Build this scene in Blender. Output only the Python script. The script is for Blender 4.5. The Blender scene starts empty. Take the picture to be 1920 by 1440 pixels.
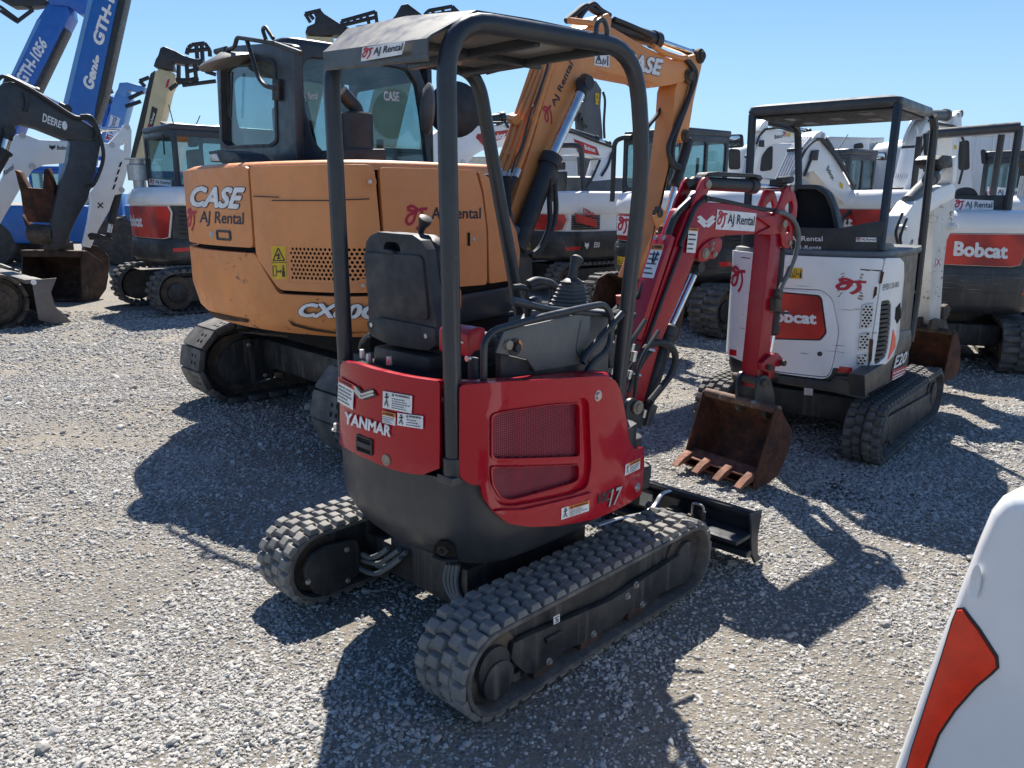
import bpy, bmesh, math, random
import numpy as np
from math import sin, cos, pi, radians, hypot, atan2, sqrt
from mathutils import Vector, Matrix
from mathutils.geometry import delaunay_2d_cdt
random.seed(7)
RNG = np.random.default_rng(7)
SC = bpy.context.scene
COL = SC.collection

# ------------------------------------------------------------------ camera
FPX, PITCH, EYE = 1466.0, radians(13.15), 1.65      # focal length in photo pixels (1920 wide), tilt down, eye height
cam_d = bpy.data.cameras.new("camera")
cam = bpy.data.objects.new("camera", cam_d)
COL.objects.link(cam)
cam.location = (0, 0, EYE)
cam.rotation_euler = (radians(90) - PITCH, 0, 0)
cam_d.sensor_width = 36.0
cam_d.lens = FPX / 1920 * 36.0
cam_d.clip_start = 0.05
cam_d.clip_end = 3000
SC.camera = cam

# ------------------------------------------------------------------ sky, sun, exposure
SUN_TO = Vector((-0.08, 0.83, 1.0)).normalized()    # towards the sun: high, ahead, a little left
SUN_EL = math.asin(SUN_TO.z)
SUN_AZ = atan2(SUN_TO.x, SUN_TO.y)                  # clockwise from +Y
world = bpy.data.worlds.new("World")
SC.world = world
world.use_nodes = True
wn = world.node_tree
bg = wn.nodes["Background"]
sky = wn.nodes.new("ShaderNodeTexSky")
sky.sky_type = 'NISHITA'
sky.sun_disc = False
sky.sun_elevation = SUN_EL
sky.sun_rotation = SUN_AZ
sky.altitude = 100
sky.air_density = 1.15
sky.dust_density = 0.0
sky.ozone_density = 5.0
# the low sky is whitened by summer haze: same all round the horizon
wtc = wn.nodes.new("ShaderNodeTexCoord"); wsp = wn.nodes.new("ShaderNodeSeparateXYZ"); wn.links.new(wtc.outputs["Generated"], wsp.inputs[0])
wr = wn.nodes.new("ShaderNodeMapRange"); wr.interpolation_type = 'SMOOTHSTEP'
for i_, v_ in ((1, -.05), (2, .30), (3, .75), (4, .0)): wr.inputs[i_].default_value = v_
wn.links.new(wsp.outputs[2], wr.inputs[0])
wm = wn.nodes.new("ShaderNodeMix"); wm.data_type = 'RGBA'; wn.links.new(wr.outputs[0], wm.inputs[0])
wn.links.new(sky.outputs[0], wm.inputs[6]); wm.inputs[7].default_value = (4.3, 6.1, 7.7, 1)
wt = wn.nodes.new("ShaderNodeMix"); wt.data_type = 'RGBA'; wt.blend_type = 'MULTIPLY'; wt.inputs[0].default_value = 1.0
wn.links.new(wm.outputs[2], wt.inputs[6]); wt.inputs[7].default_value = (.66, .74, .83, 1)
wn.links.new(wt.outputs[2], bg.inputs[0])
bg.inputs[1].default_value = 0.080
sun_d = bpy.data.lights.new("sun", 'SUN')
sun_d.energy = 5.0
sun_d.angle = radians(0.53)
sun_d.color = (1.0, 0.95, 0.87)
sun = bpy.data.objects.new("sun", sun_d)
COL.objects.link(sun)
sun.rotation_euler = SUN_TO.to_track_quat('Z', 'Y').to_euler()
sun.location = (0, 0, 30)
SC.view_settings.view_transform = 'Standard'
SC.view_settings.look = 'None'
SC.view_settings.exposure = 1.0
SC.view_settings.gamma = 1.0
SC.view_settings.use_curve_mapping = False
SC.render.engine = 'CYCLES'
cy = SC.cycles
cy.max_bounces = 6
cy.diffuse_bounces = 3
cy.glossy_bounces = 3
cy.transmission_bounces = 4
cy.transparent_max_bounces = 10
cy.caustics_reflective = False
cy.caustics_refractive = False
cy.use_denoising = True
cy.sample_clamp_indirect = 6.0

# ------------------------------------------------------------------ measuring aid: a sight line through a photo pixel
_F = Vector((0, cos(PITCH), -sin(PITCH))); _U = Vector((0, sin(PITCH), cos(PITCH))); _R = Vector((1, 0, 0))
CAM = Vector((0, 0, EYE))
def sight(u, v):
    return _R * ((u - 960) / FPX) + _F - _U * ((v - 720) / FPX)
def ground(u, v, z=0.0):
    d = sight(u, v); return CAM + d * ((z - EYE) / d.z)
def at_y(u, v, Y):
    d = sight(u, v); return CAM + d * (Y / d.y)

class Frame:
    def __init__(s, x, y, z=0.0, yaw=0.0, M=None):
        s.M = M if M is not None else Matrix.Translation((x, y, z)) @ Matrix.Rotation(yaw, 4, 'Z')
        s.I = s.M.inverted()
    def w(s, *p):
        return s.M @ Vector(p)
    def l(s, P):
        return s.I @ Vector(P)
    def sub(s, x, y, z=0, yaw=0, pitch=0, roll=0):
        return Frame(0, 0, M=s.M @ Matrix.Translation((x, y, z)) @ Matrix.Rotation(yaw, 4, 'Z') @ Matrix.Rotation(pitch, 4, 'Y') @ Matrix.Rotation(roll, 4, 'X'))
WORLD = Frame(0, 0)

class Plane:
    """plane  axis = val  of a frame; uv are the other two coordinates, side = +-1 the outward direction"""
    def __init__(s, F, axis, val, side):
        s.F, s.axis, s.val, s.side = F, axis, val, side
        s.o = [i for i in range(3) if i != axis]
        s.curved = False
    def uv(s, u, v):
        o = s.F.l(CAM); d = s.F.I.to_3x3() @ sight(u, v)
        t = (s.val - o[s.axis]) / d[s.axis]
        p = o + d * t
        return (p[s.o[0]], p[s.o[1]])
    def map(s, a, b, off=0.0):
        p = [0, 0, 0]; p[s.o[0]] = a; p[s.o[1]] = b; p[s.axis] = s.val + s.side * off
        return s.F.w(*p)
class Wall:
    """upright wall over a plan outline (open list of xy in the frame, running so that outward is on its right); uv = (arc length, z).
    bulge(z) scales the plan about the frame's origin"""
    def __init__(s, F, plan, bulge=None):
        s.F = F; s.p = [Vector((x, y)) for x, y in plan]; s.curved = True
        s.bulge = bulge or (lambda z: 1.0)
        s.s = [0.0]
        for a, b in zip(s.p, s.p[1:]): s.s.append(s.s[-1] + (b - a).length)
        s.n = []
        for i in range(len(s.p)):
            a = s.p[max(0, i - 1)]; b = s.p[min(len(s.p) - 1, i + 1)]
            t = (b - a).normalized(); s.n.append(Vector((t.y, -t.x)))
    def uv(s, u, v):
        o = s.F.l(CAM); d = s.F.I.to_3x3() @ sight(u, v)
        z = 1.0
        for _ in range(5):
            k = s.bulge(z); best = None
            for i in range(len(s.p) - 1):
                a = s.p[i] * k; e = s.p[i + 1] * k - a
                den = d.x * e.y - d.y * e.x
                if abs(den) < 1e-9: continue
                t = ((a.x - o.x) * e.y - (a.y - o.y) * e.x) / den
                q = ((a.x - o.x) * d.y - (a.y - o.y) * d.x) / den
                lo = -1e-6 if i else -3; hi = 1.000001 if i < len(s.p) - 2 else 4
                if lo <= q <= hi and t > 0 and (best is None or t < best[0]):
                    best = (t, s.s[i] + q * (s.s[i + 1] - s.s[i]), o.z + d.z * t)
            if best is None:                          # just past the outline: take the plan point nearest the sight line
                h = Vector((d.x, d.y)); hl = h.length
                i = min(range(len(s.p)), key=lambda j: abs((s.p[j].x * k - o.x) * h.y - (s.p[j].y * k - o.y) * h.x))
                t = ((s.p[i].x * k - o.x) * h.x + (s.p[i].y * k - o.y) * h.y) / hl / hl
                best = (t, s.s[i], o.z + d.z * t)
            z = best[2]
        return (best[1], z)
    def map(s, a, b, off=0.0):
        i = 0
        while i < len(s.p) - 2 and a > s.s[i + 1]: i += 1
        q = (a - s.s[i]) / (s.s[i + 1] - s.s[i])
        p = s.p[i].lerp(s.p[i + 1], q) if 0 <= q <= 1 else s.p[i] + (s.p[i + 1] - s.p[i]) * q
        n = s.n[i].lerp(s.n[i + 1], min(1, max(0, q))).normalized()
        p = p * s.bulge(b) + n * off
        return s.F.w(p.x, p.y, b)

def smooth_plan(pts, n=4, closed=False):
    """Catmull-Rom through plan points"""
    P = [Vector(p) for p in pts]; out = []
    N = len(P)
    rng = range(N if closed else N - 1)
    for i in rng:
        p1, p2 = P[i], P[(i + 1) % N]
        p0 = P[i - 1] if (closed or i > 0) else p1 - (p2 - p1)
        p3 = P[(i + 2) % N] if (closed or i + 2 < N) else p2 + (p2 - p1)
        for k in range(n):
            t = k / n
            out.append(0.5 * ((2 * p1) + (p2 - p0) * t + (2 * p0 - 5 * p1 + 4 * p2 - p3) * t * t + (3 * p1 - p0 - 3 * p2 + p3) * t ** 3))
    if not closed: out.append(P[-1])
    return [tuple(p) for p in out]

def round_poly(pts, r, n=4):
    """rounds every corner of a 2D polygon"""
    out = []; N = len(pts)
    rr = r if isinstance(r, (list, tuple)) else [r] * N
    for i in range(N):
        p0, p, p1 = Vector(pts[i - 1]), Vector(pts[i]), Vector(pts[(i + 1) % N])
        a, b = (p0 - p), (p1 - p)
        R = min(rr[i], a.length * 0.45, b.length * 0.45)
        if R < 1e-5: out.append(tuple(p)); continue
        A = p + a.normalized() * R; B = p + b.normalized() * R
        for k in range(n + 1):
            t = k / n
            out.append(tuple(A * (1 - t) ** 2 + p * 2 * t * (1 - t) + B * t * t))
    return out

def in_poly(x, y, P):
    c = False; j = len(P) - 1
    for i in range(len(P)):
        if (P[i][1] > y) != (P[j][1] > y) and x < (P[j][0] - P[i][0]) * (y - P[i][1]) / (P[j][1] - P[i][1] + 1e-15) + P[i][0]: c = not c
        j = i
    return c

def cdt(outline, holes=(), grid=None):
    V = []; E = []
    for loop in [outline] + list(holes):
        k = len(V); V += [Vector(p) for p in loop]; n = len(loop)
        E += [(k + i, k + (i + 1) % n) for i in range(n)]
    if grid:
        xs = [p[0] for p in outline]; ys = [p[1] for p in outline]
        nx = max(1, int((max(xs) - min(xs)) / grid)); ny = max(1, int((max(ys) - min(ys)) / (grid * 3)))
        for i in range(1, nx):
            for j in range(0, ny + 1):
                x = min(xs) + (max(xs) - min(xs)) * i / nx; y = min(ys) + (max(ys) - min(ys)) * (j + .5) / (ny + 1)
                if in_poly(x, y, outline) and not any(in_poly(x, y, h) for h in holes): V.append(Vector((x, y)))
    v2, e2, f2, *_ = delaunay_2d_cdt(V, E, [], 0, 1e-6)
    keep = []
    for f in f2:
        cx = sum(v2[i].x for i in f) / len(f); cy_ = sum(v2[i].y for i in f) / len(f)
        if in_poly(cx, cy_, outline) and not any(in_poly(cx, cy_, h) for h in holes): keep.append(f)
    return v2, keep

def densify(P, st):
    out = []
    for i in range(len(P)):
        a, b = Vector(P[i]), Vector(P[(i + 1) % len(P)]); n = max(1, int((b - a).length / st))
        out += [tuple(a.lerp(b, k / n)) for k in range(n)]
    return out

class MB:
    def __init__(s, F=WORLD):
        s.bm = bmesh.new(); s.F = F
    def add(s, vs, fs, world=False):
        b = [s.bm.verts.new(v if world else s.F.w(*v)) for v in vs]
        for f in fs:
            try: s.bm.faces.new([b[i] for i in f])
            except ValueError: pass
        return s
    def box(s, x0, x1, y0, y1, z0, z1):
        return s.add([(x, y, z) for x in (x0, x1) for y in (y0, y1) for z in (z0, z1)],
                     [(0, 1, 3, 2), (4, 6, 7, 5), (0, 4, 5, 1), (2, 3, 7, 6), (0, 2, 6, 4), (1, 5, 7, 3)])
    def prism(s, pts, vec, world=False):
        n = len(pts); vec = Vector(vec)
        vs = [Vector(p) for p in pts] + [Vector(p) + vec for p in pts]
        return s.add(vs, [tuple(range(n))[::-1], tuple(range(n, 2 * n))] + [(i, (i + 1) % n, n + (i + 1) % n, n + i) for i in range(n)], world)
    def loft(s, rings, world=False, caps=True, closed=True):
        n = len(rings[0]); vs = [p for r in rings for p in r]; fs = []
        for k in range(len(rings) - 1):
            for i in range(n if closed else n - 1):
                j = (i + 1) % n
                fs.append((k * n + i, k * n + j, (k + 1) * n + j, (k + 1) * n + i))
        if caps:
            fs.append(tuple(range(n))[::-1]); fs.append(tuple(range((len(rings) - 1) * n, len(rings) * n)))
        return s.add(vs, fs, world)
    def tube(s, pts, r, n=10, bend=0.0, bn=5, world=False, flat=None, ends=True):
        P = [Vector(p) if world else s.F.w(*p) for p in pts]
        if bend > 0 and len(P) > 2:
            Q = [P[0]]
            for i in range(1, len(P) - 1):
                a, b = P[i - 1] - P[i], P[i + 1] - P[i]
                R = min(bend, a.length * .48, b.length * .48)
                A = P[i] + a.normalized() * R; B = P[i] + b.normalized() * R
                for k in range(bn + 1):
                    t = k / bn
                    Q.append(A * (1 - t) ** 2 + P[i] * 2 * t * (1 - t) + B * t * t)
            Q.append(P[-1]); P = Q
        rings = []; prev = None
        for i, p in enumerate(P):
            t = (P[min(i + 1, len(P) - 1)] - P[max(i - 1, 0)]).normalized()
            if prev is None:
                up = Vector((0, 0, 1)) if abs(t.z) < .9 else Vector((1, 0, 0))
                x = t.cross(up).normalized()
            else:
                x = (prev - t * prev.dot(t)).normalized()
            y = t.cross(x); prev = x
            R = r[i] if isinstance(r, (list, tuple)) else r
            rings.append([p + x * R * cos(2 * pi * k / n) + y * R * sin(2 * pi * k / n) * (flat or 1) for k in range(n)])
        return s.loft(rings, True, caps=ends)
    def curve(s, pts, r, n=8, k=6, world=False):
        return s.tube([tuple(p) for p in smooth_plan([Vector(p) for p in pts], k)], r, n, world=world)
    def cyl(s, p0, p1, r, n=18, r1=None, world=False):
        P0 = Vector(p0) if world else s.F.w(*p0); P1 = Vector(p1) if world else s.F.w(*p1)
        t = (P1 - P0).normalized(); up = Vector((0, 0, 1)) if abs(t.z) < .9 else Vector((1, 0, 0))
        x = t.cross(up).normalized(); y = t.cross(x); r1 = r if r1 is None else r1
        return s.loft([[P + x * R * cos(2 * pi * k / n) + y * R * sin(2 * pi * k / n) for k in range(n)] for P, R in ((P0, r), (P1, r1))], True)
    def lathe(s, p0, axis, prof, n=20):
        """prof: list of (along, radius) from p0 along axis (frame coords)"""
        P0 = s.F.w(*p0); t = (s.F.M.to_3x3() @ Vector(axis)).normalized()
        up = Vector((0, 0, 1)) if abs(t.z) < .9 else Vector((1, 0, 0))
        x = t.cross(up).normalized(); y = t.cross(x)
        return s.loft([[P0 + t * a + x * R * cos(2 * pi * k / n) + y * R * sin(2 * pi * k / n) for k in range(n)] for a, R in prof], True)
    def plate(s, surf, outline, holes=(), thick=0.01, base=0.0, back=True):
        """solid sheet over a surface: outline and holes in the surface's uv, from offset base to base+thick"""
        if surf.curved:
            outline = densify(outline, .05); holes = [densify(h, .05) for h in holes]
        v2, fs = cdt(outline, holes, grid=0.06 if surf.curved else None)
        n = len(v2)
        top = [surf.map(p.x, p.y, base + thick) for p in v2]
        if thick <= 0 or not back and thick < 1e-4:
            s.add(top, fs, True); return s
        bot = [surf.map(p.x, p.y, base) for p in v2]
        cnt = {}
        for f in fs:
            for i in range(len(f)):
                a, b = f[i], f[(i + 1) % len(f)]
                cnt[(a, b)] = cnt.get((a, b), 0) + 1
        rim = [(a, b) for (a, b) in cnt if (b, a) not in cnt]
        F2 = [tuple(f) for f in fs]
        if back: F2 += [tuple(i + n for i in f)[::-1] for f in fs]
        F2 += [(b, a, a + n, b + n) for a, b in rim]
        return s.add(top + bot, F2, True)
    def build(s, name, mat, parent=None, bevel=0.0, seg=2, smooth=38, props=None, flat=False):
        bm = s.bm
        root = parent
        while root is not None and root.parent is not None: root = root.parent
        if bevel > 0:
            bmesh.ops.remove_doubles(bm, verts=bm.verts, dist=1e-5)
            bmesh.ops.recalc_face_normals(bm, faces=bm.faces)
            bmesh.ops.dissolve_limit(bm, angle_limit=radians(1.0), verts=bm.verts, edges=bm.edges)
            ed = [e for e in bm.edges if len(e.link_faces) == 2 and e.calc_face_angle(0) > radians(28)]
            try: bmesh.ops.bevel(bm, geom=ed, offset=bevel, segments=seg, profile=0.6, affect='EDGES', clamp_overlap=True)
            except Exception: pass
        else:
            bmesh.ops.recalc_face_normals(bm, faces=bm.faces)
        me = bpy.data.meshes.new(name)
        if root is not None:
            bm.transform(INV[root.name])
        bm.to_mesh(me); bm.free()
        if not flat:
            me.polygons.foreach_set("use_smooth", [True] * len(me.polygons))
            me.set_sharp_from_angle(angle=radians(smooth))
        me.materials.append(mat)
        o = bpy.data.objects.new(name, me)
        COL.objects.link(o)
        if parent is not None: o.parent = parent
        for k, v in (props or {}).items(): o[k] = v
        return o
INV = {}

def thing(name, F, label, cat, group=None):
    o = bpy.data.objects.new(name, None); COL.objects.link(o)
    o.empty_display_size = 0.2
    o.matrix_world = F.M
    INV[o.name] = F.M.inverted()
    o["label"] = label; o["category"] = cat
    if group: o["group"] = group
    return o

def inst(name, me, parent, M):
    """another object on shared mesh data, placed in its thing's frame"""
    o = bpy.data.objects.new(name, me); COL.objects.link(o); o.parent = parent; o.matrix_local = M
    return o

# ------------------------------------------------------------------ flat print
_TXT = {}
def text_mesh(body, bold=0.0, shear=0.0):
    key = (body, bold, shear)
    if key not in _TXT:
        cu = bpy.data.curves.new("t", 'FONT'); cu.body = body; cu.shear = shear
        cu.resolution_u = 3
        ob = bpy.data.objects.new("t", cu)
        me = bpy.data.meshes.new_from_object(ob)
        V = [(v.co.x, v.co.y) for v in me.vertices]; Fs = [tuple(p.vertices) for p in me.polygons]
        bpy.data.objects.remove(ob); bpy.data.curves.remove(cu); bpy.data.meshes.remove(me)
        xs = [v[0] for v in V]; ys = [v[1] for v in V]
        x0, x1, y0, y1 = min(xs), max(xs), min(ys), max(ys)
        W2, H2 = x1 - x0 + 2 * bold, y1 - y0 + 2 * bold
        V = [((x - x0 + bold) / W2, (y - y0 + bold) / H2) for x, y in V]
        if bold > 0:                                 # heavier weight: the same glyphs a hair to each side, each on its own level
            n = 12 if bold > .03 else 6
            D = [(bold * cos(2 * pi * k / n) / W2, bold * sin(2 * pi * k / n) / H2) for k in range(n)] + [(0, 0)]
            V3 = [(x + dx, y + dy, i * .00012) for i, (dx, dy) in enumerate(D) for x, y in V]
            Fs = [tuple(j + i * len(V) for j in f) for i in range(len(D)) for f in Fs]; V = V3
        _TXT[key] = (V, Fs)
    return _TXT[key]

def quad(surf, c, off=0.004):
    """map of the unit square onto a surface through the photo pixels of its corners: bottom left, bottom right, top right, top left"""
    def m(a, b, extra=0.0):
        p = [(c[0][i] * (1 - a) + c[1][i] * a) * (1 - b) + (c[3][i] * (1 - a) + c[2][i] * a) * b for i in (0, 1)]
        return surf.map(*surf.uv(*p), off + extra)
    return m
def sub_map(m, x0, y0, x1, y1, lift=0.0015):
    return lambda a, b, e=0.0: m(x0 + (x1 - x0) * a, y0 + (y1 - y0) * b, e + lift)
def flat_map(F, O, ex, ey, lift=0.0):
    O, ex, ey = Vector(O), Vector(ex), Vector(ey); n = ex.cross(ey).normalized()
    return lambda a, b, e=0.0: F.w(*(O + ex * a + ey * b + n * (e + lift)))

def lettering(parent, m, body, mat, bold=0.0, shear=0.0, name="lettering"):
    V, Fs = text_mesh(body, bold, shear)
    mb = MB(); mb.add([m(*v) for v in V], Fs, True)
    return mb.build(name, mat, parent, flat=True)
def patch(parent, m, mat, name="sticker", nx=6, ny=2, outline=None):
    mb = MB()
    if outline:
        v2, fs = cdt(outline); mb.add([m(p.x, p.y) for p in v2], fs, True)
    else:
        mb.add([m(i / nx, j / ny) for j in range(ny + 1) for i in range(nx + 1)],
               [(j * (nx + 1) + i, j * (nx + 1) + i + 1, (j + 1) * (nx + 1) + i + 1, (j + 1) * (nx + 1) + i) for j in range(ny) for i in range(nx)], True)
    return mb.build(name, mat, parent, flat=True)
def strokes(parent, m, lines, w, mat, name="emblem"):
    """flat ribbons along polylines in the unit square; w is relative to the square's height"""
    mb = MB()
    for k, L in enumerate(lines):
        P = [Vector(p) for p in smooth_plan(L, 5)] if len(L) > 2 else [Vector(p) for p in L]
        vs = []
        for i, p in enumerate(P):
            t = (P[min(i + 1, len(P) - 1)] - P[max(i - 1, 0)]).normalized(); n = Vector((-t.y, t.x)) * w / 2
            vs += [m(p.x + n.x, p.y + n.y, k * .0004), m(p.x - n.x, p.y - n.y, k * .0004)]
        mb.add(vs, [(2 * i, 2 * i + 1, 2 * i + 3, 2 * i + 2) for i in range(len(P) - 1)], True)
    return mb.build(name, mat, parent, flat=True)
SWIRL = [[(.05, .88), (.25, 1.0), (.5, .86), (.42, .72), (.15, .62), (.02, .42), (.1, .24), (.3, .3), (.42, .55), (.5, .84)],
         [(.05, .86), (.35, .78), (.7, .86), (1.0, .88)],
         [(.72, .82), (.78, .5), (.68, .2), (.5, .0)]]
CATHEAD = [(.0, 1.0), (.25, .74), (.5, .8), (.75, .74), (1., 1.), (.95, .55), (1.0, .38), (.78, .3), (.62, .05), (.5, .0), (.38, .05), (.22, .3), (0, .38), (.05, .55)]
# ------------------------------------------------------------------ materials
def _mat(name):
    m = bpy.data.materials.new(name); m.use_nodes = True
    nt = m.node_tree; b = nt.nodes["Principled BSDF"]
    return m, nt, b
def N(nt, t, **k):
    n = nt.nodes.new(t)
    for a, v in k.items(): setattr(n, a, v)
    return n
def noise(nt, co, scale, detail=4, rough=.55, stretch=None, dist=0.0):
    if stretch:
        mp = N(nt, "ShaderNodeMapping"); mp.inputs["Scale"].default_value = stretch
        nt.links.new(co, mp.inputs[0]); co = mp.outputs[0]
    n = N(nt, "ShaderNodeTexNoise"); n.inputs["Scale"].default_value = scale; n.inputs["Detail"].default_value = detail
    n.inputs["Roughness"].default_value = rough; n.inputs["Distortion"].default_value = dist
    nt.links.new(co, n.inputs["Vector"]); return n.outputs[0]
def ramp(nt, src, a, b, lo=0.0, hi=1.0):
    r = N(nt, "ShaderNodeMapRange", interpolation_type='SMOOTHSTEP')
    r.inputs[1].default_value = a; r.inputs[2].default_value = b; r.inputs[3].default_value = lo; r.inputs[4].default_value = hi
    nt.links.new(src, r.inputs[0]); return r.outputs[0]
def mixc(nt, fac, a, b):
    m = N(nt, "ShaderNodeMix", data_type='RGBA')
    if isinstance(fac, (int, float)): m.inputs[0].default_value = fac
    else: nt.links.new(fac, m.inputs[0])
    for v, i in ((a, 6), (b, 7)):
        if isinstance(v, tuple): m.inputs[i].default_value = (*v[:3], 1)
        else: nt.links.new(v, m.inputs[i])
    return m.outputs[2]
def math_(nt, op, a, b):
    m = N(nt, "ShaderNodeMath", operation=op)
    for i, v in enumerate((a, b)):
        if isinstance(v, (int, float)): m.inputs[i].default_value = v
        else: nt.links.new(v, m.inputs[i])
    return m.outputs[0]
def bump(nt, b, h, strength=.2, dist=.01):
    n = N(nt, "ShaderNodeBump"); n.inputs["Strength"].default_value = strength; n.inputs["Distance"].default_value = dist
    nt.links.new(h, n.inputs["Height"]); nt.links.new(n.outputs[0], b.inputs["Normal"])

DUST = (0.33, 0.30, 0.26)
def paint(name, rgb, rough=.35, metal=0.0, dust=.18, chips=0.0, chip=(0.10, 0.06, 0.045), vary=.12, coat=0.0, streak=0.0, up=.35, bmp=.03, spec=.5):
    m, nt, b = _mat(name)
    co = N(nt, "ShaderNodeTexCoord").outputs["Object"]
    big = noise(nt, co, 2.3, 5, .6)
    c = mixc(nt, ramp(nt, big, .3, .7), tuple(x * (1 - vary) for x in rgb), tuple(min(1, x * (1 + vary)) for x in rgb))
    d1 = ramp(nt, noise(nt, co, 5.0, 8, .7), .42, .78, 0, dust)
    geo = N(nt, "ShaderNodeNewGeometry"); sp = N(nt, "ShaderNodeSeparateXYZ"); nt.links.new(geo.outputs["Normal"], sp.inputs[0])
    top = math_(nt, 'MULTIPLY', ramp(nt, sp.outputs[2], .35, .95), ramp(nt, noise(nt, co, 9, 6, .65), .3, .7, .25, 1))
    dm = math_(nt, 'MAXIMUM', d1, math_(nt, 'MULTIPLY', top, up * min(1.0, dust * 4)))
    speck = ramp(nt, noise(nt, co, 70, 3, .6), .66, .74, 0, min(.7, dust * 1.6))
    dm = math_(nt, 'MAXIMUM', dm, speck)
    if streak:
        st = ramp(nt, noise(nt, co, 7, 5, .6, stretch=(3.0, 3.0, .22)), .5, .75, 0, streak)
        dm = math_(nt, 'MAXIMUM', dm, st)
    c = mixc(nt, dm, c, DUST)
    rgh = ramp(nt, noise(nt, co, 14, 5, .6), .3, .75, rough * .8, min(1, rough * 1.35))
    rgh = math_(nt, 'ADD', rgh, math_(nt, 'MULTIPLY', dm, .4))
    if chips:
        cm = math_(nt, 'MULTIPLY', ramp(nt, noise(nt, co, 9, 9, .72, stretch=(1, 1, 2.2)), .70 - chips * .16, .715 - chips * .16), ramp(nt, noise(nt, co, 1.9, 3), .42, .56))
        c = mixc(nt, cm, c, chip)
        rgh = math_(nt, 'MAXIMUM', rgh, math_(nt, 'MULTIPLY', cm, .8))
    nt.links.new(c, b.inputs["Base Color"]); nt.links.new(rgh, b.inputs["Roughness"])
    b.inputs["Metallic"].default_value = metal
    b.inputs["Specular IOR Level"].default_value = spec
    b.inputs["Coat Weight"].default_value = coat; b.inputs["Coat Roughness"].default_value = .08
    bump(nt, b, noise(nt, co, 35, 4, .5), bmp, .004)
    return m
def rusty(name, a=(0.055, 0.028, 0.018), b_=(0.20, 0.075, 0.035), worn=(0.33, 0.31, 0.29), w=.25, rough=.8):
    m, nt, b = _mat(name)
    co = N(nt, "ShaderNodeTexCoord").outputs["Object"]
    c = mixc(nt, ramp(nt, noise(nt, co, 6, 9, .7), .35, .68), a, b_)
    c = mixc(nt, ramp(nt, noise(nt, co, 26, 5, .6), .45, .75, 0, .6), c, tuple(x * .55 for x in a))
    k = math_(nt, 'MULTIPLY', ramp(nt, noise(nt, co, 13, 9, .75, stretch=(1, 1.6, .6)), .58, .64), ramp(nt, noise(nt, co, 2.2, 3), .62 - w * .6, .75 - w * .6))
    c = mixc(nt, math_(nt, 'MULTIPLY', k, .75), c, worn)
    nt.links.new(c, b.inputs["Base Color"]); b.inputs["Roughness"].default_value = rough
    b.inputs["Metallic"].default_value = .15
    bump(nt, b, noise(nt, co, 45, 7, .65), .35, .006)
    return m
def rubber(name, base=(0.050, 0.050, 0.052), dust=.55):
    m, nt, b = _mat(name)
    co = N(nt, "ShaderNodeTexCoord").outputs["Object"]
    d = math_(nt, 'MAXIMUM', ramp(nt, noise(nt, co, 7, 8, .7), .38, .75, .08, dust), ramp(nt, noise(nt, co, 90, 2), .62, .72, 0, dust * .7))
    nt.links.new(mixc(nt, d, base, (0.30, 0.275, 0.24)), b.inputs["Base Color"])
    b.inputs["Roughness"].default_value = .82
    bump(nt, b, noise(nt, co, 60, 6, .6), .35, .004)
    return m
def simple(name, rgb, rough=.5, metal=0.0, spec=.5):
    m, nt, b = _mat(name)
    co = N(nt, "ShaderNodeTexCoord").outputs["Object"]
    f = ramp(nt, noise(nt, co, 18, 5, .6), .3, .7)
    nt.links.new(mixc(nt, f, tuple(x * .88 for x in rgb), tuple(min(1, x * 1.1) for x in rgb)), b.inputs["Base Color"])
    b.inputs["Roughness"].default_value = rough; b.inputs["Metallic"].default_value = metal
    b.inputs["Specular IOR Level"].default_value = spec
    return m
def glass(name, tint=(0.66, 0.76, 0.77), refl=.05):
    m = bpy.data.materials.new(name); m.use_nodes = True; nt = m.node_tree; nt.nodes.clear()
    out = N(nt, "ShaderNodeOutputMaterial"); t = N(nt, "ShaderNodeBsdfTransparent"); t.inputs[0].default_value = (*tint, 1)
    g = N(nt, "ShaderNodeBsdfGlossy"); g.inputs["Roughness"].default_value = .03; g.inputs[0].default_value = (.9, .95, 1, 1)
    lw = N(nt, "ShaderNodeLayerWeight"); lw.inputs[0].default_value = .5
    k = math_(nt, 'ADD', math_(nt, 'MULTIPLY', math_(nt, 'POWER', lw.outputs["Facing"], 4.0), .6), refl)
    d = N(nt, "ShaderNodeBsdfDiffuse"); d.inputs[0].default_value = (.55, .6, .6, 1)
    co = N(nt, "ShaderNodeTexCoord").outputs["Object"]
    mx0 = N(nt, "ShaderNodeMixShader"); nt.links.new(ramp(nt, noise(nt, co, 6, 6, .6), .35, .8, .01, .10), mx0.inputs[0])
    nt.links.new(t.outputs[0], mx0.inputs[1]); nt.links.new(d.outputs[0], mx0.inputs[2])
    mx = N(nt, "ShaderNodeMixShader"); nt.links.new(k, mx.inputs[0]); nt.links.new(mx0.outputs[0], mx.inputs[1]); nt.links.new(g.outputs[0], mx.inputs[2])
    nt.links.new(mx.outputs[0], out.inputs[0]); return m
def ribbed_hose(name, rgb):
    m, nt, b = _mat(name)
    b.inputs["Base Color"].default_value = (*rgb, 1); b.inputs["Roughness"].default_value = .55
    return m
def gradient_red(name):
    m, nt, b = _mat(name)
    co = N(nt, "ShaderNodeTexCoord").outputs["Object"]
    f = ramp(nt, noise(nt, co, 3.5, 2, .4), .35, .65)
    c = mixc(nt, f, (0.28, 0.012, 0.012), (0.62, 0.035, 0.018))
    c = mixc(nt, ramp(nt, noise(nt, co, 40, 5, .7), .64, .72, 0, .5), c, (0.1, .02, .015))
    nt.links.new(c, b.inputs["Base Color"]); b.inputs["Roughness"].default_value = .38
    return m

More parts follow.
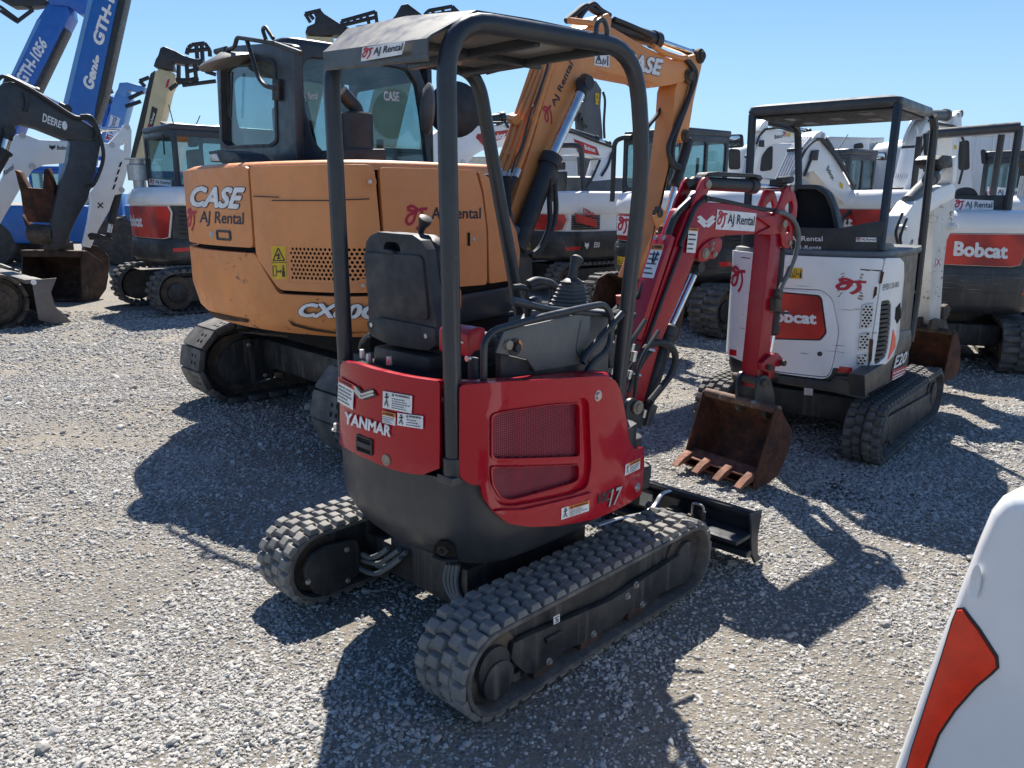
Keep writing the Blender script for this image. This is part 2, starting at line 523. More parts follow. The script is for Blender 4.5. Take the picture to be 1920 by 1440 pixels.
M = {}
M['red'] = paint("red_paint", (0.40, 0.003, 0.016), .30, dust=.006, vary=.04, coat=.55, up=.5, spec=.12, bmp=.012)
M['redboom'] = paint("red_boom_paint", (0.36, 0.004, 0.017), .32, dust=.025, chips=.12, vary=.1, up=.4)
M['mesh_red'] = simple("red_wire_mesh", (0.26, 0.022, 0.05), .45, .2)
M['skirt'] = paint("charcoal_paint", (0.027, 0.031, 0.039), .38, dust=.05, vary=.15, streak=.05)
M['frame'] = paint("black_frame_paint", (0.022, 0.027, 0.035), .34, dust=.05, vary=.1, chips=.05, chip=(.25, .2, .17))
M['canopy'] = paint("canopy_grey_paint", (0.042, 0.045, 0.051), .36, dust=.16, up=.95, vary=.15)  # heavy dust on upward faces also paints in the sunlit slope's brightness
M['under'] = paint("undercarriage_black", (0.018, 0.020, 0.023), .5, dust=.16, streak=.3, chips=.1, chip=(.13, .07, .05))
M['plastic'] = paint("black_plastic", (0.020, 0.022, 0.026), .5, dust=.08, vary=.1)
M['seat'] = paint("seat_shell_plastic", (0.036, 0.039, 0.043), .6, dust=.07, vary=.1, bmp=.12)
M['greyplastic'] = paint("grey_plastic", (0.12, 0.125, 0.125), .5, dust=.15)
M['dark'] = simple("dark_void", (0.012, 0.012, 0.013), .8, 0, .2)
M['rubber'] = rubber("track_rubber")
M['rubber2'] = rubber("dusty_track_rubber", (0.050, 0.049, 0.049), .6)
M['steel'] = simple("zinc_steel", (0.55, 0.54, 0.52), .35, .85)
M['chrome'] = simple("chrome_rod", (0.72, 0.72, 0.72), .13, 1.0)
M['castiron'] = rusty("muddy_steel", (0.05, 0.042, 0.036), (0.15, 0.115, 0.085), (.3, .28, .25), .1)
M['rust'] = rusty("bucket_rust", (0.040, 0.018, 0.012), (0.16, 0.055, 0.026), (.5, .5, .5), .12)
M['tooth'] = rusty("tooth_rust", (0.14, 0.055, 0.032), (0.32, 0.14, 0.085), (.3, .2, .15), .0)
M['rustdark'] = rusty("dark_bucket_rust", (0.035, 0.022, 0.018), (0.11, 0.060, 0.042), (.3, .28, .26), .1)
M['hose'] = simple("hydraulic_hose", (0.025, 0.026, 0.028), .5)
M['hosegrey'] = ribbed_hose("braided_hose", (0.13, 0.145, 0.15))
M['orange'] = paint("faded_orange_paint", (0.74, 0.285, 0.095), .48, dust=.10, chips=.10, chip=(0.13, 0.055, 0.035), vary=.08, up=.3, streak=.08)
M['orangeboom'] = paint("orange_boom_paint", (0.74, 0.285, 0.085), .42, dust=.12, chips=.10, chip=(0.15, 0.06, 0.035), vary=.08)
M['orangelow'] = paint("scuffed_orange_paint", (0.74, 0.275, 0.080), .5, dust=.20, chips=.62, chip=(0.12, 0.05, 0.035), vary=.1, streak=.1)
M['cab'] = paint("cab_grey_paint", (0.030, 0.036, 0.048), .34, dust=.08)
M['white'] = paint("white_paint", (0.84, 0.84, 0.83), .34, dust=.10, chips=.06, chip=(.16, .10, .07), vary=.04, coat=.2)
M['whiteclean'] = paint("clean_white_paint", (0.80, 0.80, 0.80), .20, dust=.03, vary=.02, coat=.5)
M['whiteworn'] = paint("worn_white_paint", (0.68, 0.66, 0.61), .5, dust=.3, chips=.75, chip=(.12, .075, .05), vary=.06, streak=.2)
M['bdark'] = paint("bobcat_charcoal", (0.024, 0.026, 0.030), .38, dust=.12, chips=.25, chip=(.28, .25, .22), streak=.12)
M['bred'] = gradient_red("red_decal")
M['flat_red'] = simple("red_reflector", (0.62, 0.012, 0.02), .25)
M['red_org'] = simple("orange_red_reflector", (0.90, 0.042, 0.010), .3)
M['glass'] = glass("cab_glass")
M['mirror'] = simple("mirror_glass", (0.75, 0.75, 0.75), .04, 1.0)
M['p_white'] = simple("print_white", (0.80, 0.80, 0.80), .5)
M['p_black'] = simple("print_black", (0.018, 0.019, 0.022), .5)
M['p_navy'] = simple("print_navy", (0.020, 0.024, 0.045), .5)
M['p_red'] = simple("print_red", (0.48, 0.018, 0.045), .5)
M['p_yellow'] = simple("print_yellow", (0.75, 0.47, 0.02), .5)
M['p_orange'] = simple("print_orange", (0.78, 0.26, 0.05), .5)
M['p_silver'] = simple("print_silver", (0.55, 0.55, 0.55), .35, .4)
M['blue'] = paint("blue_paint", (0.012, 0.125, 0.44), .38, dust=.08, vary=.07)
M['bluepale'] = paint("pale_blue_paint", (0.12, 0.30, 0.58), .4, dust=.08, vary=.07)
M['cream'] = paint("cream_paint", (0.60, 0.50, 0.30), .42, dust=.1)
M['deere'] = paint("deere_charcoal", (0.036, 0.042, 0.050), .38, dust=.12)
M['volvo'] = paint("volvo_grey", (0.10, 0.105, 0.11), .45, dust=.15)
M['bladegrey'] = paint("worn_blade_grey", (0.13, 0.12, 0.115), .5, dust=.35, chips=.5, chip=(.16, .10, .07))
M['truckwhite'] = paint("truck_white", (0.72, 0.73, 0.74), .4, dust=.06, vary=.03)
M['sealed'] = simple("canopy_liner", (0.20, 0.19, 0.18), .28, .3)
M['redlever'] = simple("red_grip", (0.42, 0.07, 0.05), .5)
M['tan'] = simple("tan_pad", (0.30, 0.25, 0.19), .55)
M['lugs'] = rubber("dusty_tread", (0.15, 0.145, 0.138), .8)
M['worn_bar'] = rusty("worn_bar", (0.10, 0.06, 0.045), (0.28, 0.17, 0.12), (.55, .55, .55), .75)
M['tyre'] = rubber("tyre_rubber", (0.022, 0.022, 0.023), .3)
# ------------------------------------------------------------------ the yard
def vnoise(x, y, s, seed):
    r = np.random.default_rng(seed); G = r.random((64, 64))
    x = np.asarray(x, float) / s; y = np.asarray(y, float) / s
    i = np.floor(x).astype(int); j = np.floor(y).astype(int); fx = x - i; fy = y - j
    fx = fx * fx * (3 - 2 * fx); fy = fy * fy * (3 - 2 * fy)
    g = lambda a, b: G[a % 64, b % 64]
    return (g(i, j) * (1 - fx) + g(i + 1, j) * fx) * (1 - fy) + (g(i, j + 1) * (1 - fx) + g(i + 1, j + 1) * fx) * fy
def cover(x, y):
    """0 bare dusty hardpan .. 1 loose stones"""
    x = np.asarray(x); y = np.asarray(y)
    a, b = x * .70 + y * .71, -x * .71 + y * .70           # ruts follow the direction the machines drive
    n = .34 * vnoise(x, y, 1.1, 1) + .26 * vnoise(a * .22, b, .42, 9) + .25 * vnoise(x, y, .33, 2) + .15 * vnoise(x, y, .12, 3)
    return np.clip((n - .37) / .30, 0, 1)
def height(x, y):
    e = np.clip((14 - y) / 4, 0, 1) * np.clip((np.asarray(y) + 2) / 1, 0, 1)
    return e * (.020 * (vnoise(x, y, .55, 5) - .6) + .012 * (cover(x, y) - .6))

def make_ground():
    m, nt, b = _mat("gravel_ground")
    co = N(nt, "ShaderNodeTexCoord").outputs["Object"]
    dirt = mixc(nt, ramp(nt, noise(nt, co, 1.1, 6, .6), .35, .65), (0.36, 0.312, 0.245), (0.275, 0.248, 0.208))
    dirt = mixc(nt, ramp(nt, noise(nt, co, 150, 8, .8), .42, .62), dirt, (0.19, 0.172, 0.148))
    vor = N(nt, "ShaderNodeTexVoronoi"); vor.inputs["Scale"].default_value = 58; nt.links.new(co, vor.inputs["Vector"])
    vb = N(nt, "ShaderNodeTexVoronoi"); vb.inputs["Scale"].default_value = 27; nt.links.new(co, vb.inputs["Vector"])
    sepc = N(nt, "ShaderNodeSeparateColor"); nt.links.new(vor.outputs["Color"], sepc.inputs[0])
    stone = mixc(nt, sepc.outputs[0], (0.15, 0.154, 0.157), (0.56, 0.545, 0.52))
    msk = math_(nt, 'MULTIPLY', ramp(nt, vor.outputs["Distance"], .28, .62, 1, 0), ramp(nt, noise(nt, co, 1.6, 6, .65), .30, .56))
    c = mixc(nt, msk, dirt, stone)
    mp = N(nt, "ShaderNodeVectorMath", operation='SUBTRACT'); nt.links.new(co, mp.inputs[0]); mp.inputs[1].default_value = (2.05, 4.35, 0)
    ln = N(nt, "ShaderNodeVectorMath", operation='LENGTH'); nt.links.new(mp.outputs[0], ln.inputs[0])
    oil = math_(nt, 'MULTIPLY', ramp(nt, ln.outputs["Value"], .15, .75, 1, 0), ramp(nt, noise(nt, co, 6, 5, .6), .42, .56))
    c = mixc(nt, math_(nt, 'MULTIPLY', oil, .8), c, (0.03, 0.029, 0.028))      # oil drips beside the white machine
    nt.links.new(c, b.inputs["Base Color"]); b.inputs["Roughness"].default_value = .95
    b.inputs["Specular IOR Level"].default_value = .2
    h = math_(nt, 'ADD', math_(nt, 'MULTIPLY', ramp(nt, vor.outputs["Distance"], 0, .6, 1, 0), msk), math_(nt, 'MULTIPLY', ramp(nt, vb.outputs["Distance"], 0, .7, 1, 0), .5))
    bump(nt, b, math_(nt, 'ADD', h, math_(nt, 'MULTIPLY', noise(nt, co, 170, 6, .75), .8)), 1.0, .013)
    xs = np.concatenate([[-900, -300, -120, -60, -35, -22, -15, -11], np.arange(-8, 8.01, .10), [11, 15, 22, 35, 60, 120, 300, 900]])
    ys = np.concatenate([[-300, -80, -30, -12, -6, -3], np.arange(-1, 12.01, .10), [13, 14, 16, 20, 28, 40, 70, 130, 300, 1500]])
    X, Y = np.meshgrid(xs, ys, indexing='ij'); Z = height(X, Y)
    nx, ny = len(xs), len(ys)
    me = bpy.data.meshes.new("gravel_yard")
    V = np.stack([X.ravel(), Y.ravel(), Z.ravel()], 1)
    I = (np.arange(nx - 1)[:, None] * ny + np.arange(ny - 1)[None, :]).ravel()
    Fq = np.stack([I, I + ny, I + ny + 1, I + 1], 1)
    me.from_pydata(V.tolist(), [], Fq.tolist()); me.polygons.foreach_set("use_smooth", [True] * len(me.polygons))
    me.materials.append(m)
    o = bpy.data.objects.new("gravel_yard", me); COL.objects.link(o); o["kind"] = "structure"
    o["label"] = "pale grey gravel yard surface"

def make_stones():
    P = []; 
    for (y0, y1, dens, s0) in ((.9, 3.0, 14000, .0052), (3.0, 5.0, 8500, .0060), (5.0, 7.6, 4200, .0076), (7.6, 12.0, 1500, .0105)):
        w0, w1 = -.75 * y1 - .7, .75 * y1 + .7
        n = int((w1 - w0) * (y1 - y0) * dens)
        x = RNG.uniform(w0, w1, n); y = RNG.uniform(y0, y1, n)
        k = (np.abs(x) < .72 * y + .6) & (RNG.random(n) < .12 + .88 * cover(x, y))
        x, y = x[k], y[k]
        s = s0 * np.exp(RNG.normal(0, .36, len(x))); big = RNG.random(len(x)) < .010; s[big] *= RNG.uniform(1.5, 2.3, big.sum())
        P.append(np.stack([x, y, height(x, y) + s * .10, s], 1))
    P = np.concatenate(P); n = len(P)
    me = bpy.data.meshes.new("loose_gravel"); me.vertices.add(n); me.vertices.foreach_set("co", P[:, :3].ravel())
    sc = np.stack([P[:, 3] * RNG.uniform(.8, 1.35, n), P[:, 3] * RNG.uniform(.7, 1.1, n), P[:, 3] * RNG.uniform(.42, .80, n)], 1)
    rot = np.stack([RNG.normal(0, .35, n), RNG.normal(0, .35, n), RNG.uniform(0, 6.28, n)], 1)
    tone = RNG.beta(2.3, 1.6, n)
    for nm, arr in (("ssize", sc), ("srot", rot)):
        a = me.attributes.new(nm, 'FLOAT_VECTOR', 'POINT'); a.data.foreach_set("vector", arr.ravel())
    a = me.attributes.new("tone", 'FLOAT', 'POINT'); a.data.foreach_set("value", tone)
    o = bpy.data.objects.new("loose_gravel", me); COL.objects.link(o)
    o["kind"] = "stuff"; o["label"] = "loose grey gravel stones scattered over the yard"
    m, nt, b = _mat("gravel_stone")
    at = N(nt, "ShaderNodeAttribute", attribute_type='INSTANCER', attribute_name="tone")
    co = N(nt, "ShaderNodeTexCoord").outputs["Object"]
    c = mixc(nt, at.outputs["Fac"], (0.15, 0.152, 0.152), (0.57, 0.552, 0.52))
    c = mixc(nt, ramp(nt, noise(nt, co, 1.6, 5, .6), .35, .7, 0, .5), c, (0.34, 0.305, 0.255))
    nt.links.new(c, b.inputs["Base Color"]); b.inputs["Roughness"].default_value = .9; b.inputs["Specular IOR Level"].default_value = .25
    ng = bpy.data.node_groups.new("stones", 'GeometryNodeTree')
    ng.interface.new_socket("Geometry", in_out='INPUT', socket_type='NodeSocketGeometry')
    ng.interface.new_socket("Geometry", in_out='OUTPUT', socket_type='NodeSocketGeometry')
    gi = ng.nodes.new("NodeGroupInput"); go = ng.nodes.new("NodeGroupOutput")
    jn = ng.nodes.new("GeometryNodeJoinGeometry")
    for k in range(3):
        ico = ng.nodes.new("GeometryNodeMeshIcoSphere"); ico.inputs["Radius"].default_value = 1; ico.inputs["Subdivisions"].default_value = 2
        sp = ng.nodes.new("GeometryNodeSetPosition")
        nz = ng.nodes.new("ShaderNodeTexNoise"); nz.noise_dimensions = '4D'; nz.inputs["W"].default_value = 3.7 * k + 1; nz.inputs["Scale"].default_value = .9; nz.inputs["Detail"].default_value = 1
        vm = ng.nodes.new("ShaderNodeVectorMath"); vm.operation = 'SUBTRACT'; vm.inputs[1].default_value = (.5, .5, .5)
        vs = ng.nodes.new("ShaderNodeVectorMath"); vs.operation = 'SCALE'; vs.inputs["Scale"].default_value = 1.7
        ng.links.new(nz.outputs["Color"], vm.inputs[0]); ng.links.new(vm.outputs[0], vs.inputs[0])
        ng.links.new(ico.outputs[0], sp.inputs[0]); ng.links.new(vs.outputs[0], sp.inputs["Offset"])
        sm = ng.nodes.new("GeometryNodeSetMaterial"); sm.inputs["Material"].default_value = m
        ng.links.new(sp.outputs[0], sm.inputs[0])
        gti = ng.nodes.new("GeometryNodeGeometryToInstance"); ng.links.new(sm.outputs[0], gti.inputs[0]); ng.links.new(gti.outputs[0], jn.inputs[0])
    iop = ng.nodes.new("GeometryNodeInstanceOnPoints"); iop.inputs["Pick Instance"].default_value = True
    m2p = ng.nodes.new("GeometryNodeMeshToPoints")
    ng.links.new(gi.outputs[0], m2p.inputs[0]); ng.links.new(m2p.outputs[0], iop.inputs["Points"])
    ng.links.new(jn.outputs[0], iop.inputs["Instance"])
    def attr(nm):
        n_ = ng.nodes.new("GeometryNodeInputNamedAttribute"); n_.data_type = 'FLOAT_VECTOR'; n_.inputs[0].default_value = nm; return n_.outputs[0]
    e2r = ng.nodes.new("FunctionNodeEulerToRotation"); ng.links.new(attr("srot"), e2r.inputs[0])
    ng.links.new(e2r.outputs[0], iop.inputs["Rotation"]); ng.links.new(attr("ssize"), iop.inputs["Scale"])
    ng.links.new(iop.outputs[0], go.inputs[0])
    md = o.modifiers.new("stones", 'NODES'); md.node_group = ng
    me.materials.append(m)
    return n
make_ground()
N_STONES = make_stones()
# ------------------------------------------------------------------ running gear and shared builders
def loop_point(s, xr, xf, R, off):
    """point and outward normal of a track loop (x, z) at arc length s of the radius-R loop, moved in by off"""
    L = xf - xr - 2 * R; T = 2 * L + 2 * pi * R; s = s % T
    if s < L: x, z, nx, nz = xr + R + s, 2 * R, 0, 1
    elif s < L + pi * R:
        a = pi / 2 - (s - L) / R; nx, nz = cos(a), sin(a); x, z = xf - R + R * nx, R + R * nz
    elif s < 2 * L + pi * R: x, z, nx, nz = xf - R - (s - L - pi * R), 0, 0, -1
    else:
        a = -pi / 2 - (s - 2 * L - pi * R) / R; nx, nz = cos(a), sin(a); x, z = xr + R + R * nx, R + R * nz
    return x - nx * off, z - nz * off, nx, nz
def loop_len(xr, xf, R): return 2 * (xf - xr - 2 * R) + 2 * pi * R

def lug_mesh(name, w, px, h, mat, flip=1):
    """one half-width tread lug: two tapered blocks set in echelon; x along the run, y across, z out"""
    mb = MB()
    for (ya, yb, dx) in ((0.02, .47, 0.0), (.53, .99, -.40)):
        a, b = ya * w * flip, yb * w * flip
        k = dx * px; t = .17 * px; q = .045 * w * flip
        mb.add([(k - px / 2, a, -.004), (k + px / 2, a, -.004), (k + px / 2, b, -.004), (k - px / 2, b, -.004),
                (k - px / 2 + t, a + q, h), (k + px / 2 - t, a + q, h), (k + px / 2 - t, b - q, h), (k - px / 2 + t, b - q, h)],
               [(3, 2, 1, 0), (4, 5, 6, 7), (0, 1, 5, 4), (1, 2, 6, 5), (2, 3, 7, 6), (3, 0, 4, 7)])
    mb.add([(-px * .5, .4 * w * flip, -.004), (px * .42, .4 * w * flip, -.004), (px * .15, .6 * w * flip, -.004), (-px * .8, .6 * w * flip, -.004),
            (-px * .2, .4 * w * flip, h * .72), (px * .16, .4 * w * flip, h * .72), (-px * .1, .6 * w * flip, h * .72), (-px * .5, .6 * w * flip, h * .72)],
           [(3, 2, 1, 0), (4, 5, 6, 7), (0, 1, 5, 4), (1, 2, 6, 5), (2, 3, 7, 6), (3, 0, 4, 7)])
    o = mb.build(name, mat, None, bevel=h * .12, seg=1, smooth=20)
    me = o.data; bpy.data.objects.remove(o); return me

def track(root, F, xr, xf, R, y0, y1, pitch=.075, lug_h=.024, mat=None, singles=True, thick=.022, name="rubber_track", lugmat=None):
    mat = mat or M['rubber']
    T = loop_len(xr, xf, R); n = 96
    mb = MB(F); o_, i_ = lug_h, lug_h + thick
    prof = [(y0, o_ + .004), (y0 + .012, o_), (y1 - .012, o_), (y1, o_ + .004), (y1, i_ - .004), (y1 - .02, i_), (y0 + .02, i_), (y0, i_ - .004)]
    rings = []
    for k in range(n):
        s = T * k / n; ring = []
        for y, off in prof:
            x, z, _, _ = loop_point(s, xr, xf, R, off); ring.append((x, y, z))
        rings.append(ring)
    rings.append(rings[0]); mb.loft(rings, caps=False)
    # drive blocks inside the belt
    ym = (y0 + y1) / 2; m = int(T / (pitch * .9))
    for k in range(m):
        s = T * (k + .5) / m; x, z, nx, nz = loop_point(s, xr, xf, R, i_ + .012)
        tx, tz = nz, -nx
        for ya in (-.055, .025):
            vs = []
            for dn in (-.018, .016):
                for (dt, dy) in ((-.018, ya), (.018, ya), (.018, ya + .03), (-.018, ya + .03)):
                    vs.append((x + tx * dt + nx * dn, ym + dy, z + tz * dt + nz * dn))
            mb.add(vs, [(0, 1, 2, 3), (7, 6, 5, 4), (0, 4, 5, 1), (1, 5, 6, 2), (2, 6, 7, 3), (3, 7, 4, 0)])
    belt = mb.build(name, mat, root, smooth=30)
    w = (y1 - y0) / 2; k_n = int(round(T / pitch))
    if singles:
        for col, flip in ((0, -1), (1, 1)):
            me = lug_mesh("tread_lug", w - .004, pitch * .84, lug_h, lugmat or mat, flip)
            for k in range(k_n):
                s = T * (k + .5 * col) / k_n
                x, z, nx, nz = loop_point(s, xr, xf, R, lug_h)
                Mx = Matrix(((nz, 0, nx, x), (0, 1, 0, ym), (-nx, 0, nz, z), (0, 0, 0, 1)))
                inst("tread_lug", me, belt, INV[root.name] @ F.M @ Mx)
    else:
        mb = MB(F)
        for col, flip in ((0, -1), (1, 1)):
            for k in range(k_n):
                s = T * (k + .5 * col) / k_n
                x, z, nx, nz = loop_point(s, xr, xf, R, lug_h)
                px = pitch * .36
                vs = []
                for (dn, q) in ((-.004, 1.0), (lug_h, .55)):
                    for (dt, dy) in ((-px, .02), (px, .02), (px * .7, .98), (-px * 1.3, .98)):
                        vs.append((x + nz * dt * q + nx * dn, ym + dy * w * flip, z - nx * dt * q + nz * dn))
                mb.add(vs, [(3, 2, 1, 0), (4, 5, 6, 7), (0, 1, 5, 4), (1, 2, 6, 5), (2, 3, 7, 6), (3, 0, 4, 7)])
        lg = mb.build("tread_lugs", mat, belt, smooth=25); lg["kind"] = "stuff"
    return belt

def track_inside(root, F, xr, xf, R, y0, y1, side, mat=None):
    """track frame, end wheels and rollers of one track; side = outward y sign"""
    mat = mat or M['under']; ym = (y0 + y1) / 2; w = (y1 - y0)
    mb = MB(F); mb.box(xr + R * 1.15, xf - R * 1.2, ym - w * .26, ym + w * .26, R * .55, R * 1.62)
    fr = mb.build("track_frame", mat, root, bevel=.012)
    for x, r, nm in ((xr + R, R * .70, "sprocket"), (xf - R, R * .72, "idler")):
        mb = MB(F); mb.lathe((x, ym - w * .30, R), (0, 1, 0), [(0, r * .55), (.0, r), (w * .12, r), (w * .14, r * .8), (w * .46, r * .8), (w * .48, r), (w * .6, r), (w * .6, r * .55)], 24)
        wh = mb.build(nm, M['castiron'], root)
        mb = MB(F); mb.lathe((x, ym + side * w * .30, R), (0, side, 0), [(0, r * .62), (w * .07, r * .60), (w * .09, r * .5)], 22); mb.build("hub", mat, wh)
    k = max(2, int((xf - xr - 3 * R) / (R * 1.5)))
    for i in range(k):
        x = xr + 2.0 * R + (xf - xr - 4.0 * R) * (i + .35) / max(1, k - .3)
        mb = MB(F); mb.lathe((x, ym - w * .28, R * .52), (0, 1, 0), [(0, R * .1), (0, R * .30), (w * .56, R * .30), (w * .56, R * .1)], 14)
        mb.build("roller", M['castiron'], root)

def bolt(mb, F, p, n, r=.011, h=.009):
    """hex head with washer, in frame coordinates; n = unit axis in the frame"""
    mb.lathe(p, n, [(0, r * 1.5), (h * .25, r * 1.5), (h * .27, r)], 14) if False else mb.lathe(p, n, [(0, r * 1.45), (h * .3, r * 1.45), (h * .3, r * 1.02), (h, r), (h * 1.02, r * .7)], 6 if False else 12)

def bucket(root, BF, w, side_uv, surf_r, mat, tooth_mat, lip=(0, 1), top=None, nteeth=4, tl=.11, wall=.013, tdir=(-.97, -.24)):
    """open bucket: side_uv is the side profile (x, z in BF) ordered lip -> mouth edge -> top -> back -> floor -> lip; teeth at its first point"""
    yr = -w / 2
    for y, nm in ((yr, -1), (w / 2, 1)):
        mb = MB(BF); mb.prism([(x, y - nm * 0, z) for x, z in side_uv], (0, -nm * wall, 0))
        mb.build("side_plate", mat, root, bevel=.004, seg=1)
    back = smooth_plan(side_uv[top:], 4)
    inner = []
    C = Vector((sum(p[0] for p in side_uv) / len(side_uv), sum(p[1] for p in side_uv) / len(side_uv)))
    for i, p in enumerate(back):
        t = (Vector(back[min(i + 1, len(back) - 1)]) - Vector(back[max(i - 1, 0)])).normalized(); n = Vector((-t.y, t.x))
        if n.dot(C - Vector(p)) < 0: n = -n
        q = Vector(p) + n * wall; inner.append((q.x, q.y))
    mb = MB(BF); a, b = yr + .0005 + wall, w / 2 - .0005 - wall
    mb.loft([[(p[0], y, p[1]) for p in back] + [(p[0], y, p[1]) for p in inner[::-1]] for y in (a, b)])
    mb.build("shell", mat, root, smooth=40)
    # cutting edge and teeth
    L = Vector(side_uv[0]); Lb = Vector(side_uv[-1]); d = Vector(tdir).normalized(); up = Vector((-d.y, d.x))
    if up.y < 0: up = -up
    edge = [L - d * .10, L + d * .008, L + d * .008 + up * .012, L - d * .10 + up * .016]
    mb = MB(BF); mb.prism([(p.x, a, p.y) for p in edge], (0, b - a, 0)); mb.build("cutting_edge", tooth_mat, root, bevel=.003, seg=1)
    for k in range(nteeth):
        y = yr + .035 + (w - .07) * k / (nteeth - 1); tw = min(.027, w * .058)
        P0 = L - d * .07 + up * .016; P1 = L + d * tl * .45 + up * .020; P2 = L + d * tl - up * .004; P3 = L + d * tl * .9 - up * .012; P4 = L + d * .01 - up * .012; P5 = L - d * .06 + up * .004
        P01 = L - d * .02 + up * .034
        pts = [P0, P01, P1, P2, P3, P4, P5]
        mb = MB(BF)
        mb.loft([[(p.x, yy, p.y) for p in pts] for yy in (y - tw, y + tw)])
        mb.build("tooth", tooth_mat, root, bevel=.004, seg=1)

def cylinder(root, F, p0, p1, p2, r, rr, mat=None, rod=None, name="hydraulic_cylinder"):
    """barrel p0->p1, rod p1->p2 (frame coords)"""
    mat = mat or M['plastic']
    P0, P1, P2 = Vector(p0), Vector(p1), Vector(p2); d = (P1 - P0).normalized()
    mb = MB(F); L = (P1 - P0).length
    mb.lathe(p0, d, [(-.02, r * .6), (0, r * .95), (.0, r), (L * .88, r), (L * .88, r * 1.18), (L * .985, r * 1.18), (L, r * .9), (L + .006, rr * 1.3)], 20)
    c = mb.build(name, mat, root)
    mb = MB(F); e = (P2 - P1).normalized(); mb.cyl(P1 - e * .02, P2 - e * r * .6, rr, 14); mb.build("rod", rod or M['chrome'], c)
    mb = MB(F); side = Vector((0, 1, 0)) if abs(e.y) < .9 else Vector((1, 0, 0))
    mb.cyl(P2 - side * r * .7, P2 + side * r * .7, r * .72, 14); mb.cyl(P2 - e * r * 1.3, P2, rr * 1.2, 12); mb.build("rod_eye", mat, c)
    return c

def logo_aj(root, m, dark=None, stack=True, bg=True, text="AJ Rental", red=None, split=(.03, .26, .29, .97), name="sticker"):
    """rental company sticker: swirl emblem and name"""
    p = patch(root, m, M['p_white'], name) if bg else root
    strokes(p, sub_map(m, split[0], .10, split[1], .92), SWIRL, .15, red or M['p_red'])
    lettering(p, sub_map(m, split[2], .16, split[3], .84), text, dark or M['p_navy'], .018)
    return p
def warning(root, m, head=None, head_h=.25, lines=4, pic=.0, bw=False, dark=None, head_text="WARNING"):
    """safety label: white, coloured heading band, small print"""
    p = patch(root, m, M['p_white'], "warning_label")
    x0 = pic + .04 if pic else .05
    patch(p, sub_map(m, pic, 1 - head_h, 1, 1), head or M['p_orange'], "heading", 4, 1)
    lettering(p, sub_map(m, pic + (1 - pic) * .22, 1 - head_h * .8, pic + (1 - pic) * .9, 1 - head_h * .2, .003), head_text, M['p_black'], .02)
    strokes(p, sub_map(m, pic + (1 - pic) * .08, 1 - head_h * .85, pic + (1 - pic) * .18, 1 - head_h * .15, .003), [[(0, .1), (1, .1)], [(1, .1), (.5, .95)], [(.5, .95), (0, .1)]], .25, M['p_black'])
    mb = MB()
    mm = sub_map(m, x0, .06, .95, 1 - head_h - .06, .002)
    for i in range(lines):
        b = 1 - (i + .5) / lines; e = RNG.uniform(.6, 1.0); x = 0
        while x < e:
            w = RNG.uniform(.05, .16); h = .16 / lines
            mb.add([mm(x, b - h), mm(min(e, x + w), b - h), mm(min(e, x + w), b + h), mm(x, b + h)], [(0, 1, 2, 3)], True); x += w + .03
    o = mb.build("small_print", M['p_black'], p, flat=True); o["kind"] = "stuff"
    if pic:
        mp = sub_map(m, .04, .1, pic - .03, .9, .002)
        strokes(p, mp, [[(.5, .95), (.5, .5)], [(.2, .7), (.8, .75)], [(.5, .5), (.2, .1)], [(.5, .5), (.8, .05)], [(.35, .95), (.65, .95)]], .13, M['p_black'], "pictogram")
    return p
def yellow_pair(root, m, vertical=True, both=True):
    """yellow safety label: warning triangle, and a man kept clear of a machine"""
    p = patch(root, m, M['p_yellow'], "safety_label")
    a = (.1, .54, .9, .95) if vertical else (.03, .1, .48, .9)
    b = (.08, .06, .95, .44) if vertical else (.52, .1, .98, .9)
    ma = sub_map(m, *a, .002)
    strokes(p, ma, [[(0, .05), (1, .05)], [(1, .05), (.5, .98)], [(.5, .98), (0, .05)], [(.35, .2), (.65, .2)], [(.5, .2), (.5, .6)], [(.3, .45), (.62, .42)]], .09, M['p_black'], "pictogram")
    mb_ = sub_map(m, *b, .002)
    strokes(p, mb_, [[(0, .1), (.25, .1)], [(.25, .1), (.25, .9)], [(.25, .9), (0, .9)], [(0, .9), (0, .1)], [(.36, .45), (.66, .45)], [(.36, .45), (.44, .55)], [(.36, .45), (.44, .35)], [(.66, .45), (.58, .55)], [(.66, .45), (.58, .35)]], .06, M['p_black'], "pictogram")
    strokes(p, mb_, [[(.82, .95), (.82, .83)], [(.82, .78), (.82, .42)], [(.78, .45), (.78, .0)], [(.87, .45), (.87, .0)]], .13, M['p_black'], "pictogram")
    if vertical: strokes(p, sub_map(m, 0, .48, 1, .52, .002), [[(0, .5), (1, .5)]], .5, M['p_black'], "pictogram")
    return p
def case_word(root, m, body, mat=None, line=None, bold=.045, shear=.15):
    lettering(root, m, body, line or M['p_navy'], bold + .035, shear)
    return lettering(root, sub_map(m, .012, .035, .988, .965, .0022), body, mat or M['p_white'], bold, shear)

# ------------------------------------------------------------------ the red mini excavator
def Z(ox, oy, k):
    return lambda *pts: [(ox + x / k, oy + y / k) for x, y in pts]
Z1 = Z(480, 880, 4); Z2 = Z(760, 960, 3); Z3 = Z(600, 380, 4.8); Z4 = Z(600, 640, 3); Z5 = Z(860, 440, 4); Z6 = Z(1120, 300, 4); Z7 = Z(1140, 640, 3.13)
def uvs(S, pts): return [S.uv(*p) for p in pts]

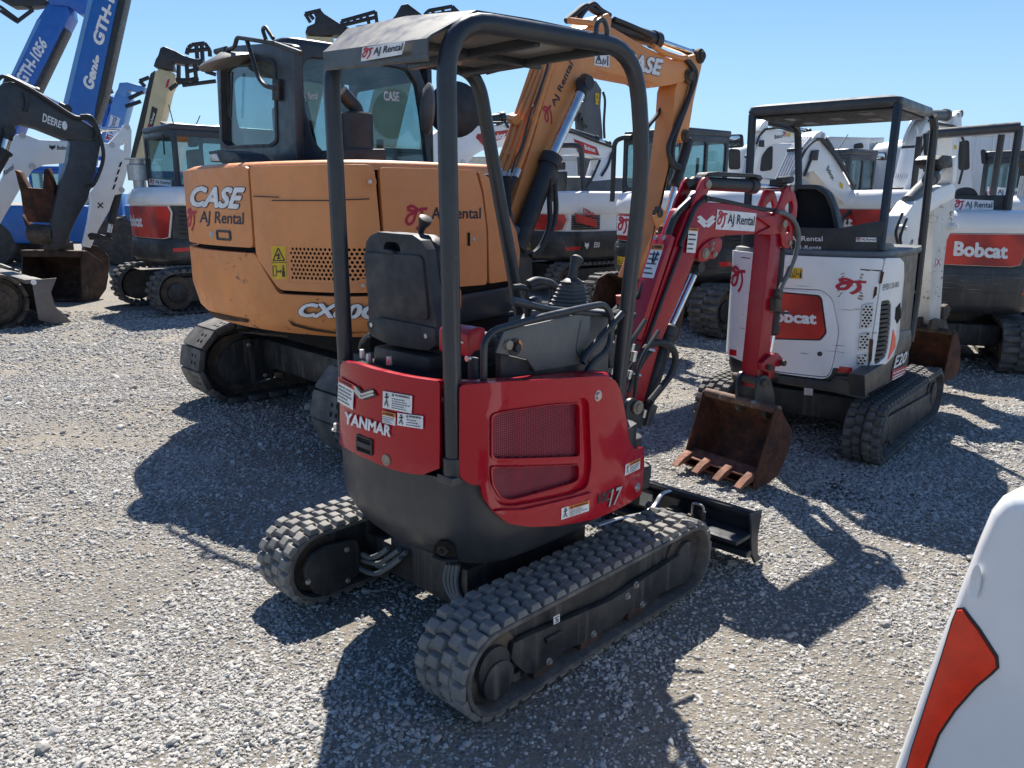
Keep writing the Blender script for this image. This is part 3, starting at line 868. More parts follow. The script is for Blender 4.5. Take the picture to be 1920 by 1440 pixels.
def red_excavator():
    F = Frame(-.10, 3.11, 0, radians(45.25))
    R_ = thing("mini_excavator", F, "red mini excavator with open canopy and black seat, in front of everything", "excavator")
    # --- undercarriage
    for y0, y1, sd in ((-.655, -.41, -1), (.41, .655, 1)):
        t = track(R_, F, -.735, .735, .17, y0, y1, .064, .018, M['rubber2'], lugmat=M['lugs'])
        track_inside(R_, F, -.735, .735, .17, y0, y1, sd)
    mb = MB(F); mb.box(-.30, -.19, -.5, .5, .10, .22).box(.20, .30, -.5, .5, .10, .22).box(-.34, .36, -.24, .24, .12, .30)
    mb.build("cross_frame", M['under'], R_, bevel=.01)
    mb = MB(F); mb.cyl((0, 0, .29), (0, 0, .40), .22, 32); mb.build("slew_ring", M['castiron'], R_)
    PT = Plane(F, 1, -.600, -1)
    fr = Z2((560, 800), (575, 720), (660, 680), (1130, 480), (1588, 180), (1592, 300), (1570, 372), (1400, 450), (1230, 545), (1150, 620), (1060, 660), (960, 722), (880, 755), (800, 815), (700, 888), (650, 892), (580, 835))
    mb = MB(); mb.plate(PT, uvs(PT, fr), [], .03); sp = mb.build("track_side_plate", M['under'], R_, bevel=.005)
    for q, rr in ((Z2((752, 838)), .055), (Z2((1010, 695)), .055), (Z2((1268, 545)), .052)):
        a, b = PT.uv(*q[0]); mb = MB(F)
        mb.lathe((a, -.625, b - .01), (0, 1, 0), [(0, .02), (0, rr), (.05, rr), (.05, .02)], 20); ro = mb.build("track_roller", M['rustdark'], R_)
    for q in Z2((772, 820), (1022, 668), (1297, 505), (1213, 458), (1262, 395)):
        a, b = PT.uv(*q); mb = MB(F); mb.lathe((a, -.628, b), (0, -1, 0), [(0, .014), (.004, .014), (.004, .010), (.012, .009)], 10); mb.build("bolt", M['steel'], R_)
    a, b = PT.uv(*Z2((487, 925))[0])
    mb = MB(F); mb.lathe((a, -.55, b), (0, -1, 0), [(0, .085), (.04, .085), (.045, .07), (.085, .068), (.092, .055)], 24); mb.build("drive_motor", M['under'], R_)
    m = quad(Plane(F, 1, -.632, -1), Z2((830, 632), (864, 615), (864, 570), (828, 588)))
    s_ = patch(R_, m, M['p_white']); strokes(s_, m_in := sub_map(m, .15, .15, .85, .85), [[(.0, .9), (1, .9)], [(.5, .9), (.2, .5)], [(.2, .5), (.8, .5)], [(.8, .5), (.5, .1)], [(.1, .1), (.9, .1)]], .12, M['p_black'], "pictogram")
    mb = MB(F); st = uvs(PT, Z2((745, 690), (840, 640), (846, 668), (790, 705), (750, 720))); mb.plate(PT, st, [], .012, .03); mb.build("track_step", M['under'], R_, bevel=.003)
    # left track motor cover, seen from inside
    PL = Plane(F, 1, .40, -1)
    o = uvs(PL, Z1((365, 800), (360, 730), (420, 640), (520, 580), (740, 525), (768, 560), (770, 775), (700, 850), (520, 950), (440, 930), (380, 860)))
    mb = MB(); mb.plate(PL, o, [], .03, -.02); c = mb.build("motor_cover", M['under'], R_, bevel=.008)
    for q in Z1((670, 597), (380, 838), (680, 828)):
        a, b = PL.uv(*q); mb = MB(F); mb.lathe((a, .392, b), (0, -1, 0), [(0, .012), (.004, .012), (.004, .009), (.010, .008)], 10); mb.build("bolt", M['steel'], R_)
    PH = Plane(F, 0, -.36, -1)
    for i, ps in enumerate((((770, 625), (880, 700), (950, 735), (1020, 700), (1130, 620)), ((770, 660), (860, 690), (940, 700), (1000, 660), (1090, 600)), ((830, 625), (890, 650), (960, 625), (1020, 580)), ((775, 690), (860, 745), (950, 765), (1040, 715), (1130, 650)))):
        P = [PH.map(*PH.uv(*q), .01 * i) for q in Z1(*ps)]
        mb = MB(); mb.curve(P, .011, 8, 6, world=True); mb.build("hydraulic_hose", M['hosegrey'], R_)
    for i in range(4):
        P = [PH.map(*PH.uv(*q), .004 * i - .02) for q in Z1((1410 + i * 32, 720), (1390 + i * 34, 830), (1420 + i * 30, 940), (1500 + i * 22, 1030), (1570, 1050))]
        mb = MB(); mb.curve(P, .0105, 8, 6, world=True); mb.build("hydraulic_hose", M['hosegrey'], R_)
    # --- house
    plan = smooth_plan([(.42, .46), (.1, .49), (-.2, .48), (-.38, .43), (-.505, .31), (-.575, .16), (-.605, 0), (-.60, -.16), (-.578, -.30), (-.535, -.405), (-.44, -.465), (-.3, -.487), (0, -.495), (.25, -.48), (.43, -.44)], 4)
    def bowl(z):
        if z > .60: return 1.0
        return 1.0 - .20 * ((.60 - z) / .20) ** 2.2
    W0 = Wall(F, plan)
    rings = []
    pl = plan
    cl = [(x, y) for x, y in pl]
    for z in (.395, .405, .42, .45, .49, .54, .60, .68, .745, .757, .757):
        k = bowl(z); k = k - .02 if z == .395 else k
        if len(rings) == 10: k = .96
        front = [(.45 * 1, -.40), (.46, 0), (.45, .42)]
        rings.append([(x * (k if x < .2 else k + (1 - k) * .6), y * (k if y > -.2 else k + (1 - k) * .45), z) for x, y in cl + front])
    mb = MB(F); mb.loft(rings); sk = mb.build("counterweight", M['skirt'], R_, smooth=50)
    # exhaust recess: a raised dark plate paints in the shade of the hollow
    Wb = Wall(F, plan, bowl)
    mb = MB(); o = [Wb.uv(*q) for q in Z4((645, 1185), (652, 1140), (680, 1118), (720, 1116), (755, 1145), (782, 1205), (735, 1212), (690, 1205))]
    mb.plate(Wb, o, [], .008, .004); mb.build("exhaust_recess_shade", M['dark'], R_)
    a, b = Wb.uv(*Z4((700, 1168))[0]); p = Wb.map(a, b, -.03); q = Wb.map(a, b, .0185)
    mb = MB(); mb.tube([p, q], .017, 16, world=True); mb.build("exhaust_pipe", M['castiron'], R_)
    mb = MB(); mb.tube([q, q + (q - p).normalized() * .0008], .0125, 16, world=True); mb.build("exhaust_bore_shade", M['dark'], R_)  # dark disc over the pipe end paints in the unlit bore
    mb = MB(); mb.plate(Wb, [Wb.uv(*q_) for q_ in Z4((652, 1190), (700, 1215), (780, 1212), (785, 1228), (700, 1232), (650, 1210))], [], .03, .0); mb.build("exhaust_lip", M['skirt'], R_, bevel=.006)
    mb = MB(F); mb.box(-.38, -.10, -.30, .12, .36, .41); mb.build("swing_guard", M['under'], R_, bevel=.01)
    # deck and engine block below the seat
    mb = MB(F); mb.prism([(x * .93, y * .93, .93) for x, y in pl] + [(.40, -.38, .93), (.40, .40, .93)], (0, 0, .02)); mb.build("deck", M['dark'], R_)
    mb = MB(F); mb.box(-.46, .30, -.43, .40, .755, .93); mb.build("engine_bay", M['dark'], R_)
    # rear hood
    Wh = Wall(F, plan)
    ho = [Wh.uv(*q) for q in Z4((146, 130), (160, 108), (230, 118), (330, 150), (480, 185), (680, 215), (688, 225), (688, 705), (597, 742), (520, 735), (430, 712), (300, 660), (200, 612), (142, 575))]
    mb = MB(); mb.plate(Wh, ho, [], .028, -.006); hood = mb.build("rear_hood", M['red'], R_, bevel=.010, seg=3)
    zt = 1.04
    top = [W0.map(a, 0, .018) for a in np.linspace(ho[0][0], ho[6][0], 22)]
    tl = [F.l(p) for p in top]
    mb = MB(F); mb.loft([[(p.x * k, p.y * k, z) for p in tl] for k, z in ((1.0, zt), (.985, zt + .016), (.93, zt + .026), (.80, zt + .022), (.79, zt - .03))], caps=False, closed=False)
    mb.build("hood_top", M['red'], R_, smooth=60)
    mb = MB(F); mb.box(-.52, -.505, -.2, .26, 1.045, 1.062); mb.build("hood_gasket", M['plastic'], R_)
    # right side cover with two grille openings
    Wc = Wall(F, plan)
    co = [Wc.uv(*q) for q in Z4((785, 232), (1000, 215), (1470, 190), (1570, 188), (1625, 215), (1655, 280), (1690, 470), (1700, 560), (1735, 605), (1782, 585), (1785, 690), (1768, 855), (1500, 990), (1300, 1025), (1150, 1030), (1030, 1010), (960, 950), (905, 870), (890, 790), (842, 790), (785, 745))]
    g1 = round_poly([Wc.uv(*q) for q in Z4((958, 405), (1035, 385), (1280, 352), (1432, 345), (1436, 640), (958, 648))], .018)
    g2 = round_poly([Wc.uv(*q) for q in Z4((956, 697), (1430, 688), (1430, 770), (1390, 790), (1050, 882), (1000, 865), (960, 790))], .014)
    frame_out = round_poly([Wc.uv(*q) for q in Z4((925, 400), (1000, 360), (1280, 322), (1455, 310), (1475, 340), (1490, 690), (1470, 810), (1380, 850), (1060, 912), (980, 905), (925, 800))], .03)
    co = round_poly(co, .016, 3)
    mb = MB(); mb.plate(Wc, co, [frame_out], .032, 0.0); cv = mb.build("side_cover", M['red'], R_, bevel=.011, seg=3)
    mb = MB(); mb.plate(Wc, frame_out, [g1, g2], .016, .0); mb.build("grille_frame", M['red'], cv, bevel=.006, seg=2)
    rim = lambda g, k: [((p[0] - sum(q[0] for q in g) / len(g)) * k + sum(q[0] for q in g) / len(g), (p[1] - sum(q[1] for q in g) / len(g)) * k + sum(q[1] for q in g) / len(g)) for p in g]
    for g in (g1, g2):
        mb = MB(); mb.plate(Wc, rim(g, 1.045), [rim(g, .995)], .012, .012); mb.build("grille_rim", M['red'], cv, bevel=.004)
        mb = MB(); mb.plate(Wc, rim(g, 1.03), [], .002, -.006); mb.build("grille_backing", M['dark'], cv)
        # woven wire
        xs = [p[0] for p in g]; ys = [p[1] for p in g]; mb = MB(); st = .0082
        x = min(xs)
        while x < max(xs):
            cr = [y for y in np.arange(min(ys), max(ys), .004) if in_poly(x, y, g)]
            if len(cr) > 3:
                seg = np.linspace(cr[0], cr[-1], 6); mb.add([Wc.map(x + e, y, .003) for y in seg for e in (-.0019, .0019)], [(2 * i, 2 * i + 1, 2 * i + 3, 2 * i + 2) for i in range(5)], True)
            x += st
        y = min(ys)
        while y < max(ys):
            cr = [x for x in np.arange(min(xs), max(xs), .006) if in_poly(x, y, g)]
            if len(cr) > 3:
                seg = np.linspace(cr[0], cr[-1], 8); mb.add([Wc.map(x, y + e, .004) for x in seg for e in (-.0019, .0019)], [(2 * i, 2 * i + 1, 2 * i + 3, 2 * i + 2) for i in range(7)], True)
            y += st
        w_ = mb.build("grille_mesh", M['mesh_red'], cv, flat=True); w_["kind"] = "stuff"
    lip = [Wc.uv(*q) for q in Z4((945, 930), (1000, 925), (1100, 925), (1440, 845), (1480, 830), (1470, 860), (1420, 890), (1100, 960), (1000, 965))]
    mb = MB(); mb.plate(Wc, round_poly(lip, .01, 3), [], .024, .022); mb.build("scoop_lip", M['red'], cv, bevel=.011, seg=3)
    # top edge and inner returns of the cover
    ta = [W0.map(a, 0, .026) for a in np.linspace(co[0][0] + .01, Wc.uv(*Z4((1600, 200))[0])[0], 16)]
    tl = [F.l(p) for p in ta]; zc = Wc.uv(*Z4((1200, 205))[0])[1]
    z0, z1 = Wc.uv(*Z4((800, 235))[0])[1], Wc.uv(*Z4((1560, 192))[0])[1]
    mb = MB(F); mb.loft([[(p.x, p.y + dy, z0 + (z1 - z0) * i / 15 + dz) for i, p in enumerate(tl)] for dy, dz in ((0, -.03), (.004, -.004), (.02, .006), (.10, .004), (.102, -.06))], caps=False, closed=False)
    mb.build("cover_top", M['red'], R_, smooth=60)
    for q in Z4((1525, 298), (1745, 813)):
        a, b = Wc.uv(*q); p0, n = Wc.map(a, b, .030), (Wc.map(a, b, 1) - Wc.map(a, b, 0)).normalized()
        mb = MB(); mb.lathe(p0, n, [(0, .021), (.003, .021), (.003, .015), (.010, .013)], 14); mb.build("cover_bolt", M['steel'], cv)
    # --- print on the house
    m = quad(Wh, Z4((140, 333), (224, 380), (231, 238), (146, 193)), .028)
    warning(R_, m, M['flat_red'], .2, 5, head_text="DANGER")
    for dz, mt, e in ((0, M['p_black'], 0),):
        m = quad(Wh, Z4((228, 330), (342, 345), (342, 265), (228, 240)), .028 + e)
        strokes(R_, m, [[(.02, .84), (.36, .36), (.98, .78)]] if False else [[(.0, .85), (.36, .38)], [(.36, .38), (1, .82)]], .50 if dz == 0 else .2, mt, "emblem")
    m = quad(Wh, Z4((228, 330), (342, 345), (342, 265), (228, 240)), .028 + .0012)
    for k in (.10, -.12): strokes(R_, m, [[(.03, .86 + k), (.36, .39 + k)], [(.36, .39 + k), (.97, .82 + k)]], .13, M['p_silver'], "emblem")
    warning(R_, quad(Wh, Z4((386, 365), (545, 397), (549, 298), (388, 271)), .027), M['p_white'], .22, 5, pic=.28)
    warning(R_, quad(Wh, Z4((384, 448), (456, 465), (459, 398), (386, 380)), .027), M['p_orange'], .34, 4)
    warning(R_, quad(Wh, Z4((466, 462), (606, 482), (608, 410), (468, 393)), .027), M['p_white'], .28, 3, pic=.32)
    lettering(R_, quad(Wh, Z4((178, 455), (430, 529), (433, 466), (180, 388)), .0275), "YANMAR", M['p_white'], .042, .05)
    la = round_poly([Wh.uv(*q) for q in Z4((240, 606), (327, 637), (327, 545), (240, 512))], .008)
    mb = MB(); mb.plate(Wh, la, [rim(la, .82)], .008, .020); mb.build("hood_latch", M['plastic'], hood, bevel=.003)
    mb = MB(); mb.plate(Wh, rim(la, .86), [], .003, .020); lt = mb.build("latch_pocket", M['dark'], hood)
    mb = MB(); mb.plate(Wh, [Wh.uv(*q) for q in Z4((246, 580), (320, 607), (320, 578), (246, 550))], [], .006, .022); mb.build("latch_paddle", M['plastic'], hood, bevel=.002)
    a, b = Wh.uv(*Z4((402, 658))[0]); p0 = Wh.map(a, b, .018); n = (Wh.map(a, b, 1) - Wh.map(a, b, 0)).normalized()
    mb = MB(); mb.lathe(p0, n, [(0, .021), (.008, .020), (.009, .014), (.007, .012)], 20); mb.build("hood_lock", M['tan'], hood)
    warning(R_, quad(Wc, Z4((1317, 990), (1473, 940), (1475, 880), (1320, 925)), .034), M['p_orange'], .32, 4, pic=.26)
    warning(R_, quad(Wc, Z4((1672, 747), (1757, 708), (1757, 647), (1676, 685)), .034), M['p_orange'], .3, 4, pic=.25)
    lettering(R_, quad(Wc, Z4((1517, 905), (1600, 885), (1610, 815), (1525, 845)), .0335), "ViO", M['p_silver'], .03, .25); lettering(R_, quad(Wc, Z4((1517, 905), (1600, 885), (1610, 815), (1525, 845)), .035), "ViO", M['p_black'], .012, .25)
    case_word(R_, quad(Wc, Z4((1578, 924), (1642, 903), (1658, 798), (1590, 820)), .034), "17", M['p_silver'], M['p_black'], .02, .2)
    # --- canopy hoops
    P48 = Plane(F, 1, -.47, -1)
    hp = F.w(-.535, -.405, .75)
    def on(pln, q): return pln.map(*pln.uv(*q))
    rt = [F.w(-.535, -.402, .74), F.w(-.548, -.41, 2.13)]
    a1 = F.w(.285, -.475, 2.18)
    fr1 = on(Plane(F, 1, -.475, -1), (1206, 300)); fr2 = on(Plane(F, 1, -.42, -1), (1167, 660)); fr3 = fr2 + (fr2 - fr1).normalized() * .28
    mb = MB(); mb.tube([rt[0], F.w(-.545, -.41, 2.168), a1, fr1, fr3], .030, 14, bend=.17, bn=7, world=True); hr = mb.build("canopy_hoop", M['frame'], R_)
    lt0 = [F.w(-.475, .30, .70), F.w(-.49, .29, 2.17)]
    lf0 = on(Plane(F, 1, .30, -1), (893, 90)); lf1 = on(Plane(F, 1, .30, -1), (915, 250)); lf2 = on(Plane(F, 1, .28, -1), (970, 560)); lf3 = lf2 + (lf2 - lf1).normalized() * .5
    la_ = F.l(lf1); k = F.l(lf0)
    mb = MB(); mb.tube([lt0[0], F.w(-.49, .28, 2.20), F.w(la_.x - .055, .305, 2.185), lf1, lf3], .030, 14, bend=.17, bn=7, world=True); mb.build("canopy_hoop", M['frame'], R_)
    mb = MB(F); mb.box(-.575, -.40, -.44, -.36, .745, .775).cyl((-.535, -.402, .77), (-.536, -.402, .835), .037, 14); mb.build("post_foot", M['frame'], R_, bevel=.006)
    mb = MB(F); mb.lathe((-.46, -.415, .775), (0, 0, 1), [(0, .026), (.006, .026), (.006, .018), (.03, .016)], 6); mb.build("post_bolt", M['steel'], R_)
    mb = MB(F); mb.lathe((-.50, .345, .76), (0, 0, 1), [(0, .024), (.006, .024), (.006, .017), (.028, .015)], 6); mb.build("post_bolt", M['steel'], R_)
    # canopy sheet
    ls = [(-.60, 2.05), (-.602, 2.105), (-.585, 2.118), (-.42, 2.206), (-.2, 2.212), (.10, 2.210), (.24, 2.200), (.30, 2.17)]
    def edge(x, side): return (-.41 - .065 * (x + .55) / .85 + .012) if side < 0 else (.262 + .045 * (x + .55) / .85 + (.0))
    top_r = [[(x, edge(x, -1), z), (x + (.035 if i < 3 else .0), edge(x, -1) * .5 + edge(x, 1) * .5, z + .026 + (.008 if i > 2 else 0)), (x + (.07 if i < 3 else 0), edge(x, 1), z + .052 * min(1, (.5 - x) / 1.1))] for i, (x, z) in enumerate(ls)]
    bot_r = [[(x + (.006 if z < 2.15 else 0), y, z - .006) for x, y, z in r] for r in top_r]
    mb = MB(F)
    mb.loft([t + b[::-1] for t, b in zip(top_r, bot_r)]); mb.build("canopy_roof", M['canopy'], R_, smooth=25)
    mb = MB(F); mb.box(-.42, .16, -.33, .20, 2.17, 2.186); ln = mb.build("canopy_liner", M['sealed'], R_, bevel=.01)
    mb = MB(F); mb.box(-.16, -.13, -.40, .26, 2.14, 2.17).box(-.42, .22, -.085, -.06, 2.145, 2.17).box(.12, .15, -.42, .27, 2.145, 2.175); mb.build("roof_rib", M['frame'], R_, bevel=.004)
    eye = on(Plane(F, 1, -.475, -1), (1128, 55)); el = F.l(eye)
    mb = MB(F); mb.tube([(el.x + .03 * cos(t), el.y, el.z - .01 + .04 * sin(t)) for t in np.linspace(-.4, pi + .4, 12)], .009, 8); mb.build("lifting_eye", M['frame'], R_)
    PFz = Plane(F.sub(-.606, edge(-.6, -1), 0, yaw=0), 0, 0.0, -1)
    f0 = F.w(-.604, edge(-.6, -1), 0); f1 = F.w(-.532, edge(-.6, 1), 0); yw = atan2((f1 - f0).y, (f1 - f0).x) - pi / 2
    FP = Frame(f0.x, f0.y, 0, yw); PFp = Plane(FP, 0, 0.0, -1)
    logo_aj(R_, quad(PFp, [(683, 116), (760, 103), (767, 77), (686, 90)], .012))
    # --- seat
    S = Plane(F, 0, -.30, -1)
    so = uvs(S, Z3((405, 430), (412, 350), (450, 295), (520, 262), (650, 275), (830, 288), (905, 340), (950, 430), (985, 700), (1050, 1110), (1062, 1290), (1000, 1332), (900, 1325), (640, 1280), (480, 1200), (438, 1080), (428, 780)))
    hole = uvs(S, Z3((570, 438), (575, 375), (600, 350), (690, 360), (715, 395), (725, 440)))
    mb = MB(); mb.plate(S, so, [round_poly(hole, .012)], .05, -.05); seat = mb.build("seat_back", M['seat'], R_, bevel=.018, seg=3)
    mb = MB(); mb.plate(S, rim(so, .985), [], .07, -.125); mb.build("seat_cushion", M['plastic'], seat, bevel=.025, seg=3)
    pan = round_poly(uvs(S, Z3((410, 442), (905, 472), (935, 500), (988, 1000), (985, 1050), (940, 1050), (478, 965), (440, 780))), .018)
    mb = MB(); mb.plate(S, pan, [], .014, -.002); mb.build("seat_panel", M['seat'], seat, bevel=.006)
    mb = MB(); mb.plate(S, uvs(S, Z3((575, 440), (585, 415), (660, 425), (700, 455), (640, 460))), [], .02, -.005); mb.build("seat_latch", M['seat'], seat, bevel=.004)
    mb = MB(F)
    for r in range(7):
        for c in range(5):
            q = (470 + c * 92 + r * 8 + 20, 560 + r * 62 + c * 18 + 20)
            a, b = S.uv(*Z3(q)[0]); p = S.map(a, b, .0115); mb.add([p + Vector((0, 0, .003)), p - Vector((.001, 0, .003)), p + (F.M.to_3x3() @ Vector((0, .002, 0)))], [(0, 1, 2)], True)
    dm = mb.build("stitch_marks", M['dark'], seat, flat=True); dm["kind"] = "stuff"
    mb = MB(); mb.plate(S, uvs(S, Z3((440, 1060), (560, 1030), (930, 1100), (1055, 1130), (1062, 1285), (1000, 1330), (900, 1322), (640, 1278), (480, 1200), (442, 1110))), [], .016, -.004); mb.build("seat_lower_shell", M['seat'], seat, bevel=.006)
    for q in Z3((488, 1097), (978, 1197)):
        a, b = S.uv(*q); p = S.map(a, b, .012); mb = MB(); mb.lathe(p, S.F.M.to_3x3() @ Vector((-1, 0, 0)), [(0, .010), (.004, .009)], 10); mb.build("seat_screw", M['steel'], seat)
    lo = F.l(S.map(*S.uv(*Z3((480, 1230))[0]))); hi = F.l(S.map(*S.uv(*Z3((1050, 1310))[0])))
    mb = MB(F); mb.box(-.32, .04, hi.y + .02, lo.y - .02, lo.z - .10, lo.z - .02); mb.build("seat_base", M['plastic'], R_, bevel=.02)
    mb = MB(F); mb.box(-.24, .06, hi.y + .03, lo.y - .02, lo.z - .06, lo.z + .03); mb.build("seat_pad", M['plastic'], R_, bevel=.035, seg=3)
    mb = MB(F); mb.box(-.46, .05, hi.y - .03, lo.y + .02, .94, lo.z - .08); mb.build("seat_plinth", M['dark'], R_, bevel=.02)
    # fittings left of the seat base
    mb = MB(); mb.tube([on(S, q) for q in Z3((370, 1320), (375, 1260), (420, 1205), (470, 1190))], .012, 10, bend=.05, world=True); mb.build("grab_loop", M['frame'], R_)
    for q in Z3((382, 1350), (440, 1385), (625, 1410)):
        p = F.l(on(Plane(F, 0, -.46, -1), q)); mb = MB(F); mb.lathe(tuple(p), (0, 0, 1), [(-.02, .013), (0, .013), (.012, .011)], 8); mb.build("deck_bolt", M['steel'], R_)
    # --- red control box right of the seat
    c0 = F.l(on(Plane(F, 1, -.34, -1), Z3((1345, 1280))[0]))
    bx = uvs(Plane(F, 1, -.36, -1), Z3((1330, 1190), (1360, 1145), (1420, 1118), (1490, 1130), (1490, 1330), (1440, 1325), (1395, 1340), (1360, 1388), (1332, 1385)))
    mb = MB(); mb.plate(Plane(F, 1, -.36, -1), bx, [], .15, -.15); mb.build("control_box", M['redboom'], R_, bevel=.006)
    xx = min(p[0] for p in bx); zz = sum(p[1] for p in bx) / len(bx)
    mb = MB(F); mb.lathe((xx + .012, -.352, zz - .05), (-1, 0, 0), [(0, .012), (.012, .010)], 10).box(xx - .003, xx + .01, -.34, -.26, zz + .0, zz + .006); mb.build("box_bolt", M['steel'], R_)
    mb = MB(F); mb.cyl((xx + .06, -.32, .93), (xx + .06, -.32, zz - .06), .02, 12).box(xx - .02, xx + .16, -.40, -.20, .93, .99); mb.build("box_mount", M['plastic'], R_, bevel=.006)
    # --- right console: side plate, hand rail, boxes
    PR = Plane(F, 1, -.40, -1)
    mb = MB(); mb.plate(PR, uvs(PR, Z5((268, 885), (330, 725), (450, 690), (900, 592), (978, 590), (965, 890), (930, 962), (560, 1024), (500, 930), (400, 905))), [], .008); mb.build("console_panel", M['greyplastic'], R_, bevel=.003)
    mb = MB(); mb.plate(Plane(F, 1, -.36, -1), uvs(Plane(F, 1, -.36, -1), Z5((270, 880), (480, 930), (880, 940), (940, 980), (945, 1070), (270, 1100))), [], .03); mb.build("console_base", M['plastic'], R_, bevel=.01)
    kp = PR.uv(*Z5((405, 840))[0])
    mb = MB(F); mb.lathe((kp[0], -.41, kp[1]), (0, -1, 0), [(0, .030), (.004, .030), (.004, .016), (.02, .014)], 18); kn = mb.build("throttle_dial", M['plastic'], R_)
    mb = MB(); mb.plate(PR, [(kp[0] + r * cos(t), kp[1] + r * sin(t)) for r, ts in ((.030, np.linspace(-.3, 1.0, 8)), (.020, np.linspace(1.0, -.3, 8))) for t in ts], [], .001, .016); mb.build("dial_scale", M['p_orange'], kn)
    mb = MB(F); mb.lathe((kp[0] - .035, -.41, kp[1] + .012), (0, -1, 0), [(0, .018), (.012, .016)], 14); mb.build("lock_dial", M['tan'], R_)
    PG = Plane(F, 1, -.43, -1)
    mb = MB(); mb.tube([on(PG, q) for q in Z5((186, 1110), (190, 800), (262, 718), (620, 618), (950, 545), (1090, 520), (1148, 600), (1140, 850), (1000, 960), (945, 1055))], .0125, 12, bend=.06, world=True); mb.build("grab_rail", M['frame'], R_)
    mb = MB(); mb.tube([on(PR, q) for q in Z5((905, 640), (862, 870), (910, 940), (945, 960))], .009, 10, bend=.03, world=True); mb.build("latch_arm", M['frame'], R_)
    mb = MB(); mb.tube([on(PR, q) for q in Z5((405, 495), (660, 560), (1215, 610))], .014, 10, bend=.02, world=True); mb.build("front_bar", M['frame'], R_)
    mb = MB(); mb.tube([on(Plane(F, 1, -.44, -1), q) for q in Z5((1225, 590), (960, 890), (930, 960))], .014, 10, bend=.05, world=True); mb.build("front_bar", M['frame'], R_)
    mb = MB(F); kx = PR.uv(*Z5((935, 910))[0]); mb.lathe((kx[0], -.40, kx[1]), (0, -1, 0), [(0, .022), (.03, .022), (.035, .015)], 14); mb.build("rail_knob", M['plastic'], R_)
    # joystick with bellows, levers
    PJ = Plane(F, 1, -.24, -1)
    jb, jt = F.l(on(PJ, Z5((825, 570))[0])), F.l(on(PJ, Z5((855, 350))[0]))
    ring = []
    nb = 8
    for i in range(2 * nb + 1):
        t = i / (2 * nb); p = jb.lerp(jt, t); r = (.075 - .035 * t) * (1.0 if i % 2 == 0 else .80)
        ring.append([(p.x + r * a, p.y + r * b, p.z) for a, b in round_poly([(-1, -1), (1, -1), (1, 1), (-1, 1)], .5, 3)])
    mb = MB(F); mb.loft(ring); mb.build("lever_boot", M['greyplastic'], R_, smooth=20)
    g0, g1_, g2_ = (F.l(on(PJ, q)) for q in Z5((850, 350), (862, 250), (890, 180)))
    mb = MB(F); mb.tube([tuple(g0), tuple(g1_), tuple(g2_), tuple(g2_ + (g2_ - g1_) * .25)], [.020, .017, .028, .016], 12); mb.build("joystick", M['plastic'], R_, smooth=60)
    mb = MB(F); mb.lathe(tuple(g0), (0, 0, 1), [(-.01, .04), (0, .042), (.012, .025)], 16); mb.build("boot_collar", M['plastic'], R_)
    mb = MB(F); mb.box(jb.x - .10, jb.x + .12, -.36, -.12, .95, jb.z + .005); mb.build("console_box", M['greyplastic'], R_, bevel=.02)
    PM = Plane(F, 1, .02, -1)
    for ps in (((410, 395), (515, 405)), ((530, 400), (700, 380))):
        a, b = (on(PM, q) for q in Z5(*ps)); mb = MB(); mb.tube([a, (a + b) / 2 + Vector((0, 0, .004)), b], [.012, .015, .012], 10, world=True); mb.build("pedal_lever_grip", M['plastic'], R_)
        c = on(PM, Z5((ps[1][0] - 5, 640))[0]); mb = MB(); mb.tube([b, c], .010, 8, world=True); mb.build("pedal_lever", M['frame'], R_)
    mb = MB(); mb.tube([on(PM, q) for q in Z5((520, 375), (580, 345), (690, 365), (745, 420), (690, 560), (680, 640))], .02, 10, bend=.05, world=True); mb.build("left_console_arm", M['plastic'], R_)
    PK = Plane(F, 1, -.30, -1)
    p = [on(PK, q) for q in Z5((1215, 455), (1215, 540), (1216, 620), (1190, 760))]
    mb = MB(); mb.tube(p[:2], [.021, .018], 12, world=True); mb.build("blade_lever_grip", M['redlever'], R_, smooth=60)
    mb = MB(); mb.tube(p[1:], .009, 8, world=True); mb.build("blade_lever", M['frame'], R_)
    a, b = on(Plane(F, 0, -.22, -1), Z3((905, 260))[0]), on(Plane(F, 0, -.22, -1), Z3((955, 140))[0])
    mb = MB(); mb.tube([a, a.lerp(b, .35), a.lerp(b, .7), b, b + (b - a) * .06], [.013, .014, .024, .026, .012], 12, world=True); mb.build("joystick", M['plastic'], R_, smooth=60)
    mb = MB(); mb.tube([a, F.w(-.15, F.l(a).y, 1.25)], .012, 8, world=True); mb.build("joystick_stem", M['frame'], R_)
    # hoses, pilot lines and brackets crowded round the boom foot and floor
    for i, (ps, y) in enumerate(((((1130, 700), (1120, 640), (1145, 590), (1175, 560)), -.30), (((1150, 720), (1140, 650), (1160, 610), (1190, 590)), -.28), (((1100, 690), (1105, 640), (1130, 600), (1160, 585)), -.33), (((1170, 735), (1168, 680), (1185, 640), (1210, 600)), -.24), (((1010, 640), (1040, 600), (1085, 590), (1120, 610)), -.10), (((985, 625), (1010, 590), (1060, 580), (1100, 570)), .0), (((1190, 745), (1195, 700), (1210, 660), (1235, 620)), -.18), (((1040, 660), (1070, 640), (1100, 650), (1130, 690)), -.20))):
        mb = MB(); mb.curve([on(Plane(F, 1, y, -1), q) for q in ps], .010 + .002 * (i % 3), 8, 6, world=True); mb.build("pilot_hose", M['hose'], R_)
    for q, y in (((1125, 655), -.31), ((1158, 640), -.28), ((1188, 668), -.22), ((1100, 655), -.33), ((1145, 700), -.29)):
        p = on(Plane(F, 1, y, -1), q); mb = MB(); mb.cyl(p - Vector((.003, 0, .022)), p + Vector((.004, 0, .022)), .014, 10, world=True); mb.build("hose_fitting", M['steel'], R_)
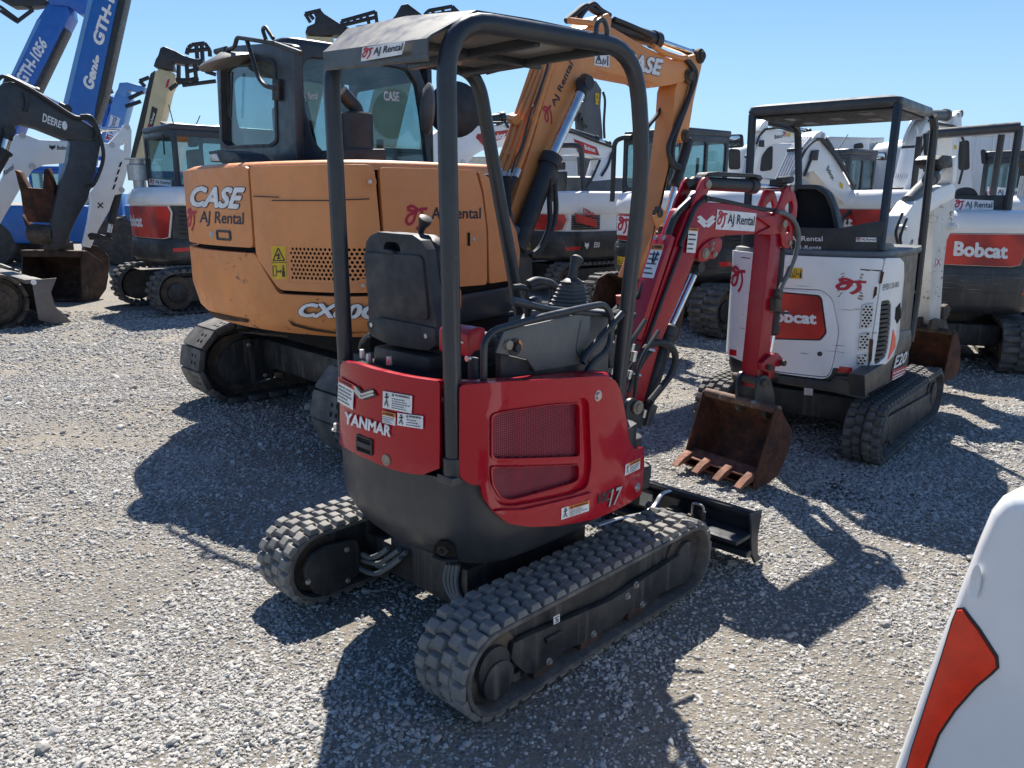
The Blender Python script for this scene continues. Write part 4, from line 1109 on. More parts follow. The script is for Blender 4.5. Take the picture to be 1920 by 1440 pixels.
    slab_ = lambda ps, y, d, mt, nm: (lambda mb: (mb.plate(Plane(F, 1, y, -1), uvs(Plane(F, 1, y, -1), ps), [], d, -d), mb.build(nm, mt, R_, bevel=.006)))(MB())
    slab_(((1128, 740), (1135, 645), (1160, 640), (1168, 740)), -.26, .05, M['plastic'], "valve_bracket")
    slab_(((985, 650), (990, 600), (1030, 590), (1060, 600), (1060, 650)), .05, .12, M['plastic'], "pedal_box")
    slab_(((1000, 600), (1004, 560), (1016, 556), (1020, 596)), -.02, .05, M['frame'], "travel_pedal"); slab_(((1040, 596), (1044, 555), (1056, 552), (1060, 592)), .06, .05, M['frame'], "travel_pedal")
    # floor, filler cap, front foot
    mb = MB(F); mb.box(.05, .52, -.38, .40, .60, .66); mb.build("floor_plate", M['frame'], R_, bevel=.01)
    for q, r, h in (((1180, 815), .055, .05), ((1200, 870), .05, .10)):
        p = F.l(on(Plane(F, 1, -.36, -1), q)); mb = MB(F); mb.lathe((p.x, p.y, p.z - h), (0, 0, 1), [(0, r * .9), (h * .4, r * .9), (h * .4, r), (h * .9, r), (h, r * .85)], 22); mb.build("tank_cap", M['plastic'], R_)
    # --- dozer blade
    zb = .275; bx0 = .985
    prof = [(bx0 + .0, zb), (bx0 + .055, zb - .01), (bx0 + .075, zb - .04), (bx0 + .05, .13), (bx0 + .06, .05), (bx0 + .10, .015), (bx0 + .085, .012), (bx0 + .04, .05), (bx0 + .03, .13), (bx0 + .04, zb - .06), (bx0 + .0, zb - .02)]
    mb = MB(F); mb.prism([(x, -.69, z) for x, z in prof], (0, 1.38, 0)); bl = mb.build("dozer_blade", M['frame'], R_, bevel=.003, seg=1)
    mb = MB(F); ep = [(bx0 - .03, zb + .004), (bx0 + .09, zb - .01), (bx0 + .065, .14), (bx0 + .08, .05), (bx0 + .125, .008), (bx0 + .06, .008), (bx0 + .02, .06), (bx0 + .0, .14), (bx0 - .01, .22)]
    mb.prism([(x, -.703, z) for x, z in ep], (0, .014, 0)); mb.build("blade_end_plate", M['frame'], bl, bevel=.003, seg=1)
    mb = MB(F); mb.box(bx0 - .13, bx0 + .02, -.70, -.42, .155, .175).box(bx0 - .03, bx0 + .03, -.70, .7, .06, .09); mb.build("blade_brace", M['frame'], R_, bevel=.006)
    for y, z0, z1 in ((-.48, .03, .235), (-.42, .03, .205)):
        mb = MB(F); mb.cyl((bx0 - .06, y, z0), (bx0 - .06, y, z1), .016, 14); mb.build("hinge_pin", M['castiron'], R_)
    mb = MB(F); mb.tube([(bx0 - .06, -.485, .19), (bx0 - .06, -.485, .265), (bx0 - .06, -.425, .265), (bx0 - .06, -.425, .20)], .006, 8, bend=.02); mb.build("pin_handle", M['steel'], R_)
    mb = MB(F); mb.lathe((bx0 - .06, -.455, .178), (0, 0, 1), [(0, .05), (.012, .05), (.016, .02)], 18).box(bx0 - .20, bx0 - .05, -.40, -.33, .17, .195).tube([(bx0 - .12, -.40, .185), (bx0 - .10, -.20, .20)], .022, 12); mb.build("hinge_plate", M['frame'], R_, bevel=.004)
    for y in (-.30, .30):
        mb = MB(F); mb.prism([(.30, y - .03, .13), (bx0 + .02, y - .03, .10), (bx0 + .02, y - .03, .19), (.30, y - .03, .22)], (0, .06, 0)); mb.build("blade_arm", M['under'], R_, bevel=.008)
    P_ = Plane(F, 1, -.38, -1)
    mb = MB(); mb.tube([on(P_, q) for q in ((1120, 985), (1160, 972), (1210, 962), (1228, 948), (1240, 925), (1256, 920))], .011, 8, bend=.03, world=True, flat=.5); mb.build("blade_lock_lever", M['steel'], R_)
    m = quad(Plane(F, 0, bx0 + .02, -1), [(1205, 943), (1228, 950), (1230, 925), (1208, 918)], .03); patch(R_, m, M['p_silver'], "blade_sticker")
    red_boom(F, R_)
    return F, R_

def red_boom(F, R_):
    B = F.sub(.62, .14, 0, yaw=radians(-7.0))
    hw = .062
    def on(pln, q): return pln.map(*pln.uv(*q))
    PB = Plane(B, 1, -hw, -1)
    mb = MB(B); mb.cyl((0, 0, .40), (0, 0, .72), .085, 24).box(-.12, .05, -.10, .10, .42, .50).box(-.12, .05, -.10, .10, .62, .70); sw = mb.build("swing_post", M['frame'], R_, bevel=.01)
    # swing casting that carries the boom foot
    PS = Plane(B, 1, -.10, -1)
    cs = round_poly(uvs(PS, Z7((95, 345), (130, 325), (165, 345), (185, 400), (180, 520), (120, 490), (85, 420))), .02)
    for off in (0, -.17):
        mb = MB(); mb.plate(PS, cs, [], .022, off); mb.build("boom_foot_plate", M['frame'], R_, bevel=.006)
    a, b = PS.uv(*Z7((148, 380))[0]); mb = MB(B); mb.lathe((a, -.125, b), (0, -1, 0), [(0, .035), (.012, .035), (.014, .022), (.022, .02)], 18); mb.build("foot_pin", M['tan'], R_)
    main = [(1172, 765), (1205, 640), (1270, 447), (1290, 395), (1310, 378), (1345, 380), (1385, 384), (1445, 400), (1468, 405), (1476, 425), (1468, 437), (1440, 438), (1365, 441), (1340, 447), (1315, 463), (1303, 485), (1272, 565), (1237, 648), (1203, 770)]
    mo = uvs(PB, main)
    mb = MB(); mb.plate(PB, mo, [], 2 * hw, -2 * hw); bo = mb.build("boom", M['redboom'], R_, bevel=.007, seg=2)
    # raised cheeks at elbow and tip
    rim = lambda g, k: [((p[0] - sum(q[0] for q in g) / len(g)) * k + sum(q[0] for q in g) / len(g), (p[1] - sum(q[1] for q in g) / len(g)) * k + sum(q[1] for q in g) / len(g)) for p in g]
    tip = uvs(PB, Z6((1190, 430), (1300, 420), (1400, 420), (1420, 480), (1400, 540), (1300, 560), (1180, 555), (1290, 500)))
    mb = MB(); mb.plate(PB, round_poly(tip, .01), [], .012, -.001); mb.build("tip_cheek", M['redboom'], bo, bevel=.005)
    knee = round_poly(uvs(PB, Z6((740, 740), (750, 680), (790, 630), (850, 590), (905, 580), (925, 605), (920, 660), (890, 710), (865, 745), (840, 735), (800, 760), (760, 765))), .012)
    for off in (-.006, -2 * hw - .012):
        mb = MB(); mb.plate(PB, knee, [], .018, off); mb.build("knee_bracket", M['redboom'], bo, bevel=.004)
    for q, r in zip(Z6((798, 700), (845, 625), (840, 665), (865, 705)), (.022, .010, .010, .013)):
        a, b = PB.uv(*q); mb = MB(B); mb.lathe((a, -hw - .012, b), (0, -1, 0), [(0, r * 1.3), (.004, r * 1.3), (.005, r), (.012, r * .9)], 14); mb.build("knee_pin", M['tan'], bo)
    # ears for the arm cylinder
    ear = uvs(PB, Z6((690, 400), (720, 300), (775, 160), (800, 128), (830, 130), (848, 170), (832, 235), (770, 320), (735, 390)))
    for off in (-.012, -2 * hw - .004):
        mb = MB(); mb.plate(PB, ear, [], .018, off); mb.build("cylinder_ear", M['redboom'], bo, bevel=.004)
    a, b = PB.uv(*Z6((822, 183))[0]); mb = MB(B); mb.cyl((a, -hw - .014, b), (a, hw + .014, b), .022, 16); mb.build("ear_pin", M['tan'], bo)
    # hose guard plate on the boom's back
    PGd = Plane(B, 1, -hw + .03, -1)
    rl = [(PB.uv(*q)) for q in ((1268, 447), (1205, 640))]
    d = Vector((rl[0][0] - rl[1][0], rl[0][1] - rl[1][1])).normalized(); nrm = Vector((-d.y, d.x))
    if nrm.x > 0: nrm = -nrm
    A, Bq = Vector(rl[0]), Vector(rl[1])
    g = [A + nrm * .012, A + nrm * .05, Bq + nrm * .05, Bq + nrm * .012]
    mb = MB(B); mb.prism([(p.x, -hw - .004, p.y) for p in g], (0, 2 * hw - .01, 0)); gd = mb.build("hose_guard", M['redboom'], bo, bevel=.005)
    up3 = Vector((d.x, 0, d.y)); n3 = Vector((nrm.x, 0, nrm.y)); G0 = Vector((A.x, 0, A.y)) + n3 * .0505
    mg = flat_map(B, G0 - up3 * .235 + Vector((0, hw - .028, 0)), Vector((0, -2 * hw + .045, 0)), up3 * .18, .001)
    warning(R_, mg, M['p_orange'], .17, 5)
    strokes(R_, sub_map(mg, .35, .48, .75, .78, .003), [[(.1, 1), (.3, 0)], [(.9, 1), (.7, 0)], [(.3, 0), (.7, 0)]], .3, M['p_black'], "pictogram")
    for y in (-.03, .025):
        p = G0 - up3 * .02 + Vector((0, y, 0)); mb = MB(B); mb.lathe(tuple(p), tuple(n3), [(0, .013), (.003, .013), (.003, .009), (.009, .008)], 10); mb.build("guard_bolt", M['steel'], gd)
    p = G0 - up3 * .55 + Vector((0, -.02, 0)); mb = MB(B); mb.lathe(tuple(p), tuple(n3), [(0, .013), (.003, .013), (.003, .009), (.009, .008)], 10); mb.build("guard_bolt", M['steel'], gd)
    # hose bundle entering under the ears, and hoses along the side
    for i, y in enumerate((-.03, -.01, .012, .034)):
        P = [B.l(on(Plane(B, 1, y, -1), q)) for q in Z6((520, 600), (560, 480), (600 + 10 * i, 400), (680, 320), (740, 270))]
        mb = MB(B); mb.curve([tuple(p) for p in P], .019, 9, 5); mb.build("hose_sleeve", M['hose'], R_)
    for ps, r, y in ((((500, 560), (430, 720), (330, 960), (290, 1040)), .011, .02), (((640, 640), (520, 960), (370, 1370), (330, 1480)), .010, -.075), (((800, 300), (745, 345), (700, 440), (620, 650)), .013, -.075), (((840, 290), (960, 312), (1200, 362), (1350, 378)), .012, -.055)):
        P = [B.l(on(Plane(B, 1, y, -1), q)) for q in Z6(*ps)]
        mb = MB(B); mb.curve([tuple(p) for p in P], r, 9, 6); mb.build("side_hose", M['hose'], R_)
    mb = MB(B); a = B.l(on(Plane(B, 1, -.06, -1), Z6((800, 290))[0])); mb.lathe((a.x, -.02, a.z), (0, -1, 0), [(0, .022), (.05, .022), (.055, .015), (.07, .015)], 14); mb.build("hose_fitting", M['plastic'], R_)
    # arm cylinder over the boom
    C = Plane(B, 1, 0.0, -1)
    c0, c1, c2 = (B.l(on(C, q)) for q in Z6((715, 172), (1185, 197), (1420, 218)))
    c0.y = c1.y = c2.y = 0
    cylinder(R_, B, c0, c1, c2, .036, .017, name="arm_cylinder")
    gp_ = [B.l(on(C, q)) for q in Z6((775, 118), (790, 95), (870, 88), (1140, 105), (1190, 115), (1205, 140), (1190, 160), (1150, 130), (820, 122))]
    mb = MB(B); mb.prism([(p.x, -.034, p.z) for p in gp_], (0, .068, 0)); mb.build("cylinder_guard", M['plastic'], R_, bevel=.005)
    mb = MB(B); e0 = B.l(on(C, Z6((1325, 158))[0])); e1 = B.l(on(C, Z6((1420, 145))[0])); mb.cyl((e0.x, -.03, e0.z), (e1.x, -.03, e1.z), .022, 14).box(e0.x + .0, e0.x + .10, -.025, .03, e0.z - .03, e0.z + .012); mb.build("cylinder_fitting", M['plastic'], R_, bevel=.005)
    P = [B.l(on(C, q)) for q in Z6((1190, 130), (1330, 146))]; mb = MB(B); mb.tube([tuple(p) for p in P], .005, 8); mb.build("steel_line", M['steel'], R_)
    # --- arm
    PA = Plane(B, 1, -.055, -1)
    mb = MB(); mb.plate(PA, uvs(PA, [(1446, 436), (1423, 660), (1416, 728), (1436, 722), (1443, 662), (1466, 445), (1462, 432)]), [], .11, -.11); arm = mb.build("arm", M['redboom'], R_, bevel=.006)
    br = uvs(PA, Z6((1300, 430), (1340, 350), (1390, 212), (1432, 190), (1462, 250), (1482, 330), (1476, 420), (1450, 560), (1438, 650), (1400, 668), (1365, 640), (1360, 560), (1310, 520)))
    h1 = round_poly(uvs(PA, Z6((1438, 300), (1452, 350), (1440, 400), (1405, 395), (1385, 370), (1400, 330))), .012)
    h2 = round_poly(uvs(PA, Z6((1385, 500), (1420, 490), (1425, 540), (1395, 555))), .008)
    br = round_poly(br, .02)
    for off in (.0, -.128):
        mb = MB(); mb.plate(PA, br, [h1, h2], .018, off); mb.build("arm_bracket", M['redboom'], arm, bevel=.004)
    for q, r in zip(Z6((1438, 212), (1385, 478), (1425, 620)), (.018, .022, .016)):
        a, b = PA.uv(*q); mb = MB(B); mb.cyl((a, -.078, b), (a, .08, b), r, 16); mb.build("arm_pin", M['tan'], arm)
    # bucket cylinder behind the arm, hose loop and valve
    PC = Plane(B, 1, -.01, -1)
    q0, q1, q2 = (B.l(on(PC, q)) for q in ((1462, 470), (1447, 628), (1438, 690)))
    q0.y = q1.y = q2.y = 0; cylinder(R_, B, q0 + Vector((.02, 0, 0)), q1 + Vector((.03, 0, 0)), q2 + Vector((.02, 0, 0)), .030, .015, name="bucket_cylinder")
    PD = Plane(B, 1, -.085, -1)
    mb = MB(); mb.curve([on(PD, q) for q in Z6((1350, 390), (1400, 400), (1470, 450), (1510, 560), (1490, 700), (1430, 850), (1390, 930), (1355, 1010))], .014, 10, 7, world=True); mb.build("auxiliary_hose", M['hosegrey'], R_)
    for q, w, h in ((Z6((1345, 1085))[0], .06, .075), (Z6((1365, 1000))[0], .03, .05)):
        p = B.l(on(PD, q)); mb = MB(B); mb.box(p.x - w / 2, p.x + w / 2, -.10, -.055, p.z - h / 2, p.z + h / 2); mb.build("shutoff_valve", M['castiron'], R_, bevel=.006)
    p = B.l(on(PD, Z6((1405, 1150))[0])); mb = MB(B); mb.tube([(p.x - .06, -.08, p.z + .01), (p.x + .03, -.09, p.z)], .008, 8); mb.build("valve_handle", M['frame'], R_)
    # boom cylinder in front of the boom
    k0, k1, k2 = (B.l(on(C, q)) for q in ((1203, 760), (1258, 610), (1308, 500)))
    k0.y = k1.y = k2.y = 0
    cylinder(R_, B, k0 + Vector((.02, 0, -.03)), k1, k2, .040, .020, name="boom_cylinder")
    mb = MB(); mb.curve([on(Plane(B, 1, -.09, -1), q) for q in Z5((1390, 870), (1430, 830), (1520, 810), (1600, 850), (1625, 930), (1590, 1050), (1500, 1170), (1435, 1250))], .018, 9, 6, world=True); mb.build("sleeved_hose", M['hose'], R_)
    for i, ps in enumerate((((1410, 850), (1340, 930), (1290, 1010), (1260, 1100)), ((1440, 870), (1380, 950), (1320, 1060), (1270, 1180)), ((1340, 830), (1300, 900), (1240, 1000)), ((1170, 880), (1090, 960), (1060, 1040)))):
        mb = MB(); mb.curve([on(Plane(B, 1, -.10 - .01 * i, -1), q) for q in Z5(*ps)], .013, 8, 6, world=True); mb.build("boom_foot_hose", M['hose'], R_)
    for q in Z5((1440, 860), (1335, 1045)):
        p = on(Plane(B, 1, -.115, -1), q); mb = MB(); mb.tube([p + Vector((-.02, 0, .004)), p + Vector((.02, 0, -.006))], .017, 10, world=True, flat=.35); mb.build("cable_tie", M['p_white'], R_)
    for q in Z5((1075, 1000), (1280, 1050), (1390, 1340), (1300, 850)):
        p = on(Plane(B, 1, -.125, -1), q); mb = MB(); mb.cyl(p - Vector((.004, 0, .02)), p + Vector((.004, 0, .02)), .013, 10, world=True); mb.build("hose_end", M['steel'], R_)
    mb = MB(); mb.plate(Plane(B, 1, -.13, -1), uvs(Plane(B, 1, -.13, -1), Z5((1400, 1440), (1430, 1330), (1455, 1265), (1498, 1285), (1480, 1340), (1440, 1440))), [], .05, -.05); mb.build("foot_guard", M['frame'], R_, bevel=.006)
    # print on the boom
    logo_aj(R_, quad(PB, Z6((882, 520), (1175, 536), (1190, 400), (897, 372)), .003))
    for dy in (0, 28):
        strokes(R_, quad(PB, Z6((758, 515 - dy), (872, 515 - dy), (872, 435 - dy), (758, 435 - dy)), .002), [[(.0, .82), (.47, .18)], [(.53, .18), (1.0, .82)]], .28, M['p_white'], "emblem")
    warning(R_, quad(PB, Z6((652, 692), (720, 696), (742, 512), (672, 506)), .0135), M['p_orange'], .12, 4)
    # --- link and bucket
    hk = uvs(Plane(B, 1, -.085, -1), Z7((903, 170), (905, 130), (960, 80), (1000, 70), (1025, 95), (1030, 140), (1000, 150), (985, 145), (975, 200), (955, 232), (940, 225), (945, 185)))
    mb = MB(); mb.plate(Plane(B, 1, -.085, -1), hk, [], .03, -.03); mb.build("bucket_link", M['redboom'], R_, bevel=.006)
    for q in Z7((1018, 125), (938, 152)):
        p = B.l(on(Plane(B, 1, -.085, -1), q)); mb = MB(B); mb.lathe(tuple(p), (0, -1, 0), [(-.02, .014), (.012, .014), (.012, .02), (.025, .018)], 12); mb.build("link_pin", M['castiron'], R_)
    K = Frame(1.15, 4.37, 0, radians(35.2))
    PK = Plane(K, 1, -.24, -1)
    side = uvs(PK, Z7((862, 815), (925, 610), (985, 400), (1002, 392), (1020, 405), (1083, 525), (1075, 600), (1055, 660), (1000, 790), (950, 830), (890, 862), (858, 868)))
    bkt = thing if False else None
    bucket(R_, K.sub(0, .035, 0), .55, side, 0, M['rust'], M['tooth'], top=4, nteeth=4, tl=.12)
    tp = side[3]; P1 = K.w(tp[0] + .01, -.235, tp[1] - .015); P2 = K.w(tp[0] + .01, .305, tp[1] - .015)
    mb = MB(); mb.tube([P1, P2], .027, 16, world=True); mb.build("bucket_bar", M['worn_bar'], R_)
    for y0 in (-.085, .06):
        PE = Plane(K, 1, y0, -1)
        e = uvs(Plane(K, 1, -.085, -1), Z7((870, 375), (868, 250), (890, 205), (915, 195), (945, 215), (968, 300), (975, 390)))
        mb = MB(); mb.plate(PE, round_poly(e, .02), [], .022, -.011); mb.build("bucket_ear", M['frame'], R_, bevel=.004)
    for q in Z7((905, 240),):
        a, b = Plane(K, 1, -.085, -1).uv(*q); mb = MB(K); mb.cyl((a, -.12, b), (a, .12, b), .024, 14); mb.build("bucket_pin", M['castiron'], R_)
    for y0 in (-.14, .05):
        x, z = tp[0] + .05, tp[1] - .06
        mb = MB(K); mb.lathe((x, y0, z), (0, 1, 0), [(0, .02), (0, .035), (.03, .035), (.03, .02)], 16); mb.build("hook_ring", M['castiron'], R_)
red_excavator()
# ------------------------------------------------------------------ shared machine pieces
def on(pln, q, off=0.0): return pln.map(*pln.uv(*q), off)
def scale_poly(g, k):
    cx = sum(p[0] for p in g) / len(g); cy_ = sum(p[1] for p in g) / len(g)
    return [((p[0] - cx) * k + cx, (p[1] - cy_) * k + cy_) for p in g]
def slab(root, S, pts, depth, mat, name, bevel=.01, holes=(), base=0.0, rnd=0.0, seg=2):
    """block with the given face outline (photo pixels on surface S), reaching depth behind that face"""
    o = uvs(S, pts)
    if rnd: o = round_poly(o, rnd)
    mb = MB(); mb.plate(S, o, [round_poly(uvs(S, h), rnd * .7) if rnd else uvs(S, h) for h in holes], depth, base - depth)
    return mb.build(name, mat, root, bevel=bevel, seg=seg)
def block(root, F, x0, x1, y0, y1, z0, z1, mat, name, bevel=.01, seg=2):
    mb = MB(F); mb.box(x0, x1, y0, y1, z0, z1); return mb.build(name, mat, root, bevel=bevel, seg=seg)
def house_wall(root, W, s0, s1, z0, z1, mat, name, top_round=.0, bevel=.02, thick=.04, base=0.0, rnd=.03):
    o = round_poly([(s0, z0), (s1, z0), (s1, z1), (s0, z1)], rnd)
    mb = MB(); mb.plate(W, o, [], thick, base); return mb.build(name, mat, root, bevel=bevel, seg=2)

def steel_track(root, F, xr, xf, R, y0, y1, pitch=.17, mat=None):
    """chain with bolt-on rubber pads, every pad a piece of its own"""
    T = loop_len(xr, xf, R); n = int(round(T / pitch)); ym = (y0 + y1) / 2; w = y1 - y0; L = T / n * .93
    mb = MB(F); rings = []
    for k in range(80):
        ring = []
        for y, off in ((ym - .07, .05), (ym + .07, .05), (ym + .07, .105), (ym - .07, .105)):
            x, z, _, _ = loop_point(T * k / 80, xr, xf, R, off); ring.append((x, y, z))
        rings.append(ring)
    rings.append(rings[0]); mb.loft(rings, caps=False); ch = mb.build("track_chain", M['castiron'], root)
    # pad mesh, x along the run, z out
    Fp = WORLD; S = Plane(Fp, 2, 0.0, 1)
    o = round_poly([(-L / 2, -w / 2), (L / 2, -w / 2), (L / 2, w / 2), (-L / 2, w / 2)], .025, 2)
    hs = []
    for yy in (-w * .27, -w * .12):
        for xx in (-L * .17, L * .17):
            hs.append([(xx + .017 * cos(t), yy + .017 * sin(t)) for t in np.linspace(0, 2 * pi, 9)[:-1]])
    mb = MB(); mb.plate(S, o, hs, .045, 0.0)
    ob = mb.build("track_pad", mat or M['rubber'], None, bevel=.008, seg=1); me = ob.data; bpy.data.objects.remove(ob)
    for k in range(n):
        x, z, nx, nz = loop_point(T * (k + .5) / n, xr, xf, R, .045)
        Mx = Matrix(((nz, 0, nx, x), (0, 1, 0, ym), (-nx, 0, nz, z), (0, 0, 0, 1)))
        inst("track_pad", me, ch, INV[root.name] @ F.M @ Mx)
    return ch

def seat_in(root, F, x, y, z, s=1.0, mat=None):
    mb = MB(F)
    mb.box(x - .22 * s, x + .24 * s, y - .22 * s, y + .22 * s, z, z + .12 * s)
    mb.box(x - .30 * s, x - .20 * s, y - .21 * s, y + .21 * s, z + .10 * s, z + .62 * s)
    mb.box(x - .29 * s, x - .20 * s, y - .13 * s, y + .13 * s, z + .66 * s, z + .86 * s)
    return mb.build("operator_seat", mat or M['plastic'], root, bevel=.04, seg=3)

def box_cab(root, F, x0, x1, y0, y1, z0, z1, mat, post=.07, sill=.30, rear_sill=.30, lean=.12, glassm=None, slope=.0, seat=True, split=.52):
    """glazed cab: four framed sides with panes, roof, seat and levers inside; x forward; lean = forward rake of the windscreen foot"""
    g = glassm or M['glass']; H_ = z1 - z0
    c = []
    fx0, fx1 = x0, x1
    # rear and front
    for S, xs, nm, sl in ((Plane(F, 0, x0, -1), (y0, y1), "rear_frame", rear_sill), (Plane(F, 0, x1, 1), (y0, y1), "front_frame", .12)):
        o = [(xs[0], z0), (xs[1], z0), (xs[1], z1 - .02), (xs[0], z1 - .02)]
        h = round_poly([(xs[0] + post, z0 + H_ * sl), (xs[1] - post, z0 + H_ * sl), (xs[1] - post, z1 - post - .04), (xs[0] + post, z1 - post - .04)], .06)
        mb = MB(); mb.plate(S, o, [h], .045, -.045); f = mb.build(nm, mat, root, bevel=.008)
        mb = MB(); mb.plate(S, scale_poly(h, 1.03), [], .006, -.022); mb.build("pane", g, f)
    for S, nm in ((Plane(F, 1, y0, -1), "side_frame"), (Plane(F, 1, y1, 1), "side_frame")):
        o = [(x0 + .046, z0), (x1 - .046, z0), (x1 - .046, z1 - .02), (x0 + .046, z1 - .02)]
        xm = x0 + (x1 - x0) * split
        hs = [round_poly([(x0 + post, z0 + H_ * sill), (xm - post * .4, z0 + H_ * sill), (xm - post * .4, z1 - post - .04), (x0 + post, z1 - post - .04)], .05),
              round_poly([(xm + post * .4, z0 + H_ * .10), (x1 - post, z0 + H_ * .10), (x1 - post, z1 - post - .04), (xm + post * .4, z1 - post - .04)], .05)]
        mb = MB(); mb.plate(S, o, hs, .045, -.045); f = mb.build(nm, mat, root, bevel=.008)
        for h in hs:
            mb = MB(); mb.plate(S, scale_poly(h, 1.03), [], .006, -.022); mb.build("pane", g, f)
    mb = MB(F); mb.prism([(x, y, z1 - .02) for x, y in round_poly([(x0 - .015, y0 - .015), (x1 + .06, y0 - .015), (x1 + .06, y1 + .015), (x0 - .015, y1 + .015)], .08)], (0, 0, .09)); mb.build("cab_roof", mat, root, bevel=.03, seg=3)
    mb = MB(F); mb.box(x0 + .05, x1 - .05, y0 + .05, y1 - .05, z0 - .05, z0 + .04); mb.build("cab_floor", M['dark'], root)
    if seat:
        seat_in(root, F, x0 + (x1 - x0) * .45, (y0 + y1) / 2, z0 + .18, min(1.0, (y1 - y0) / .9))
        mb = MB(F)
        for sy in (-.3, .3): mb.tube([(x0 + (x1 - x0) * .62, (y0 + y1) / 2 + sy * (y1 - y0) * .9, z0 + .2), (x0 + (x1 - x0) * .66, (y0 + y1) / 2 + sy * (y1 - y0) * .85, z0 + .62)], .022, 8)
        mb.build("control_levers", M['plastic'], root)

# ------------------------------------------------------------------ the big orange excavator
def orange_excavator():
    F = Frame(-.95, 6.38, 0, radians(43))
    R_ = thing("excavator", F, "large orange excavator with grey cab and scraped rear, parked behind the red one", "excavator")
    for y0, y1, sd in ((-1.3, -.9, -1), (.9, 1.3, 1)):
        steel_track(R_, F, -1.3, 1.45, .335, y0, y1, .185)
        track_inside(R_, F, -1.3, 1.45, .335, y0, y1, sd)
    Pm = Plane(F, 1, .885, -1)
    zc = Z(160, 580, 2.1818)
    slab(R_, Pm, zc((545, 245), (560, 185), (610, 135), (660, 120), (775, 118), (775, 280), (730, 290), (640, 312), (580, 300)), .05, M['under'], "motor_cover", .012)
    for q in zc((668, 145), (735, 270)):
        p = F.l(on(Pm, q)); mb = MB(F); mb.lathe(tuple(p), (0, -1, 0), [(-.01, .02), (.004, .02), (.006, .013), (.014, .012)], 10); mb.build("bolt", M['steel'], R_)
    block(R_, F, -.75, .75, -.95, .95, .28, .52, M['under'], "cross_frame", .03)
    block(R_, F, -.85, 1.25, -.92, .95, .60, .80, M['dark'], "house_floor", .03)
    mb = MB(F); mb.cyl((0, 0, .5), (0, 0, .80), .52, 36); mb.build("slew_ring", M['castiron'], R_)
    plan = smooth_plan([(.2, 1.09), (-.6, 1.09), (-1.02, 1.09), (-1.205, .985), (-1.31, .73), (-1.365, .38), (-1.36, 0), (-1.30, -.38), (-1.19, -.70), (-1.05, -.95), (-.86, -1.07), (-.5, -1.09), (0, -1.09), (.28, -1.06), (.42, -.97)], 5)
    def bulge(z):
        if z > 1.0: return 1.0
        return 1.0 - .10 * ((1.0 - z) / .24) ** 2.0
    W = Wall(F, plan, bulge)
    sA = W.s[0]; sL = W.uv(482, 400)[0]; sR = W.uv(712, 430)[0]
    rings = [[(x * .975 * bulge(z), y * .975 * bulge(z), z) for x, y in plan] + [(.55 * bulge(z), -.5, z), (.55, .9, z)] for z in (.80, .84, .9, 1.0, 1.4, 1.8, 1.83)]
    mb = MB(F); mb.loft(rings); mb.build("house_core", M['dark'], R_)
    # counterweight with its stepped upper edge
    zlo, zst = .785, W.uv(420, 470)[1]
    s_d0 = W.uv(484, 470)[0]; s_d1, z_d1 = W.uv(528, 550); s_e = W.uv(860, 560)[0]
    bot = []
    cw = [(sA + .75, zlo + .1), (sA + .75, zst), (s_d0, zst), (s_d1, z_d1), (s_e, z_d1 + .005), (s_e, zlo + .02)] + [(s_e + (sA + .75 - s_e) * t, zlo - .0) for t in np.linspace(.05, .95, 10)]
    mb = MB(); mb.plate(W, round_poly(cw, .03), [], .05, -.02); mb.build("counterweight", M['orangelow'], R_, bevel=.02, seg=3)
    rn = [[(x * k * bulge(z), y * k * bulge(z), z) for x, y in plan[int(len(plan) * .18):int(len(plan) * .72)]] for k, z in ((1.005, .80), (.99, .785), (.93, .775), (.6, .775))]
    mb = MB(F); mb.loft(rn, caps=False, closed=False); mb.build("counterweight_floor", M['orangelow'], R_, smooth=60)
    # upper panels
    zt = W.uv(600, 309)[1]
    mb = MB(); o = round_poly([(sA + .70, zst + .035), (s_d0 - .012, zst + .035), (s_d0 - .005, zt), (sA + .70, zt)], .04); mb.plate(W, o, [], .05, -.02); mb.build("left_door", M['orange'], R_, bevel=.022, seg=3)
    hole_o = [W.uv(*q) for q in ((548, 461), (692, 463), (692, 529), (551, 527))]
    ed = round_poly([(s_d0 + .012, zst - .02), (s_d0 + .012, zt), (W.uv(703, 420)[0], zt), (W.uv(716, 420)[0], z_d1 + .025), (s_d1 + .012, z_d1 + .025)], .045)
    # perforated grille
    holes = []; st = .030; j = 0; y = min(p[1] for p in hole_o)
    while y < max(p[1] for p in hole_o):
        x = min(p[0] for p in hole_o) + (st / 2 if j % 2 else 0)
        while x < max(p[0] for p in hole_o):
            if in_poly(x, y, hole_o): holes.append([(x + .0105 * cos(t), y + .0105 * sin(t)) for t in np.linspace(.52, .52 + 2 * pi, 7)[:-1]])
            x += st
        y += st * .87; j += 1
    mb = MB(); mb.plate(W, ed, [scale_poly(hole_o, 1.04)], .05, -.02); dr = mb.build("engine_door", M['orange'], R_, bevel=.022, seg=3)
    mb = MB(); mb.plate(W, scale_poly(hole_o, 1.07), holes, .006, .022); mb.build("perforated_grille", M['orange'], dr)
    for q in ((691, 341), (680, 534)):
        a, b = W.uv(*q); n = (W.map(a, b, 1) - W.map(a, b, 0)).normalized()
        mb = MB(); mb.lathe(W.map(a, b, .028), n, [(0, .042), (.006, .042), (.007, .030), (.003, .028), (.004, .018), (.012, .016)], 20); mb.build("door_latch", M['orange'], dr)
        mb = MB(); mb.lathe(W.map(a, b, .032), n, [(0, .014), (.010, .012)], 12); mb.build("latch_screw", M['steel'], dr)
    sd = [W.uv(*q) for q in ((708, 314), (886, 319), (898, 360), (907, 430), (908, 533), (724, 547))]
